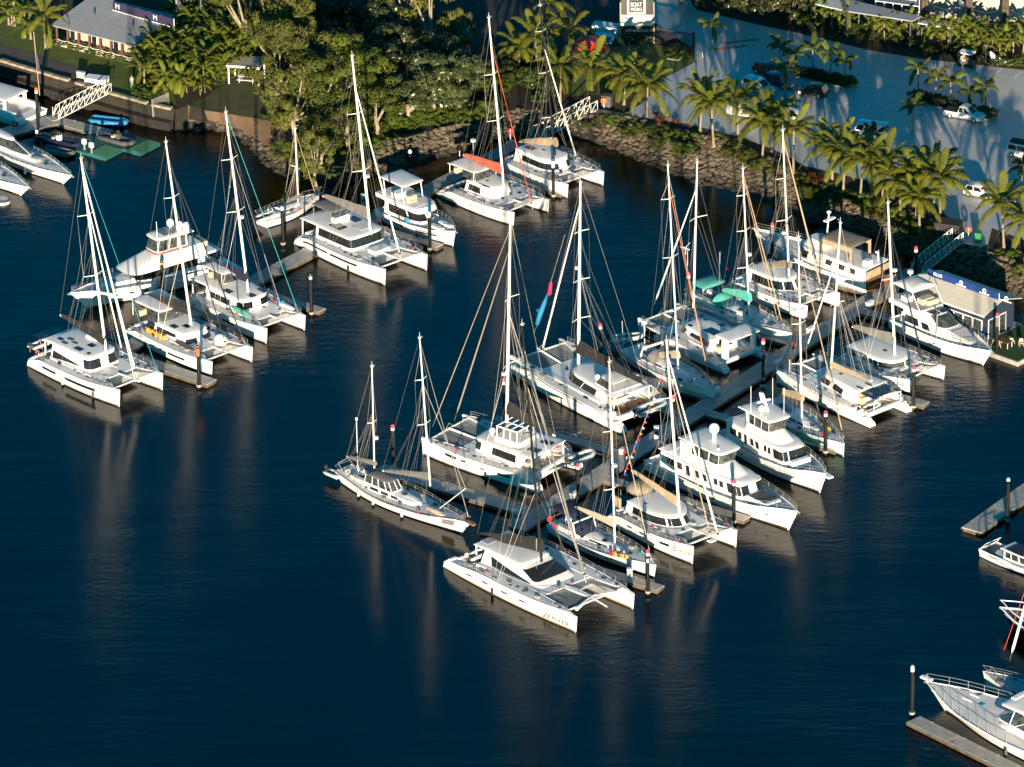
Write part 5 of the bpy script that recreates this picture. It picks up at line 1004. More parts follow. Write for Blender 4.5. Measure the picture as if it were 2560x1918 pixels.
Y21 = motoryacht('white flybridge yacht with a glass sunroof and white bimini beside the clubhouse', ('P',2458,914), ('P',2222,822), 5.0, 's', ((0,1.4),(.4,1.9),(.8,2.2),(1,2.4)), rake=1.5, wf=.2, fl=1.05, hullwin=((.55,.575,.5,.6),(.7,.71,.45,.52),(.78,.79,.45,.52),(.35,.5,.1,.12)), boot='boot', railt=(.5,.99))
tier(Y21, .14,.8,.8,.62,.16,1.8,3.0,.1,.88, wins=((.6,2.6,.2,.9),(3.1,4.2,.2,.8)), m='roof', name='deckhouse')
tier(Y21, .16,.64,.74,.6,.12,3.0,4.1,.14,.82, wins=((7,17,.08,.95),), m='roof', wm='clear', name='upper_cabin', blunt=3); Y21.add('sunroof', MB().rbox(.36*Y21.L,.49*Y21.L,-1.1,1.1,4.08,4.14,.05), 'hatch'); Y21.add('sunroof_bar', MB().box(.36*Y21.L,.49*Y21.L,-.03,.03,4.13,4.17), 'white')
tier(Y21, .0,.4,.86,.8,.1,3.6,4.2,.02,1.03, m='roof', name='flybridge', blunt=4); Y21.add('fly_sole', MB().box(.03*Y21.L,.37*Y21.L,-1.9,1.9,4.21,4.25), 'gdeck')
Y21.add('bimini', roofplate(outline(.02*Y21.L,.28*Y21.L,1.9,1.9,.4,4), 6.1, .05, crown=.35), 'sail')
for x0_, x1_ in ((.1,.04),(.1,.26)):
    for s in (-1,1): Y21.add('bimini_post', MB().tube([(x0_*Y21.L,s*1.8,4.2),(x1_*Y21.L,s*1.85,6.1)], .03, 5), 'steel')
for s in (-1,1): Y21.add('bimini_strut', MB().tube([(.36*Y21.L,s*1.8,4.2),(.27*Y21.L,s*1.85,6.1)], .05, 5), 'white')
Y21.add('sofa', MB().rbox(.22*Y21.L,.3*Y21.L,-.6,1.4,4.2,4.9,.15), 'seat'); Y21.add('sofa', MB().rbox(.3*Y21.L,.34*Y21.L,-.2,1.6,4.2,4.8,.15), 'seat'); Y21.add('wet_bar', MB().rbox(.1*Y21.L,.18*Y21.L,-1.5,-.5,4.2,4.8,.08), 'white')
Y21.add('sun_pad', MB().loft([lay(outline(.68*Y21.L,.88*Y21.L,1.25,.8,1.0,3), 2.2), lay(outline(.69*Y21.L,.87*Y21.L,1.15,.7,.9,3), 3.05, -.5)]), 'gdeck')
flag(Y21, (.6*Y21.L,-2.2,2.0), 'white', 1.0, 2.4, 3.0); Y21.add('radar_dome', MB().cyl((.02*Y21.L,1.,6.6), .35, .35, 12).tube([(.02*Y21.L,1.,4.2),(.02*Y21.L,1.,6.6)], .06, 5), 'white')
for s in (-1, 1): Y21.add('wiper', MB().tube([(.6*Y21.L,s*.5,3.1),(.56*Y21.L,s*1.1,3.6)], .025, 4), 'black')
def trawler(Y, wx, roofx, fwd, dome, pad):
    tier(Y, .12,.66,.84,.74,.08,1.6,3.5,.05,.95, wins=((.6,1.5,.45,.85),(1.8,2.3,.45,.85),(2.7,3.1,.3,.9),(3.6,4.1,.45,.85),(4.4,4.9,.45,.85)), m='roof', blunt=4.5, name='saloon')
    r1, r2 = tier(Y, .5,.745,.76,.70,.09,1.9,3.62,.035,.95, wins=((1.2,2.4,.45,.85),(3,4.2,.45,.85))+tuple((a, a+1.75, .34, .94) for a in fwd), m='roof', blunt=5, name='wheelhouse', wm='glass')
    Y.add('boat_deck', roofplate(outline(.1*Y.L,.715*Y.L,2.3,2.0,.14*Y.L,2.3), 3.62, .14, crown=.12), 'roof')
    tier(Y, .3,.66,.66,.52,.1,3.7,4.9,.14,.8, m='roof', blunt=3, name='upper_coaming')
    tier(Y, .3,.53,.6,.52,.06,4.7,6.1,-.01,1.04, wins=((1.2,2.9,.02,.97),(3.2,5.3,.02,.97),(5.6,8.7,.02,.97),(8.9,15.1,.02,.97),(15.3,18.4,.02,.97)), roof=(1.2,.35,.25,.16,.1), m='roof', blunt=3.6, wm='clear', name='skylounge')
    for s in (-1,1): Y.add('boat_deck_rail', MB().tube([(.1*Y.L,s*2.2,4.6),(.28*Y.L,s*2.2,4.6)], .03, 4).tube([(.1*Y.L,s*2.2,3.8),(.1*Y.L,s*2.2,4.6)], .03, 4).tube([(.2*Y.L,s*2.2,3.8),(.2*Y.L,s*2.2,4.6)], .03, 4), 'steel')
    Y.add('swim_platform', MB().rbox(-1.1,.05,-2.1,2.1,.35,.5,.08), 'teak')
Y25 = motoryacht('tall white motor yacht with a radar mast and a row of dark wheelhouse windows', ('P',2050,1233), ('P',1790,1108), 5.4, 's', ((0,1.5),(.4,1.7),(.75,2.2),(1,2.9)), rake=1.2, wf=.2, fl=1.3, boot='anti', hullwin=((.3,.33,.5,.6),), deckdrop=.6, rub=.66)
trawler(Y25, 0, 0, (5.5,7.4,9.3,11.2,13.0,14.9,16.8), 1, 0)
rm = Y25.add('radar_mast', MB().loft([lay(outline(.38*Y25.L,.42*Y25.L,.35,.25,.1), 6.3), lay(outline(.33*Y25.L,.36*Y25.L,.2,.15,.1), 8.2)]), 'white'); Y25.add('satellite_dome', MB().ell((.42*Y25.L,-.9,6.9),(.45,.45,.5),12,8), 'white', rm); Y25.add('radar_bar', MB().rbox(.36*Y25.L,.38*Y25.L,-.9,.9,7.3,7.45,.05), 'white', rm)
for x, y in ((.36,-1.7),(.5,1.2),(.34,1.6)): Y25.add('whip_antenna', MB().tube([(x*Y25.L,y,6.2),(x*Y25.L,y,9.6)], .03, 4), 'white')
Y25.add('roof_rail', MB().tube([(.34*Y25.L,-1.3,6.3),(.34*Y25.L,-1.3,6.6),(.5*Y25.L,-1.3,6.6),(.5*Y25.L,-1.3,6.3)], .03, 4), 'steel'); Y25.add('bow_seat', MB().rbox(.76*Y25.L,.8*Y25.L,-1.3,1.3,1.9,2.8,.1), 'white')
Y25.add('bow_pulpit', MB().rbox(Y25.L+.6,Y25.L+2.2,-.4,.4,2.72,2.9,.1), 'white')
Y26 = motoryacht('tall white motor yacht with a slatted sun pad on its foredeck, beside the Bijeux catamaran', ('P',1972,1326), ('P',1614,1178), 5.8, 's', ((0,1.5),(.4,1.8),(.75,2.2),(1,2.9)), rake=1.5, wf=.18, fl=1.3, boot='boot', hullwin=((.44,.47,.42,.54),(.52,.55,.42,.54),(.8,.82,.5,.56),(.86,.88,.5,.56)), deckdrop=.35, rub=.7)
trawler(Y26, 0, 0, (5.5,7.6,9.7,12.5,14.6,16.6), 1, 1)
sp = Y26.add('sun_pad', MB().loft([lay(outline(.73*Y26.L,.9*Y26.L,1.4,1.1,.3,5), 2.1), lay(outline(.735*Y26.L,.89*Y26.L,1.3,1.,.25,5), 2.62)]), 'white')
for i in range(9): Y26.add('pad_slat', MB().box(.745*Y26.L,.87*Y26.L,-1.1+i*.25,-.92+i*.25,2.6,2.66), 'dgrey', sp)
dm = Y26.add('dome_post', MB().tube([(.4*Y26.L,.4,6.3),(.4*Y26.L,.4,7.4)], .25, 8), 'white'); Y26.add('satellite_dome', MB().ell((.4*Y26.L,.4,7.8),(.6,.6,.65),14,10), 'white', dm)
Y26.add('funnel_fin', MB().rbox(.26*Y26.L,.31*Y26.L,-2.1,-1.9,3.8,6.0,.05), 'roof'); Y26.add('nav_light', MB().cyl((.5*Y26.L,-.9,6.3),.12,.25,8), 'white')
# ------------------------------------------------------------------ left hand basin
for lab, bw, st, dx in (('white sports cruiser with a tinted wraparound windscreen and a round bow cushion', ('P',158,461), ('P',-92,362), 0), ('lower sports cruiser cut by the left edge of the picture', ('P',52,490), ('P',-190,392), 1)):
    Y = motoryacht(lab, bw, st, 4.0, 's', ((0,1.2),(.4,1.45),(.8,1.6),(1,1.75)), rake=1.9, wf=.1, fl=1.2, boot='boot', railt=(.55,.99), railh=.55, group='sports cruisers in the left basin', cat='motor cruiser', name='sports_cruiser', deckdrop=.03, tr=.9, bowrail=True)
    tier(Y, .2,.82,.72,.5,.22,1.35,1.95,.12,.8, m='roof', name='foredeck'); tier(Y, .24,.66,.66,.5,.22,1.9,3.0,.2,.66, wins=((2.6,11.6,.08,.92),(12.4,21.4,.08,.92)), m='roof', wm='clear', name='cabin', roof=(.8,.1,.1,.12,.1), blunt=2.2)
    Y.add('sun_pad', MB().ell((.72*Y.L,0,2.0),(.9,.7,.12),14,6), 'gdeck'); Y.add('radar_arch', MB().tube([(.12*Y.L,-1.5,1.6),(.2*Y.L,-1.3,3.4),(.2*Y.L,1.3,3.4),(.12*Y.L,1.5,1.6)], .18, 8), 'roof'); Y.add('radar_dome', MB().ell((.22*Y.L,0,3.75),(.35,.35,.25),12,6), 'white')
    Y.hatch(.82*Y.L, 0, 1.75, .5, .5); Y.hatch(.64*Y.L, .6, 2.2, .4, .4)
    fender(Y, Y.hull, .7, -1, 'hyp')
Y1 = motoryacht('white hardtop boat with a wide stern platform, cut by the left edge', ('P',-160,232), ('P',52,322), 5.4, 'p', ((0,1.0),(.4,1.4),(1,2.0)), rake=1.2, tr=1., boot='anti', bowrail=False, group='motor yachts in the marina', deckdrop=.05)
tier(Y1, .3,.8,.8,.7,.1,1.2,3.0,.1,.9, wins=((1,5,.3,.85),(6,18,.3,.85)), m='roof', blunt=4, roof=(2.4,.2,.2,.18,.08)); 
for s in (-1,1): Y1.add('cockpit_side', MB().rbox(.06*Y1.L,.3*Y1.L,s*2.2-.25,s*2.2+.25,1.0,1.8,.08), 'roof')
Y1.add('cockpit_well', MB().box(.08*Y1.L,.28*Y1.L,-1.8,1.8,1.06,1.1), 'gdeck'); Y1.add('hardtop_leg', MB().rbox(.17*Y1.L,.2*Y1.L,1.8,2.1,1.,3.,.05), 'roof'); Y1.add('hardtop_leg', MB().rbox(.17*Y1.L,.2*Y1.L,-2.1,-1.8,1.,3.,.05), 'roof')
dinghy('navy tender with a white outboard and console in the left basin', ('S',800,870), 6.4, 2.3, -36, .1, tubes='navy', console='white', motor='white', name='console_tender')
dinghy('grey inflatable behind the bow of the sports cruiser', ('S',800,1010), 4.6, 2.0, -28, .1, tubes='grey', motor='dgrey')
dinghy('black open tender with orange seats on the green dock', ('S',1620,850), 5.0, 2.1, -36, .5, tubes='dgrey', seat_m='orange', motor='black', name='open_tender', console='dgrey')
dinghy('light blue inflatable with bright blue cushions by the seawall', ('S',1500,590), 5.0, 2.2, -18, .2, tubes='azure', seat_m='blue', motor=None)
def outboard(label, p):
    g = G(*p, .4); t = thing('outboard_motor', label, 'outboard motor', g, math.radians(-36)); MB().rbox(-.35,.35,-.25,.25,.8,1.5,.14).build('cowling', 'hyp', t); MB().rbox(-.1,.14,-.09,.09,-.3,.85,.04).build('leg', 'steel', t); MB().tube([(-.2,0,-.3),(.3,0,-.3)], .08, 6).build('gearcase', 'steel', t)
outboard('tall silver outboard standing on the small green dock', ('S',1165,960)); outboard('tilted silver outboard next to the tall one on the small green dock', ('S',1265,1010))
bu = thing('mooring_buoy', 'round grey rimmed float at the left edge below the cruisers', 'buoy', G('A',12,500)); MB().cyl((0,0,-.3), 1.0, .75, 20).build('float', 'hyp', bu); MB().torus((0,0,.42), .95, .12, 'z', 20).build('rim', 'dgrey', bu)
# ------------------------------------------------------------------ right edge
Y32 = motoryacht('small white launch with a blue-grey hardtop by the right edge', ('P',2640,1462), ('P',2449,1392), 3.0, 's', ((0,1.0),(.5,1.1),(1,1.4)), rake=.9, boot='navy', bowrail=False, cat='launch', name='launch', group=None, deckdrop=.1)
tier(Y32, .34,.66,.76,.66,.08,1.0,2.1,.04,.94, wins=((.6,2.6,.3,.92),(3,5.4,.3,.92),(6,11.8,.3,.92),(12.2,18,.3,.92)), m='roof', wm='clear', blunt=5, roof=(.5,.2,.1,.12,.03)); Y32.add('roof_cover', MB().box(.36*Y32.L,.6*Y32.L,-1.,1.,2.27,2.3), 'navy'); Y32.add('cockpit_well', MB().box(.03*Y32.L,.32*Y32.L,-1.1,1.1,.92,.96), 'dgrey'); Y32.add('green_bag', MB().ell((.45*Y32.L,-.6,1.4),(.4,.3,.2),8,6), 'green'); Y32.add('bait_board', MB().tube([(.1,-1.3,1.),(.9,-1.2,1.9),(.9,1.2,1.9),(.1,1.3,1.)], .04, 5), 'white')
Y33 = motoryacht('dark hulled boat at the right edge showing only its curved bow rail', ('P',2530,1572), ('P',2760,1680), 4.6, 'p', ((0,1.5),(.5,1.7),(1,2.1)), rake=1.4, p=3.6, tm=.5, mat_='pile', boot='anti', deckm='dgrey', group=None, cat='boat', name='moored_boat', bowrail=False)
for h in (.0,.9): 
    Y33.add('bow_rail', MB().tube([Y33.hull.P(t,1,1)+Vector((0,0,h)) for t in (.6,.75,.87,.94,.98)]+[Y33.hull.P(1,1,1)+Vector((.25,0,h))]+[Y33.hull.P(t,1,-1)+Vector((0,0,h)) for t in (.98,.94,.87,.75,.6)], .11 if h == 0 else .06, 6), 'gel' if h == 0 else 'white')
N35 = monohull('shaded blue-white yacht behind the sport fishing boat, with a rolled sail and red halyard', ('P',2468,1728), ('P',2740,1846), 5.0, 'p', cabin=(.3,.7,.55,.3,.12), rake=.6, hatches=[(.88,.15,-1,.7,.6)], deckm='gdeck',
    mastargs=dict(base=('P',2625,1748), top=('P',2650,1180), spread=(.5,), sw=1., stays=[(.95,('P',2524,1652),.16,'sail'),(.9,('P',2510,1625),.035,'rred')]), sheer=((0,1.2),(.5,1.5),(1,2.2)))
Y34 = motoryacht('sport fishing boat with a white hardtop and long bow rail in the lower right corner', ('P',2362,1776), ('P',2700,1962), 7.4, 'p', ((0,1.3),(.4,1.6),(.75,2.1),(1,2.5)), rake=2.6, wf=.1, fl=1.5, tm=.45, p=3.2, boot='boot', railt=(.45,1), railh=1.0, cat='fishing boat', name='sport_fishing_boat', group=None, deckdrop=.05, mat_='gel')
tier(Y34, .2,.62,.74,.5,.16,1.9,2.9,.1,.86, m='roof', name='trunk'); tier(Y34, .3,.62,.66,.5,.12,2.7,4.3,.16,.8, wins=((2.4,5.2,.1,.92),(5.5,9,.1,.92),(9.3,14.7,.1,.92),(15,18.5,.1,.92)), m='roof', wm='clear', name='helm_cabin', blunt=3)
Y34.add('hardtop', roofplate(outline(.12*Y34.L,.56*Y34.L,2.4,2.2,.8,4), 4.9, .16, crown=.12), 'roof')
for x in (.2,.34,.46): 
    for s in (-1,1): Y34.add('hardtop_strut', MB().tube([(x*Y34.L+.9,s*2.2,2.4),(x*Y34.L,s*2.,4.95)], .06, 6), 'white')
Y34.hatch(.4*Y34.L,.4,5.1,.6,.6); Y34.add('radar_bar', MB().rbox(.5*Y34.L,.53*Y34.L,-1.,1.,5.4,5.55,.05), 'white'); Y34.add('roof_pod', MB().ell((.28*Y34.L,.3,5.2),(1.6,.9,.35),14,6), 'white')
for s in (-1,1): Y34.add('outrigger', MB().tube([(.3*Y34.L,s*2.2,3.),(.24*Y34.L,s*2.5,9.5)], .04, 5), 'alu'); Y34.add('foredeck_cleat', MB().rbox(.8*Y34.L,.86*Y34.L,s*.6-.05,s*.6+.05,2.75,2.85), 'white')
Y34.add('anchor_pulpit', MB().rbox(Y34.L+1.9,Y34.L+3.4,-.3,.3,2.85,3.05,.08), 'white'); Y34.hatch(.76*Y34.L,0,2.62,.7,.7,'azure'); fender(Y34, Y34.hull, .45, 1, 'dgrey')
# ------------------------------------------------------------------ vegetation
M['frond'] = leafmat('palm frond', (.095,.115,.012), (.19,.19,.024), .3)
M['cane'] = leafmat('cane palm leaf', (.085,.115,.012), (.17,.19,.022), .3)
M['fox'] = leafmat('foxtail frond', (0.062,0.093,0.0155), (0.1054,0.1302,0.0248), .3)
M['olive'] = leafmat('casuarina foliage', (.052,.064,.008), (.115,.125,.016), .2, .7)
M['mang'] = leafmat('mangrove foliage', (.042,.062,.004), (.10,.12,.010), .2, .6)
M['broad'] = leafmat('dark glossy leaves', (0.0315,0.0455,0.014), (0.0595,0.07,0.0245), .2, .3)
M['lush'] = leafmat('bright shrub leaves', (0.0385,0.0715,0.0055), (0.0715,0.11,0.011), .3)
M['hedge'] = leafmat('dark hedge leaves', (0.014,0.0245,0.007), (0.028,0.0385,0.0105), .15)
M['brom'] = leafmat('red bromeliad leaves', (0.2,0.04,0.012), (0.28,0.096,0.016), .3)
M['ptrunk'] = mat('palm trunk', (0.224,0.176,0.12), .9, var=.3, scale=3, bump=.4, bscale=10)
M['bark'] = mat('pale bark', (0.273,0.221,0.156), .9, var=.3, scale=2, bump=.4, bscale=8)
M['dbark'] = mat('dark bark', (.09,.06,.04), .9, var=.3, scale=2)
def frond_mesh(l, rise, droop, m, seed, nl=17, ll=.62, lw=.085, sag=.35, plume=False):
    r_ = random.Random(seed); mb = MB(); P = lambda s: Vector((l*(s*.95-.12*s*s*droop), 0, l*(rise*s-droop*s*s*.62)))
    mb.tube([P(k/7) for k in range(8)], [.045-.005*k for k in range(8)], 3)
    for i in range(nl):
        s = .16+.84*i/(nl-1); p = P(s); d = (P(min(1, s+.03))-P(s-.03)).normalized(); L_ = ll*(math.sin(math.pi*min(1, s*.82+.1)))**.6*r_.uniform(.7,1.15)
        for sd_ in (-1, 1):
            for up in ((0,) if not plume else (-.6,.5)):
                o = Vector((0, sd_, 0)); tip = p+(d*.55+o*.85+Vector((0,0,up))).normalized()*L_+Vector((0,0,-sag*L_)); mid_ = p.lerp(tip, .5)+Vector((0,0,sag*L_*.35)); w = d*lw
                mb.add([p-w*.5, p+w*.5, mid_+w*.75, mid_-w*.75, tip], [(0,1,2,3),(3,2,4)])
    return mb.mesh('frond', m, 0)
FR = {}
for key, l, m, ll, lw, plume in (('coco',4.2,'frond',.85,.10,False),('cane',2.3,'cane',.48,.075,False),('fox',1.9,'fox',.42,.12,True)):
    FR[key] = [frond_mesh(l*(.95+.05*k if k < 4 else .8), ri, dr, m, k+10, ll=ll, lw=lw, plume=plume, nl=28 if not plume else 14) for k, (ri, dr) in enumerate(((1.25,1.15),(.95,1.25),(.55,1.15),(.15,1.0),(1.6,1.05)))]
TRK = {}
def trunk_mesh(h, r, bend=0):
    return MB().tube([(bend*math.sin(k/6*1.6)*h*.2, 0, h*k/6) for k in range(7)], [r*1.5]+[r*(1.05-.04*k) for k in range(6)], 8)
def palm(label, base, h, kind='coco', n=17, sc=1., group='palms along the shore', r=.15, stems=1, z=LZ, cat='palm tree', name='palm_tree', g=None):
    g = g or G('P', base[0], base[1], z); t = thing(name, label, cat, g, rnd.uniform(0, 6.28), group)
    for st in range(stems):
        off = Vector((0,0,0)) if stems == 1 else Vector((rnd.uniform(-.7,.7), rnd.uniform(-.7,.7), 0)); hh = h*(1 if st == 0 else rnd.uniform(.45,.9))
        key = (round(hh*2)/2, r); 
        if key not in TRK: TRK[key] = trunk_mesh(key[0], r, .25).mesh('trunk', 'ptrunk')
        o = link('trunk', TRK[key], t); o.location = off; o.rotation_euler = (0,0,rnd.uniform(0,6.3)); a = o.rotation_euler.z; b = .25*math.sin(1.6)*key[0]*.2; tip = off+Vector((b*math.cos(a), b*math.sin(a), key[0]-.1))
        nn = n if stems == 1 else max(5, n//stems+1)
        for i in range(nn):
            f = i/nn; v = 4 if i < nn*.1 else (0 if f < .35 else (1 if f < .6 else (2 if f < .85 else 3)))
            q = link('frond', FR[kind][v], t); q.location = tip; q.rotation_euler = (rnd.uniform(-.15,.15), rnd.uniform(-.12,.12), i*2.4+rnd.uniform(-.2,.2)); s_ = sc*rnd.uniform(.88,1.1); q.scale = (s_, s_, s_)
    return t
ord_ = ['low behind the orange life ring bin','second left of the covered boat trailer','just right of the covered boat trailer','behind the spiky palm by the hatchback','by the dark gap right of the lit rocks','beside the middle gangway head','behind the white caravan','left of the covered boat trailer','with the fullest crown above the lit rocks','leaning over the rock wall','between two lower palms on the bank','above the bright green bank plants','near the parking edge below the van','with the tallest spiky crown','in front of the white hatchback','at the bend of the shore path','close to the right gangway head','beside the green bin','cut by the right edge']
SH = [(1560,262,4),(1750,330,5),(1930,380,5),(2335,520,5),(2080,450,4.5),(1617,296,4.5),(1785,368,6.2),(1845,338,5),(1905,402,5),(1983,437,6),(2108,482,5.5),(2150,500,5.5),(2205,512,5.5),(2290,545,6.2),(2352,560,6),(2300,582,4.5),(2250,540,4.5),(2510,622,6),(2562,655,5.5)]
for k, (x, y, h) in enumerate(SH): palm('arching green coconut palm '+ord_[k], (x, y), h, 'coco', 27, rnd.uniform(.84,1.06))
for k, (x, y, h, w) in enumerate(((1400,255,5,'behind the gangway landing'),(1420,155,4.5,'between the sign tower and the gangway'),(1345,180,5,'in the dark grove left of the sign tower'),(1530,215,2.2,'low in the shade below the sign tower'),(1377,125,6.5,'with a pale bushy head at the top edge'),(1585,172,1.2,'directly below the sign tower'),(1480,225,3.5,'half shaded on the verge lawn'),(1300,190,4,'left of the grove palms'))):
    palm('green palm '+w, (x, y), h, 'coco', 15, .95, 'palms in the grove by the sign')
palm('royal palm with a pale trunk on the bright lawn', (114,124), 4.6, 'coco', 14, 1.0, None); palm('bushy palm left of the verandah at the top left', (70,96), 4, 'cane', 22, 1.3, None, stems=2); palm('small palm with a pale trunk by the left gangway head', (361,228), 2.8, 'coco', 10, .7, None)
palm('leafy palm behind the lawn in the top left corner', (35,60), 3.5, 'cane', 20, 1.3, None, stems=3)
# golden cane thicket
cells = [(x, y) for y in range(60, 246, 21) for x in range(335, 640, 27) if x > 440-(y-60)*.62 and y < 250-(max(0, x-470))*.42 and y > 55 and not (x < 400 and y > 200)]
for (x, y) in cells:
    palm('one of the cane palms in the thicket right of the verandah', (x+rnd.uniform(-9,9), y+rnd.uniform(-7,7)), rnd.uniform(1.6,3.4), 'cane', 28, rnd.uniform(.85,1.15), 'cane palms in the thicket', r=.06, stems=3, name='cane_palm')
# small foxtails in the parking islands
where = ['at the left end of the first island','second in the first island','tallest in the first island','fourth in the first island','at the right end of the first island','standing alone left of the black hatchback','at the left end of the second island','second in the second island','third in the second island','shortest in the second island','at the right end of the second island behind the pickup','standing alone left of the pickup','growing in front of the white van','by the car at the right edge','beside the round hedge near the gate']
FX = [(280,472,370),(418,542,420),(543,572,380),(680,592,430),(800,622,480),(325,772,560),(1380,742,560),(1508,782,620),(1637,782,650),(1785,812,740),(1908,862,710),(1328,1062,830),(1040,1200,1060),(2190,1482,1320)]
for k, (x, yb, yc) in enumerate(FX):
    p = px('E', x, yb); palm('small foxtail palm '+where[k], p, (yb-yc)/3.16/17.3, 'fox', 8, 1.15, 'small foxtail palms in the car park', r=.08, name='foxtail_palm')
palm('small foxtail palm '+where[14], px('D', 1675, 400), 3.4, 'fox', 8, 1.1, 'small foxtail palms in the car park', r=.08, name='foxtail_palm')
# garden row at the far side
FRW = [(440,130),(500,150),(560,170),(620,210),(690,230),(740,190),(800,240),(860,260),(900,230),(1010,280),(1060,300),(1110,330),(1170,310),(1230,340),(1290,330),(1400,330),(1460,370),(1520,390),(1580,350),(1640,400),(1700,370),(1760,400),(1820,380),(1880,420),(1950,400),(2010,440),(2080,430),(2140,450),(2200,440),(2100,360),(1990,340),(1870,340),(1760,330),(2190,340),(520,90),(640,110),(760,110)]
ORDS = 'first second third fourth fifth sixth seventh eighth ninth tenth eleventh twelfth thirteenth fourteenth fifteenth sixteenth seventeenth eighteenth nineteenth twentieth'.split()
FRW.sort()
for k, (x, y) in enumerate(FRW):
    p = px('E', x+rnd.uniform(-12,12), y); palm('garden row palm beyond the car park, '+(ORDS[k]+' from the left end' if k < 19 else ORDS[len(FRW)-1-k]+' from the right end'), p, rnd.uniform(1.7,3.3), 'cane' if k % 3 else 'fox', 18 if k % 3 else 11, rnd.uniform(.65,.9), 'palms in the garden row', r=.09, stems=1+(k % 3 == 1)*1, name='garden_palm')
# crowns
def crown_mesh(seed, m, n, leaf, clumps, flat=.8, droop=0, hole=.0, aspect=1.6):
    r_ = random.Random(seed); mb = MB(); cs = []
    for i in range(clumps):
        a = r_.uniform(0, 6.28); z = r_.uniform(-.75, 1); rr = math.sqrt(max(0, 1-z*z*.9))*r_.uniform(.62,1.0); cs.append((Vector((rr*math.cos(a), rr*math.sin(a), z*flat)), r_.uniform(.16,.36)))
    per = n//clumps; vs = []; fs = []
    for c, cr in cs:
        for j in range(per):
            d = Vector((r_.gauss(0,1), r_.gauss(0,1), r_.gauss(0,1))).normalized(); p = c+Vector((d.x*cr, d.y*cr, d.z*cr*.7))*r_.uniform(.72,1.05)
            nrm_ = (d+Vector((r_.uniform(-.7,.7), r_.uniform(-.7,.7), r_.uniform(-.2,.9)))).normalized(); u = nrm_.cross(Vector((r_.uniform(-1,1), r_.uniform(-1,1), .3))).normalized(); w = nrm_.cross(u)
            if droop: u = (u*(1-droop)+Vector((0,0,-1))*droop).normalized(); w = u.cross(nrm_).normalized()
            s = leaf*r_.uniform(.7,1.3); o = len(vs); vs += [p-u*s*aspect*.5, p+w*s*.42, p+u*s*aspect*.5, p-w*s*.42]; fs.append((o, o+1, o+2, o+3))
    mb.v = [tuple(v) for v in vs]; mb.f = fs; me = mb.mesh('crown', m, 0); me['c'] = 0
    return me, cs
CR = {}
for k, m, n, leaf, cl, fl, dr, asp in (('olive','olive',5200,.05,34,1.15,.45,2.8),('mang','mang',5600,.055,34,.8,.0,1.4),('broad','broad',4200,.085,30,.8,.1,1.5),('lush','lush',2600,.10,26,.7,.1,1.7),('hedge','hedge',2600,.09,24,.6,0,1.4),('sparse','olive',2300,.06,26,1.25,.35,2.6)):
    CR[k] = [crown_mesh(hash_+i, m, n, leaf, cl, fl, dr, aspect=asp) for i, hash_ in enumerate((11, 53, 97))]
def tree(label, base, h, r, kind='mang', group='trees on the shore', hs=1., bark='bark', cat='tree', name='tree', z=LZ, limbs=6):
    g = G('P', base[0], base[1], z); t = thing(name, label, cat, g, rnd.uniform(0,6.28), group); me, cs = CR[kind][rnd.randrange(3)]
    o = link('crown', me, t); o.location = (0,0,h); o.scale = (r, r, r*hs)
    mb = MB(); mb.tube([(0,0,-.2),(.1*r,.05*r,h*.35),(-.05*r,0,h*.75)], [.09*r+.05,.07*r+.04,.05*r+.03], 7); tr = mb.build('trunk', bark, t)
    lb = MB()
    for c, cr in rnd.sample(cs, min(limbs, len(cs))):
        e = Vector((c.x*r, c.y*r, h+c.z*r*hs)); m_ = e*.5+Vector((0,0,h*.22)); lb.tube([(0,0,h*.45), m_, e*.97], [.045*r+.02, .03*r+.015, .02], 5)
        for q in range(2): f = e+Vector((rnd.uniform(-.3,.3)*r, rnd.uniform(-.3,.3)*r, rnd.uniform(0,.3)*r)); lb.tube([m_.lerp(e, .5), f], [.03,.012], 4)
    lb.build('limbs', bark, t); return t
TR = [('tall olive green casuarina behind the picnic shelter',(692,236),8.8,3.9,'olive',1.3),('tall casuarina over the eroded bank',(705,305),8,4.4,'olive',1.1),('casuarina hanging over the water behind the small sloop',(738,350),6,3.6,'olive',1.1),
('casuarina rising at the top edge left of the dark road',(620,150),7.5,4.2,'olive',1.2),('casuarina with grey limbs beside the tall one',(735,235),8.5,4.0,'olive',1.2),('broad mangrove with bare pale branches in its middle',(805,335),7,4.6,'mang',.9),('rounded mangrove behind the bare branched one',(845,272),7,4.4,'mang',.9),('mangrove left of the first tall mast',(905,300),6.2,4.3,'mang',.9),('low mangrove right of the tall catamaran mast',(940,345),4.2,3.4,'mang',.9),('low mangrove at the water edge',(868,378),4,3.2,'mang',.9),('leaning mangrove above the slim cruiser',(800,415),4.2,2.8,'mang',1),('feathery young casuarina at the tip of the bank',(790,462),3.6,2.1,'sparse',1.3),
('dark broadleaf tree with big clustered leaves',(1075,300),5.2,4.4,'broad',.85),('dark broadleaf tree right of its twin',(1142,292),5.0,4.2,'broad',.85),('dark broadleaf tree behind the pair',(1112,215),4.4,4.0,'broad',.85),('rounded broadleaf shrub tree above the red boomed catamaran',(1020,310),3.6,3.0,'broad',.9),
('thin tree with bare pale limbs at the top centre',(1078,150),6.6,3.8,'sparse',1.25),('small thin tree right of the bare limbed one',(1158,140),3.2,1.6,'sparse',1.6),('another small thin tree by the dark road',(1120,135),3,1.4,'sparse',1.5),('sparse tree at the top edge above the dark gap',(1020,110),5.5,3.2,'sparse',1.2)]
for lab, b, h, r, kd, hs in TR: tree(lab, b, h, r, kd, hs=hs, limbs=12 if kd == 'sparse' else 6)
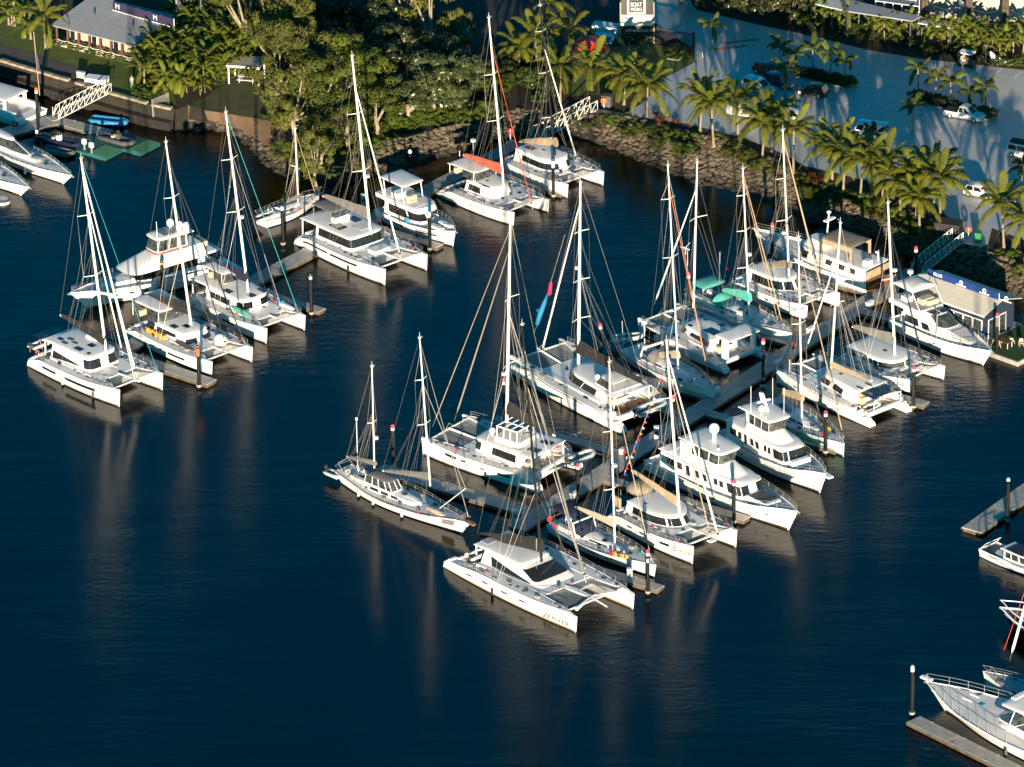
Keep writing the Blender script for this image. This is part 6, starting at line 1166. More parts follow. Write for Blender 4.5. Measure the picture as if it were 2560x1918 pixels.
for i, (x, y) in enumerate(((500,40),(560,20),(700,80),(760,110),(840,120),(900,90),(960,130),(800,40),(980,190),(960,240))): tree('one of the dark trees in the shade behind the shoreline', (x, y), 4.2, 3.4, 'broad', 'dark trees behind the shoreline', .9, 'dbark')
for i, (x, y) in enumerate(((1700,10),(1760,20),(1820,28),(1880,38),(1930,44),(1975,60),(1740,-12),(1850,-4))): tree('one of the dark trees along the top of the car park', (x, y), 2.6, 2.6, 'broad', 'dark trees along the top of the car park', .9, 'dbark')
bare = thing('driftwood_tree', 'bare twisted white trunk sticking out of the mangroves over the water', 'dead tree', G('C', 800, 1010, 1)); 
def rb(x, y, z=2.): return G('C', x, y, z)-bare.location
MB().tube([rb(800,1000,1),rb(760,930,2.5),rb(700,860,4),rb(650,800,5),rb(628,785,5.3)], [.28,.22,.18,.12,.05], 7).tube([rb(760,930,2.5),rb(810,900,3.2),rb(830,860,4)], [.14,.1,.04], 5).tube([rb(800,1000,1),rb(830,950,2)], [.12,.05], 5).build('branches', 'bark', bare)
for k, (a, b_, c) in enumerate((((650,480),(760,500),(800,560)),((800,470),(860,490),(870,450)),((850,540),(830,480),(790,450)),((540,560),(560,600),(545,650)),((1060,380),(1090,430),(1110,440)))):
    t = thing('bare_branch', 'bleached bare branch '+('left of','above','inside','lowest left of','right of')[k]+' the opening in the mangrove crown', 'branch', G('C', *b_, 7.)); q = [G('C', *p, 9.2)-t.location for p in (a, b_, c)]; MB().tube(q, [.05,.12,.05], 5).build('wood', 'bark', t)
# shrubs
def shrub(label, base, r, kind='lush', group='shrubs on the banks', z=LZ, hs=.8, name='shrub', cat='shrub'):
    g = G('P', base[0], base[1], z); t = thing(name, label, cat, g, rnd.uniform(0,6.28), group); me, cs = CR[kind][rnd.randrange(3)]
    o = link('foliage', me, t); o.location = (0,0,r*hs*.55); o.scale = (r, r, r*hs); MB().tube([(0,0,-.2),(0,0,r*.5)], .05, 5).build('stem', 'dbark', t); return t
for i in range(34):
    f = i/33; x = 940+f*300+rnd.uniform(-6,6); y = 330-f*52+rnd.uniform(-14,10); shrub('one of the low green shrubs along the top of the middle rock wall', (x, y), rnd.uniform(1.0,1.7), 'lush' if i % 3 else 'mang', 'low shrubs above the middle rock wall')
for i in range(26): shrub('one of the shrubs under the grove palms left of the middle gangway', (rnd.uniform(1200,1400), rnd.uniform(150,262)), rnd.uniform(1.2,2.2), ('lush','mang','broad')[i % 3], 'shrubs under the grove palms')
for i in range(22):
    k = rnd.uniform(0,1); shrub('one of the shrubs at the foot of the cane palm thicket', (345+k*250, 232-k*45+rnd.uniform(-12,14)), rnd.uniform(.8,1.3), 'lush', 'shrubs at the foot of the thicket')
for i in range(16): shrub('one of the hedge plants below the timber verandah', (140+i*14.5, 108+i*3.9+rnd.uniform(-2,2)), .75, 'lush', 'hedge plants below the verandah')
for (x, y, r, k) in ((821,408,1.8,'lush'),(700,330,1.5,'mang'),(770,350,2,'mang'),(700,395,1.5,'mang'),(655,318,1.2,'mang'),(745,400,1.9,'mang'),(760,440,1.5,'mang'),(840,445,1.6,'broad'),(880,420,2,'mang'),(920,385,1.7,'lush'),(960,372,1.4,'lush')): shrub('one of the mangrove shrubs at the water edge under the big trees', (x, y), r, k, 'mangrove shrubs at the water edge', z=1.2, hs=1)
BK = [(1570,300,.9),(1600,330,1),(1640,340,.9),(1680,350,1.2),(1560,330,.8),(1700,385,1),(1730,360,1.3),(1850,390,1.3),(1875,408,1.4),(1840,372,1.1),(1900,430,1.4),(1950,440,1.2),(2030,470,1),(2000,452,1.1),(2070,480,1),(2165,520,1.6),(2200,535,1.6),(2240,555,1.5),(2140,505,1.3),(2280,580,1.3),(2330,600,1.4),(2530,652,1.3),(2500,645,1.0),(2555,690,1.2),(2480,650,.7)]
for i in range(46):
    j = rnd.uniform(15.2, 29); k = int(j); f = j-k; q = rnd.uniform(.02,.55); BK.append((TOP[k][0]*(1-f)*(1-q)+TOP[k+1][0]*f*(1-q)+q*(BOT[k][0]*(1-f)+BOT[k+1][0]*f), TOP[k][1]*(1-f)*(1-q)+TOP[k+1][1]*f*(1-q)+q*(BOT[k][1]*(1-f)+BOT[k+1][1]*f)-6, rnd.uniform(.6,1.3)))
for i, (x, y, r) in enumerate(BK): shrub('one of the green plants growing on the rock bank below the car park', (x, y), r, ('lush','mang','mang')[i % 3], 'plants on the rock bank', z=1.7)
for i, (x, y) in enumerate(((1640,290),(1655,300),(1668,296),(1690,310),(1648,312),(2030,446),(2045,452),(2036,462))):
    t = thing('bromeliad', 'one of the red leaved plants on top of the rock bank', 'plant', G('P', x, y, LZ), 0, 'red leaved bank plants'); mb = MB()
    for j in range(22): a = rnd.uniform(0,6.3); e = rnd.uniform(.4,1.2); d = Vector((math.cos(a)*math.cos(e), math.sin(a)*math.cos(e), math.sin(e)))*.9; s_ = Vector((-math.sin(a), math.cos(a), 0))*.08; mb.add([-s_, s_, d*.6+s_*1.3, d, d*.6-s_*1.3], [(0,1,2,3,4)])
    mb.build('leaves', 'brom', t, 0)
for i in range(40):
    f = i/39; x = 1990+f*570; y = 66+f*112-rnd.uniform(0,22); shrub('one of the low plants at the foot of the far garden row', (x, y), rnd.uniform(.7,1.3), 'lush' if i % 2 else 'hedge', 'low plants of the far garden row')
# parking islands
def island(label, c0, c1, w, n, kind):
    a, b = G('E', *c0, LZ), G('E', *c1, LZ); d = (b-a); t = thing('parking_island', label, 'kerbed garden bed', a, math.atan2(d.y, d.x), 'kerbed parking islands'); l = d.length
    MB().rbox(-.3, l+.3, -w/2-.15, w/2+.15, 0, .14, .05).build('kerb', 'kerb', t); MB().rbox(-.1, l+.1, -w/2, w/2, .1, .17, .02).build('mulch', 'soil', t)
    for i in range(n):
        p = a.lerp(b, (i+.5)/n)+Vector((rnd.uniform(-.4,.4), rnd.uniform(-.4,.4), 0)); s_ = thing('hedge_plant', 'one of the hedge plants in the parking islands', 'hedge', p+Vector((0,0,.1)), rnd.uniform(0,6), 'hedge plants in the parking islands'); me, cs = CR[kind if i < n*.6 else 'lush'][i % 3]; o = link('foliage', me, s_); o.location = (0,0,.5); q = w*.62; o.scale = (q, q, q*.7)
island('left parking island with dark hedging and five small palms', (440,590), (850,680), 1.9, 9, 'hedge')
island('right parking island behind the white pickup', (1330,775), (1960,930), 1.7, 12, 'hedge')
for i, (x, y, r) in enumerate((('E',300,775),('E',1325,1065),('E',1040,1205),('E',2190,1484))) if False else ():
    pass
island('small bed with a round dark hedge near the sliding gate', (-560,440), (-500,450), 2.6, 3, 'hedge')

# ------------------------------------------------------------------ buildings
M['roofg'] = mat('grey sheet roof', (0.289,0.2961,0.3179), .6, var=.08, scale=.3); M['cream'] = mat('cream wall', (0.385,0.336,0.266), .8, var=.06); M['timb'] = mat('red brown verandah timber', (0.128,0.048,0.02), .7, var=.2)
M['signb'] = mat('sign brown-black', (.014,.011,.008), .6); M['signw'] = mat('sign white', (.72,.68,.64), .4); M['purple'] = mat('purple banner', (.03,.025,.06), .6); M['rib'] = mat('cream ribbed roof sheet', (.62,.57,.47), .5, var=.05); M['bann'] = mat('blue banner', (0.006,0.036,0.18), .5); M['bldg'] = mat('pale grey wall cladding', (0.368,0.344,0.304), .8, var=.06, scale=.2); M['turf'] = mat('artificial turf', (0.01,0.045,0.005), .95, var=.2)  # purple is darkened to put the banner's shade into its colour
M['navyw'] = mat('dark navy wall', (.02,.03,.06), .6)
# verandah building at the top left
a = G('B', 450, 190, LZ+3.0); b = G('B', 1050, 340, LZ+3.0); d = b-a; ang = math.atan2(d.y, d.x); L0 = d.length
vb = thing('verandah_building', 'low building with a grey sheet roof, brown posts and rope rails above the lawn', 'building', (a.x, a.y, LZ), ang)
D0 = 8.5
MB().rbox(-.3, L0+.2, -.2, D0, -.1, .35, .05).build('floor', 'kerb', vb); MB().box(.2, L0-.3, 1.9, D0-.4, .3, 2.95).build('wall', 'cream', vb, 0)
k = 9; w = (L0+1.2)/k; me = MB().add([(-w/2+.01,-.6,2.95),(w/2-.01,-.6,2.95),(w/2-.01,D0,4.1),(-w/2+.01,D0,4.1),(-w/2+.01,-.6,2.82),(w/2-.01,-.6,2.82),(w/2-.01,D0,3.95),(-w/2+.01,D0,3.95)], [(0,1,2,3),(7,6,5,4),(0,4,5,1),(1,5,6,2),(2,6,7,3),(3,7,4,0)]).mesh('roof_sheet', 'roofg', 0)
for i in range(k): o = link('roof_sheet', me, vb); o.location = (-.6+w*(i+.5), 0, .012*(i % 2))
post = MB().rbox(-.11,.11,-.11,.11,-.6,2.9,.02).mesh('post', 'timb', 0); NP = 8
for i in range(NP): o = link('post', post, vb); o.location = (i*L0/(NP-1), -.1, 0)
for i in range(NP-1):
    x0_, x1_ = i*L0/(NP-1), (i+1)*L0/(NP-1)
    for z_ in (.95,.65,.35): MB().tube([(x0_+(x1_-x0_)*q/6, -.12, z_-.16*math.sin(math.pi*q/6)) for q in range(7)], .045, 5).build('rope_rail', 'sail', vb)
    if i % 2 == 0:
        f = MB().box(x0_+.7, x1_-.3, 1.82, 1.9, .5, 2.5).build('window', 'glass', vb, 0); MB().box(x0_+.6, x1_-.2, 1.84, 1.88, .4, 2.6).build('frame', 'white', f, 0)
MB().box(0, L0, -.14, -.02, 2.62, 2.82).build('eave_beam', 'timb', vb, 0)
for x, y in ((3.5,3.5),(10.5,2.6)): MB().cyl((x,y,3.5), .12, .7, 8).build('roof_vent', 'dgrey', vb)
def banner(label, p0, p1, z0, z1, m, marks=(), txt=None, name='banner', posts=True, base=LZ, group=None):
    A, B = G(*p0, z1), G(*p1, z1); d = B-A; l = math.hypot(d.x, d.y); t = thing(name, label, 'banner', (A.x, A.y, base), math.atan2(d.y, d.x), group); h1 = z1-base; h0 = z0-base
    MB().box(0, l, -.03, .03, h0, h1).build('panel', m, t, 0); MB().box(-.05, l+.05, -.05, .05, h0-.08, h0).build('rail', 'white', t, 0)
    for f, s, sz, mm in marks: lettering(s, sz, mm, t, (l*f, -.05, (h0+h1)/2), (1,0,0), (0,0,1))
    if posts:
        for i in range(6): MB().box(l*i/5-.05, l*i/5+.05, .04, .12, 0, h1).build('banner_post', 'white', t, 0)
    return t
banner('long purple banner along the back of the verandah roof', ('B',890,10), ('B',1370,150), LZ+3.9, LZ+5.1, 'purple', ((.08,'M',1.0,'white'),(.7,'M',1.0,'white')))
def feather(label, p, h, m, z=LZ, w=.7):
    g = G(*p, z); t = thing('feather_flag', label, 'flag', g, 0); MB().tube([(0,0,0),(0,0,h)], .045, 6).build('flagpole', 'alu', t); MB().loft([[(.03,-.02,h-.1),(w*.6,-.02,h-.5),(w*.6,.02,h-.5),(.03,.02,h-.1)],[(.03,-.02,h*.6),(w,-.02,h*.55),(w,.02,h*.55),(.03,.02,h*.6)],[(.03,-.02,h*.3),(w*.5,-.02,h*.28),(w*.5,.02,h*.28),(.03,.02,h*.3)]]).build('flag', m, t); return t
feather('dark purple flag on a pole above the cane palm thicket', ('B',1400,250), 6.2, 'purple'); feather('white flagpole behind the cane palms at the top edge', ('B',1592,260), 6, 'azure', w=.25); feather('second white flagpole at the top edge', ('B',1806,160), 5, 'azure', w=.2)
fp = thing('flagpole', 'thin tan flagpole with a furled purple flag above the orange capped pile', 'flag', G('P', 97, 319, 0)); MB().tube([(.3,0,4.5),(-.1,.1,13.2)], .06, 6).build('pole', 'beige', fp); MB().loft([[(x+.02,-.1,z),(x+w_,-.1,z),(x+w_,.1,z),(x+.02,.1,z)] for x, z, w_ in ((.05,10.6,.05),(.05,9.6,.3),(.1,8.4,.38),(.12,7.8,.1))]).build('flag', 'purple', fp)
MB().tube([(.3,0,4.5),(.3,0,5.3)], .05, 5).build('bracket', 'steel', fp)
# picnic shelter
sh = thing('picnic_shelter', 'small open picnic shelter with a flat grey roof on the grass bank', 'shelter', G('B', 1950, 640, LZ), math.radians(-14)); 
MB().rbox(-2.3,2.3,-1.7,2.1,2.55,2.68,.04).build('roof', 'bldg', sh); MB().box(-2.22,2.22,-1.66,-1.6,2.45,2.72).build('fascia', 'white', sh, 0)
for x in (-2,2):
    for y in (-1.4,1.5): MB().rbox(x-.09,x+.09,y-.09,y+.09,-.3,2.55,.02).build('post', 'white', sh)
MB().rbox(-1.1,1.3,-.4,.4,.7,.78,.02).build('table', 'alu', sh)
for y in (-.8,.8): MB().rbox(-1.1,1.3,y-.15,y+.15,.4,.46,.02).build('bench', 'alu', sh)
for x in (-.8,1.): MB().box(x-.04,x+.04,-.8,.8,0,.7).build('table_leg', 'alu', sh, 0)
# sign tower
sg = G('Z', 690, 806, LZ); st_ = thing('sign_tower', 'tall dark sign tower reading BOAT WORKS over a white panel and DRY MARINA', 'sign', sg, math.radians(-2)); u_ = 1/ (7.373*18.6); zz = lambda y: (806-y)*u_/math.cos(PITCH)
hw_ = 300*u_; MB().rbox(-hw_,hw_,0,2.2,0,zz(30),.05).build('tower', 'signb', st_); MB().box(-hw_*.97,hw_*.95,-.05,0,zz(490),zz(300)).build('white_panel', 'signw', st_, 0)
for s in (-1,1): MB().box(s*hw_-.08,s*hw_+.08,-.1,.1,0,zz(80)).build('side_fin', 'beige', st_, 0)
bd = MB().rbox(-165*u_,165*u_,-.28,0,0,(270+15)*u_/math.cos(PITCH),.1).build('sign_frame', 'signw', st_); bd.location = (-15*u_,-.02,zz(272)); 
MB().box(-130*u_,130*u_,-.31,-.27,35*u_/math.cos(PITCH),(250)*u_/math.cos(PITCH)).build('sign_face', 'signb', bd, 0)
for s_, y, sz in (('BOAT',105,.86),('WORKS',190,.68),('THE',20,.22)): lettering(s_, sz, 'white', st_, (-15*u_,-.36,zz(y)), (1,0,0), (0,0,1), 0, .66 if s_ != 'WORKS' else .62)
lettering('DRY MARINA', .52, 'white', st_, (-8*u_,-.09,zz(575)), (1,0,0), (0,0,1), 0, .95)
# sliding gate
ga, gb = G('Z', 1090, 800, LZ), G('Z', 1715, 905, LZ); d = gb-ga; gl = d.length; gt = thing('sliding_gate', 'black barred sliding gate to the right of the sign tower', 'gate', ga, math.atan2(d.y, d.x))
MB().box(0,gl,-.05,.05,2.0,2.15).build('top_rail', 'ink', gt, 0); MB().box(0,gl,-.05,.05,.1,.25).build('bottom_rail', 'ink', gt, 0); me = MB().box(-.035,.035,-.03,.03,.2,2.05).mesh('bar', 'ink', 0)
for i in range(30): o = link('bar', me, gt); o.location = (gl*(i+.5)/30,0,0)
for x in (-.15,gl+.1): MB().rbox(x-.15,x+.15,-.15,.15,0,2.4,.03).build('gate_post', 'ink', gt)
# clutter beside the sign
def box_thing(name, label, cat, p, s, m, z=LZ, ang=-20, lid=None, group=None, parts=()):
    t = thing(name, label, cat, G(*p, z), math.radians(ang), group); MB().rbox(-s[0]/2,s[0]/2,-s[1]/2,s[1]/2,0,s[2],min(s)*.08).build('body', m, t)
    MB().rbox(-s[0]/2-.03,s[0]/2+.03,-s[1]/2-.03,s[1]/2+.03,s[2],s[2]+.06,.02).build('lid', lid or m, t); 
    for x in (-1,1): MB().box(x*s[0]*.35-.05,x*s[0]*.35+.05,-s[1]/2-.03,-s[1]/2,s[2]*.3,s[2]*.7).build('handle', 'dgrey', t, 0)
    return t
box_thing('skip_bin', 'red container in the shade left of the sign tower', 'container', ('D',725,385), (3.2,2.,1.4), 'redp'); box_thing('storage_box', 'white storage unit beside the sign tower', 'container', ('D',840,262), (3.6,1.6,1.2), 'white'); box_thing('equipment_box', 'blue and white equipment box under the sign tower', 'container', ('D',830,330), (2.4,1.2,1.0), 'azure', lid='white')
box_thing('utility_cabinet', 'white utility box on the path by the left gangway', 'box', ('B',765,655), (2.9,1.6,.75), 'white', ang=-18); box_thing('noticeboard_box', 'pale leaning board on the path edge left of the white utility box', 'board', ('B',640,620), (1.1,.5,.9), 'hyp', ang=-30)
box_thing('wheelie_bin', 'green wheelie bin at the right gangway landing', 'bin', ('H',1765,615), (.8,.8,1.2), 'green'); box_thing('wheelie_bin', 'dark bin at the middle gangway landing', 'bin', ('D',845,840), (1.3,1.0,1.5), 'dgrey'); box_thing('wheelie_bin', 'black covered cart at the right gangway landing', 'cart', ('H',1540,555), (3.2,2.0,1.6), 'black')
for lab, p, z, m in (('orange life ring on the railing at the right gangway landing',('H',1690,590),LZ,'orange'),('orange life ring on a bin at the middle gangway landing',('D',820,860),LZ,'orange'),('red life ring on a post on the shaded walkway beyond the red boomed catamaran',('C',1735,1235),.5,'redp'),('red life ring on a post near the white catamaran by the gangway',('D',82,1100),.5,'redp'),('red life ring on a post on the left basin walkway',('S',212,720),.5,'redp'),('red life ring on a post by the white trawler',('J',598,700),.5,'redp'),('red life ring on a post by the main walkway near the pale green yacht',('K',673,560),.5,'redp'),('red life ring on a post near the tan flybridge cruiser',('F',620,640),.5,'redp')):
    t = thing('life_ring_post', lab, 'life ring', G(*p, z)); MB().tube([(0,0,0),(0,0,1.5)], .05, 6).build('post', 'white', t); MB().torus((0,-.08,1.15), .3, .11, 'y').build('ring', m, t)
for lab, p in (('white power pedestal by the Bijeux catamaran berth',('J',805,545)),('white power pedestal beside the flybridge catamaran',('I',1155,960)),('small power pedestal on the left main walkway',('F',930,650)),('power pedestal beside the H marked pile',('J',620,1530))):
    t = thing('power_pedestal', lab, 'power pedestal', G(*p, .5)); MB().rbox(-.3,.3,-.25,.25,0,1.5,.06).build('cabinet', 'hyp', t); MB().rbox(-.34,.34,-.3,.3,1.5,1.62,.04).build('cap', 'white', t); MB().box(-.18,.18,-.27,-.25,.7,1.1).build('socket_panel', 'dgrey', t, 0)
# gate frame on the seawall
gf = thing('fence_wing', 'light wire mesh wing fence at the end of the seawall', 'fence', G('B', 1215, 1000, 0)); fq = lambda x, y, z: G('B', x, y, z)-gf.location
c_ = [fq(1215,1000,0), fq(1200,790,3.2), fq(1335,735,3.4), fq(1335,830,2.4)]; MB().tube(c_, .06, 6).build('frame', 'steel', gf); MB().add([tuple(q) for q in c_], [(0,1,2,3)]).build('mesh_panel', mat('wire mesh', (.4,.4,.38), .6, alpha=.25), gf, 0)
# floating clubhouse
fb = thing('floating_clubhouse', 'floating building with a cream ribbed roof and a long blue banner, on the right', 'building', (0,0,0)); 
c0 = G('T', 1440, 1055, 4.3); c1 = G('T', 560, 745, 4.3); dd = (c0-c1); dl = dd.normalized(); pn = Vector((-dl.y, dl.x, 0)); 
er = G('T', 1980, 810, 4.3); wdt = (er-c0).dot(pn); org = c0-dl*(12.6); fb.location = (org.x, org.y, 0); fb.rotation_euler = (0,0,math.atan2(dl.y, dl.x)); LL = 12.6
MB().rbox(-.5, LL+6.2, -1.2, wdt+.6, -.3, .55, .05).build('float_deck', 'conc', fb); MB().box(LL-.2, LL+6.0, -1.0, wdt+.4, .56, .60).build('turf', 'turf', fb, 0)
MB().box(.2, LL-.6, .7, wdt-.7, .5, 3.9).build('wall', 'navyw', fb, 0); MB().add([(LL-.6,.7,3.9),(LL-.6,wdt-.7,3.9),(LL-.6,wdt/2,5.1),(LL-.8,.7,3.9),(LL-.8,wdt-.7,3.9),(LL-.8,wdt/2,5.1)], [(0,1,2),(5,4,3),(0,3,4,1),(1,4,5,2),(2,5,3,0)]).build('gable', 'navyw', fb, 0)
rm_ = MB().add([(-.13,0,4.3),(.13,0,4.3),(.13,wdt/2,5.3),(-.13,wdt/2,5.3),(-.13,0,4.22),(.13,0,4.22),(.13,wdt/2,5.22),(-.13,wdt/2,5.22)], [(0,1,2,3),(7,6,5,4),(0,4,5,1),(1,5,6,2),(2,6,7,3),(3,7,4,0)]).mesh('roof_sheet', 'rib', 0)
rm2 = MB().add([(-.13,wdt,4.3),(.13,wdt,4.3),(.13,wdt/2,5.3),(-.13,wdt/2,5.3),(-.13,wdt,4.22),(.13,wdt,4.22),(.13,wdt/2,5.22),(-.13,wdt/2,5.22)], [(3,2,1,0),(4,5,6,7),(1,5,4,0),(2,6,5,1),(3,7,6,2),(0,4,7,3)]).mesh('roof_sheet', 'rib', 0)
for i in range(int(LL/.3)):
    for m_ in (rm_, rm2): o = link('roof_sheet', m_, fb); o.location = (.15+i*.3, 0, 0)
MB().box(0,LL,-.03,.03,4.12,4.24).build('gutter', 'white', fb, 0)
for i in range(6):
    x0_ = LL-9.5+i*1.45; f = MB().box(x0_+.06,x0_+1.3,.64,.68,1.3 if i > 3 else .9,3.2).build('window', 'clear', fb, 0)
    for x in (x0_,x0_+1.36): MB().box(x-.05,x+.05,.6,.69,1.2 if i > 3 else .8,3.3).build('mullion', 'white', f, 0)
    MB().box(x0_,x0_+1.36,.6,.69,3.2,3.3).build('head', 'white', f, 0)
for y in (1.6,3.6): MB().box(LL-.6,LL-.52,y,y+1.1,.6,3.0).build('door', 'clear', fb, 0); MB().box(LL-.6,LL-.55,y-.12,y+1.22,.6,3.12).build('door_frame', 'white', fb, 0)
bn = thing('roof_banner', 'long blue banner with white emblems along the clubhouse roof ridge', 'banner', (0,0,0)); bn.location = org+dl*1.2+pn*(wdt*.45); bn.location.z = 0; bn.rotation_euler = fb.rotation_euler
MB().box(0,LL-1.6,-.03,.03,5.25,6.15).build('panel', 'bann', bn, 0)
for i in range(7): MB().tube([(i*(LL-1.6)/6,.06,4.9),(i*(LL-1.6)/6,.06,6.1)], .04, 5).build('banner_post', 'white', bn)
lettering('BLUE', .6, 'white', bn, (1.6,-.05,5.72), (1,0,0), (0,0,1))
for x in (5.2,8.8,12.2):
    MB().torus((x,-.05,5.82), .22, .06, 'y', 14, 5).build('emblem', 'white', bn); MB().box(x-.75,x+.75,-.06,-.03,5.36,5.5).build('emblem_bar', 'white', bn, 0)
def chair(label, x, y, rz, m='white', group='cream wicker chairs on the clubhouse deck'):
    p = org+dl*x+pn*y; t = thing('chair', label, 'chair', (p.x, p.y, .6), math.atan2(dl.y, dl.x)+rz, group); MB().rbox(-.28,.28,-.28,.28,.4,.46,.03).build('seat', m, t); MB().loft([[(.28*math.cos(a),.28*math.sin(a)+.02,z) for a in [k*math.pi/6 for k in range(7)]]+[(.24*math.cos(a),.24*math.sin(a)+.02,z) for a in [k*math.pi/6 for k in range(7)][::-1]] for z in (.46,.9)]).build('backrest', m, t)
    for a in (-.24,.24):
        for b2 in (-.24,.24): MB().tube([(a,b2,0),(a,b2,.42)], .03, 5).build('leg', m, t)
for lab, x, y, r_ in (('wicker chair nearest the deck edge beside the table',LL+1.9,.3,0),('wicker chair behind the deck table',LL+2.4,2.3,3),('wicker chair farther along the turf deck',LL+3.6,2.6,1),('wicker chair at the far corner of the turf deck',LL+4.2,3.8,2),('wicker chair tucked against the door side of the table',LL+.7,1.2,-1.2)): chair(lab, x, y, r_, 'seat')
p = org+dl*(LL+2.1)+pn*1.3; t = thing('deck_table', 'dark topped table on the clubhouse turf deck', 'table', (p.x, p.y, .6), fb.rotation_euler.z); MB().rbox(-.9,.9,-.5,.5,.7,.76,.03).build('table_top', 'wood', t)
for a in (-.8,.8):
    for b2 in (-.4,.4): MB().tube([(a,b2,0),(a,b2,.7)], .035, 5).build('leg', 'white', t)
p = org+dl*(LL-.1)+pn*(-.3); t = thing('bar_counter', 'small white counter at the corner of the clubhouse deck', 'counter', (p.x, p.y, .6), fb.rotation_euler.z); MB().rbox(-.7,.7,-.35,.35,0,1.05,.05).build('cabinet', 'white', t); MB().rbox(-.4,.3,-.2,.2,1.05,1.5,.04).build('box', 'azure', t)
# top right buildings
wa = G('E', 1330, 190, LZ); wb = G('E', 2400, 260, LZ); d = wb-wa; wl_ = d.length+25; wt_ = thing('warehouse', 'long warehouse with a pale panelled wall along the top right', 'building', wa, math.atan2(d.y, d.x)); MB().box(0,wl_,3,22,0,9).build('wall_core', 'bldg', wt_, 0)
kk = int(wl_/1.6); me = MB().rbox(-.78,.78,2.9,3.02,.0,8.95,.03).mesh('wall_panel', 'bldg', 0)
for i in range(kk): o = link('wall_panel', me, wt_); o.location = (.8+i*1.6,0,0)
MB().box(-.3,wl_+.3,2.6,22.4,9,9.3).build('roof', 'roofg', wt_, 0)
for i, x in enumerate((1415,1765,2050)):
    for k2, dx in enumerate((0,26)):
        g = G('E', x+dx, 215+i*22, LZ); t = thing('tall_pole', 'tall brown trunk-like pole in front of the warehouse wall, '+('left','right')[k2]+' one of the '+('left','middle','right')[i]+' pair', 'pole', g); MB().tube([(0,0,0),(0,0,11)], [.28,.2], 8).build('shaft', 'dbark', t); MB().cyl((0,0,.0), .4, .3, 8).build('footing', 'kerb', t)
MB_ = MB(); cbl = thing('overhead_cables', 'thin black cables sagging between the tall poles', 'cable', (0,0,0)); q = [G('E', x, y, LZ+8.6) for x, y in ((1440,10),(1750,40),(2060,60),(2400,90))]
for i in range(3): a, b = q[i], q[i+1]; MB().tube([a.lerp(b, k/8)+Vector((0,0,-.9*math.sin(math.pi*k/8))) for k in range(9)], .05, 4).build('cable', 'ink', cbl)
def awning(label, pts, z, m='hyp', posts=True, tilt=0):
    w = [G(*p, z) for p in pts]; o = w[0]; t = thing('awning_roof', label, 'roof', (o.x, o.y, LZ)); v = [(q.x-o.x, q.y-o.y, z-LZ+(tilt if i in (2,3) else 0)) for i, q in enumerate(w)]; MB().add(v+[(x,y,z_-.15) for x,y,z_ in v], [(0,1,2,3),(7,6,5,4),(0,4,5,1),(1,5,6,2),(2,6,7,3),(3,7,4,0)]).build('roof', m, t, 0)
    for x, y, z_ in v: MB().tube([(x*.97,y*.97,0),(x*.97,y*.97,z_-.05)], .1, 6).build('post', 'dgrey', t)
    return t
awning('long pale awning roof behind the garden row', (('E',820,88),('E',1330,165),('E',1400,128),('E',760,-20)), LZ+4.0, 'roofg'); awning('smaller pale awning to the right of the long one', (('E',1370,180),('E',1640,225),('E',1700,190),('E',1480,140)), LZ+3.2, 'hyp'); awning('shaded white roof at the top left of the garden row', (('E',560,30),('E',820,88),('E',850,30),('E',620,-40)), LZ+3.5, 'hyp')
wall2 = banner('dark blue sign wall with pale lettering at the top right', ('E',1040,-85), ('E',1385,-40), LZ+4.0, LZ+5.6, 'navyw', ((.3,'WORKS',.7,'white'),(.8,'MARINE',.5,'white')), name='sign_wall')
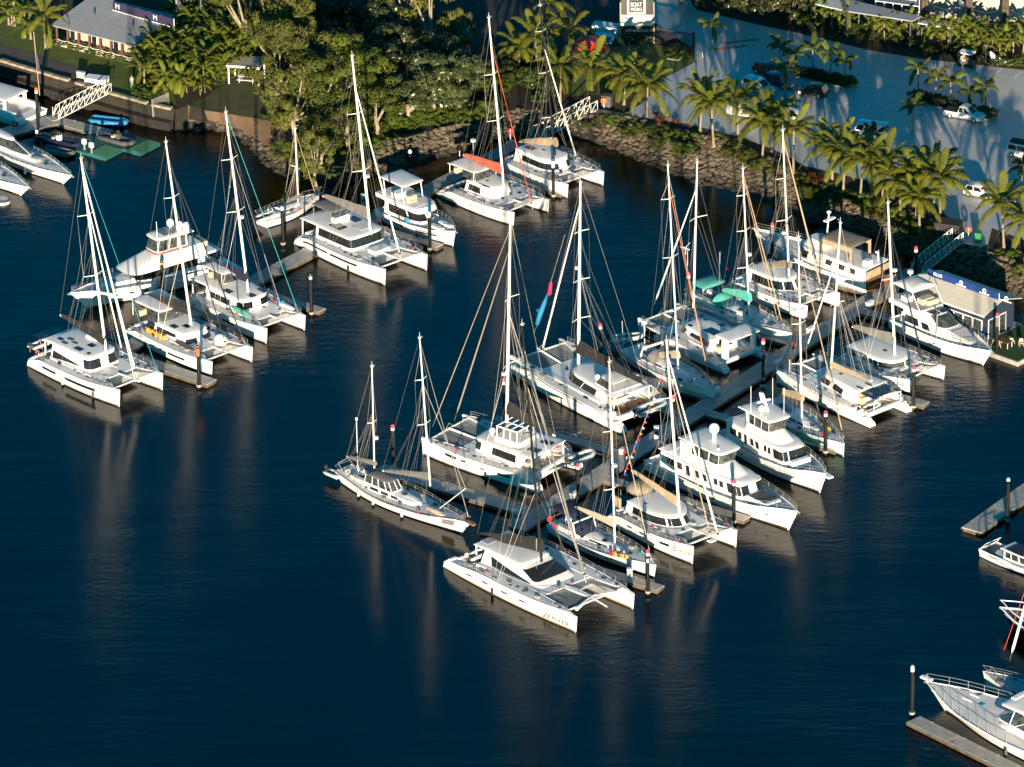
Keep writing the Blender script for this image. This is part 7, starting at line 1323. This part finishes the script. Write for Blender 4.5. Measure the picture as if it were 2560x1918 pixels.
# ------------------------------------------------------------------ vehicles
M['carw'] = mat('white car paint', (.74,.74,.74), .25, var=.02, coat=.5); M['cark'] = mat('black car paint', (.012,.012,.016), .2, coat=.6); M['carb'] = mat('dark blue car paint', (.015,.03,.06), .2, coat=.6); M['tail'] = mat('tail light', (.5,.01,.01), .3)
def car(label, c, ang, l=4.3, w=1.8, h=1.48, kind='hatch', m='carw', cat='car', name='parked_car', load=None, group='vehicles in the car park'):
    t = thing(name, label, cat, G('P', c[0], c[1], LZ+.03), math.radians(ang), group); hw = w/2; b = .78 if kind != 'van' else 1.0; hood = {'hatch':.24,'suv':.25,'ute':.23,'van':.10}[kind]
    def ring(x, zt, zb=.28, k=1.): return [(x,-hw*.9*k,zb),(x,-hw*k,zb+.22),(x,-hw*.98*k,zt-.1),(x,-hw*.86*k,zt),(x,hw*.86*k,zt),(x,hw*.98*k,zt-.1),(x,hw*k,zb+.22),(x,hw*.9*k,zb)]
    hb_ = b+(.12 if kind in ('suv','ute') else 0); st = [(-.5,hb_*.8,.3,.88),(-.485,hb_*.97,.26,.97),(-.3,hb_,.25,1),(0,hb_*1.02,.25,1),(.5-hood,hb_*1.02,.25,1),(.5-hood*.4,hb_*.93,.25,.98),(.485,hb_*.82,.27,.93),(.5,hb_*.62,.32,.82)]
    body = MB().loft([ring(x*l, z, zb, k) for x, z, zb, k in st]).build('body', m, t, 40)
    x0, x1 = {'hatch':(-.47,.5-hood),'suv':(-.485,.5-hood),'ute':(-.12,.5-hood),'van':(-.49,.5-hood)}[kind]; rx0, rx1 = {'hatch':(-.38,.1),'suv':(-.44,.08),'ute':(-.08,.1),'van':(-.475,.3)}[kind]
    def rr(x0, x1, k, z): return [(x0*l,-hw*k,z),(x1*l-.15,-hw*k,z),(x1*l,-hw*k*.75,z),(x1*l,hw*k*.75,z),(x1*l-.15,hw*k,z),(x0*l,hw*k,z)]
    r1, r2 = rr(x0,x1,.95,hb_-.03), rr(rx0,rx1,.78,h); MB().loft([r1, r2, rr(rx0+.03,rx1-.03,.66,h+.05)]).build('cabin', m, t, 40)
    def gp(i, a, c_, h0=.18, h1=.86):
        p, q = Vector(r1[i]), Vector(r1[(i+1) % 6]); u, v = Vector(r2[i]), Vector(r2[(i+1) % 6]); f = lambda s, hh: p.lerp(q, s).lerp(u.lerp(v, s), hh); n_ = (q-p).cross(u-p).normalized()*.02
        MB().add([f(a,h0)+n_, f(c_,h0)+n_, f(c_,h1)+n_, f(a,h1)+n_], [(0,1,2,3)]).build('window', 'glass', t, 0)
    for s_ in ((.06,.46),(.52,.93)) if kind != 'van' else ((.74,.97),(.4,.7)): gp(0, *s_); gp(4, 1-s_[1], 1-s_[0])
    gp(2,.02,.98,.1,.9); gp(5,.08,.92)
    wh = MB().tube([(0,-.11,0),(0,.11,0)], .35, 14).mesh('wheel', 'rubber'); ri = MB().tube([(0,-.13,0),(0,.13,0)], .2, 10).mesh('rim', 'alu')
    for x in (-.31,.31):
        for s_ in (-1,1): o = link('wheel', wh, t); o.location = (x*l, s_*(hw-.08), .35); q = link('rim', ri, o)
    for s_ in (-1,1):
        MB().rbox(l*.46,l*.495,s_*hw*.72-.16,s_*hw*.72+.16,hb_*.62,hb_*.78,.03).build('headlight', 'clear', t); MB().rbox(-l*.5-.02,-l*.47,s_*hw*.8-.1,s_*hw*.8+.1,hb_*.6,hb_*1.0,.03).build('tail_light', 'tail', t); MB().rbox(l*(.5-hood)-.5,l*(.5-hood)-.3,s_*(hw+.1)-.08,s_*(hw+.1)+.08,hb_,hb_+.14,.03).build('mirror', m, t)
    MB().box(l*.5-.02,l*.5+.01,-hw*.5,hw*.5,.35,.55).build('grille', 'dgrey', t, 0)
    if kind == 'ute': MB().box(-.47*l,-.13*l,-hw*.84,hw*.84,hb_-.02,hb_+.03).build('tray_cover', 'black', t, 0)
    if load: MB().rbox(rx0*l+.1,rx1*l-.1,-.55,.55,h+.08,h+.35,.08).build('roof_load', load, t)
    return t
car('white SUV with a sunroof parked left in the car park', (1898,228), -42, 4.7, 1.9, 1.7, 'suv'); car('dark car half hidden behind the small palm', (1948,212), -42, 4.5, 1.8, 1.45, 'hatch', 'carb'); car('dark car farthest left behind the white SUV', (1922,186), -42, 4.5, 1.8, 1.45, 'hatch', 'carb')
car('black hatchback with a lit red tail light', (2030,236), 152, 4.4, 1.8, 1.5, 'hatch', 'cark'); car('white van parked behind the little palm, facing left', (2173,342), 160, 4.9, 1.9, 2.0, 'van', cat='van', name='parked_van'); car('white pickup with a black tray cover by the right parking island', (2412,295), -29, 5.4, 1.9, 1.75, 'ute', cat='pickup', name='pickup_truck')
car('small white hatchback nearest the shore palms', (2450,490), -29, 4.0, 1.7, 1.5, 'hatch'); car('white SUV with a black roof load cut by the right edge', (2562,392), -30, 4.6, 1.9, 1.75, 'suv', load='black'); car('dark blue car cut by the right edge below the SUV', (2572,512), -30, 4.4, 1.8, 1.45, 'hatch', 'carb')
tv = thing('covered_trailer', 'long white covered boat on a trailer behind the shore palms', 'trailer', G('P', 1908, 300, LZ), math.radians(-20)); MB().loft([[(x,-w_,.7),(x,-w_*1.05,1.3),(x,-w_*.7,z_),(x,w_*.7,z_),(x,w_*1.05,1.3),(x,w_,.7)] for x, w_, z_ in ((-4.6,1.0,1.7),(-4,1.2,2.1),(0,1.25,2.3),(3.2,1.15,2.1),(4.6,.6,1.7))]).build('cover', 'hyp', tv); MB().box(-4.4,5.4,-.08,.08,.4,.6).build('drawbar', 'steel', tv, 0)
for x in (-1.6,-.7):
    for s_ in (-1,1): MB().tube([(x,s_*1.1-.1,.35),(x,s_*1.1+.1,.35)], .35, 12).build('wheel', 'rubber', tv)
gc = thing('golf_cart', 'golf cart with a pale roof in front of the garden row', 'golf cart', G('E', 1765, 520, LZ), math.radians(-30)); MB().rbox(-1.2,1.2,-.6,.6,.3,.75,.08).build('body', 'dgrey', gc); MB().rbox(-1.1,.9,-.7,.7,1.85,1.95,.05).build('roof', 'sail', gc); MB().rbox(-.6,-.1,-.55,.55,.75,1.0,.05).build('seat', 'seat', gc); MB().rbox(-.75,-.6,-.55,.55,.9,1.4,.04).build('backrest', 'seat', gc)
for x in (-1,.8):
    for s_ in (-1,1): MB().tube([(x,s_*.6,.7),(x,s_*.62,1.86)], .03, 5).build('roof_post', 'ink', gc); MB().tube([(x*.85,s_*.6-.09,.25),(x*.85,s_*.6+.09,.25)], .25, 12).build('wheel', 'rubber', gc)
tk = thing('box_truck', 'white box truck with its round emblem toward the car park at the top', 'truck', G('E', 300, 112, LZ)+Vector((1.9,5.2,0)), math.radians(70)); MB().rbox(-5.5,0,-1.2,1.2,.8,3.6,.08).build('cargo_box', 'carw', tk); MB().rbox(.1,1.9,-1.1,1.1,.5,2.4,.15).build('cab', 'carw', tk); MB().torus((-5.55,0,2.5), .45, .07, 'x').build('emblem', 'ink', tk); MB().box(-5.58,-5.5,-1.,1.,1.1,1.2).build('bumper_stripe', 'redp', tk, 0)
for x in (-4.3,1.):
    for s_ in (-1,1): MB().tube([(x,s_*1.05-.14,.45),(x,s_*1.05+.14,.45)], .45, 12).build('wheel', 'rubber', tk)
ss = thing('shade_sculpture', 'white curved fin lying at the end of the garden row', 'sculpture', G('E', 2040, 510, LZ)); MB().tube([(-1.5,.8,1.5),(-1.2,.6,.9),(-.3,.2,.45),(1.2,-.2,.2),(2.2,-.3,.1)], [.12,.42,.36,.2,.05], 8).build('fin', 'white', ss)
sc_ = thing('street_sign', 'white framed sign board by the round hedge', 'sign', G('D', 1545, 485, LZ), math.radians(55)); MB().box(0,1.7,-.03,.03,.9,1.7).build('board', 'hyp', sc_, 0)
for x in (.03,1.67): MB().tube([(x,0,0),(x,0,1.75)], .04, 5).build('post', 'white', sc_)
for i, (x, y) in enumerate((((1300,340)),((1905,650)),)):
    pass
lp = thing('lamp_post', 'thin dark lamp post in front of the garden row', 'lamp post', G('E', 1906, 655, LZ)); MB().tube([(0,0,0),(0,0,5.2)], .06, 6).build('pole', 'ink', lp); MB().cyl((0,0,5.2), .3, .2, 10).build('lamp', 'dgrey', lp)
# person on the path by the left gangway
def person(label, g, rz, top, leg, skin=(.45,.28,.18)):
    M.setdefault('skin', mat('skin', skin, .6)); t = thing('person', label, 'person', g, rz); me = bpy.data.meshes.new('body'); V = [(0,0,.92),(0,0,1.2),(0,0,1.42),(0,0,1.55),(0,0,1.7),(.1,0,.9),(.11,.02,.48),(.1,0,.06),(.1,-.16,.03),(-.1,0,.9),(-.13,-.1,.5),(-.1,.05,.06),(-.1,-.1,.03),(.2,0,1.4),(.26,0,1.13),(.24,-.12,.9),(-.2,0,1.4),(-.26,0,1.13),(-.24,-.12,.9)]
    Ed = [(0,1),(1,2),(2,3),(3,4),(0,5),(5,6),(6,7),(7,8),(0,9),(9,10),(10,11),(11,12),(2,13),(13,14),(14,15),(2,16),(16,17),(17,18)]; me.from_pydata(V, Ed, []); o = link('body', me, t); o.modifiers.new('s','SKIN'); me.skin_vertices
    rs = [.15,.14,.13,.055,.10,.1,.065,.045,.04,.1,.065,.045,.04,.06,.045,.035,.06,.045,.035]
    for i, r_ in enumerate(rs): me.skin_vertices[0].data[i].radius = (r_, r_)
    me.skin_vertices[0].data[0].use_root = True; me.materials.append(M['skin']); sb = o.modifiers.new('ss','SUBSURF'); sb.levels = 2; sb.render_levels = 2
    MB().loft([[(q*math.cos(a),q*.7*math.sin(a),z) for a in [k*math.pi/6 for k in range(12)]] for q, z in ((.19,.9),(.17,1.1),(.215,1.38),(.09,1.48))]).build('shirt', top, t)
    for s in (-1,1): MB().tube([(s*.1,0,.92),(s*.11,-.03,.5),(s*.1,0,.12)], [.12,.09,.07], 10).build('trouser_leg', leg, t)
    MB().ell((0,.02,1.74), (.1,.11,.1), 10, 6).build('hair', 'dbark', t)
person('person in a pale top and teal trousers standing by the left gangway head', G('B', 1043, 695, LZ), .4, 'hyp', 'teal')
def gull(label, g, rz):
    t = thing('seagull', label, 'bird', g, rz, 'gulls'); MB().ell((0,0,0), (.28,.1,.1), 10, 6).ell((.27,0,.05), (.08,.06,.06), 8, 5).build('body', 'white', t)
    for s in (-1,1): MB().loft([[(.12,s*.05,.03),(-.12,s*.05,.03),(0,s*.05,.06)],[(.14,s*.4,.22),(-.06,s*.4,.22),(.04,s*.4,.25)],[(.02,s*.85,.3),(-.08,s*.85,.3),(-.03,s*.85,.31)]]).build('wing', 'hyp', t)
    MB().tube([(-.26,0,0),(-.42,0,.0)], [.05,.07], 5).build('tail', 'white', t)
gull('white gull with raised wings between the two black boomed catamarans', G('N', 955, 1290, 2.5), 2.)
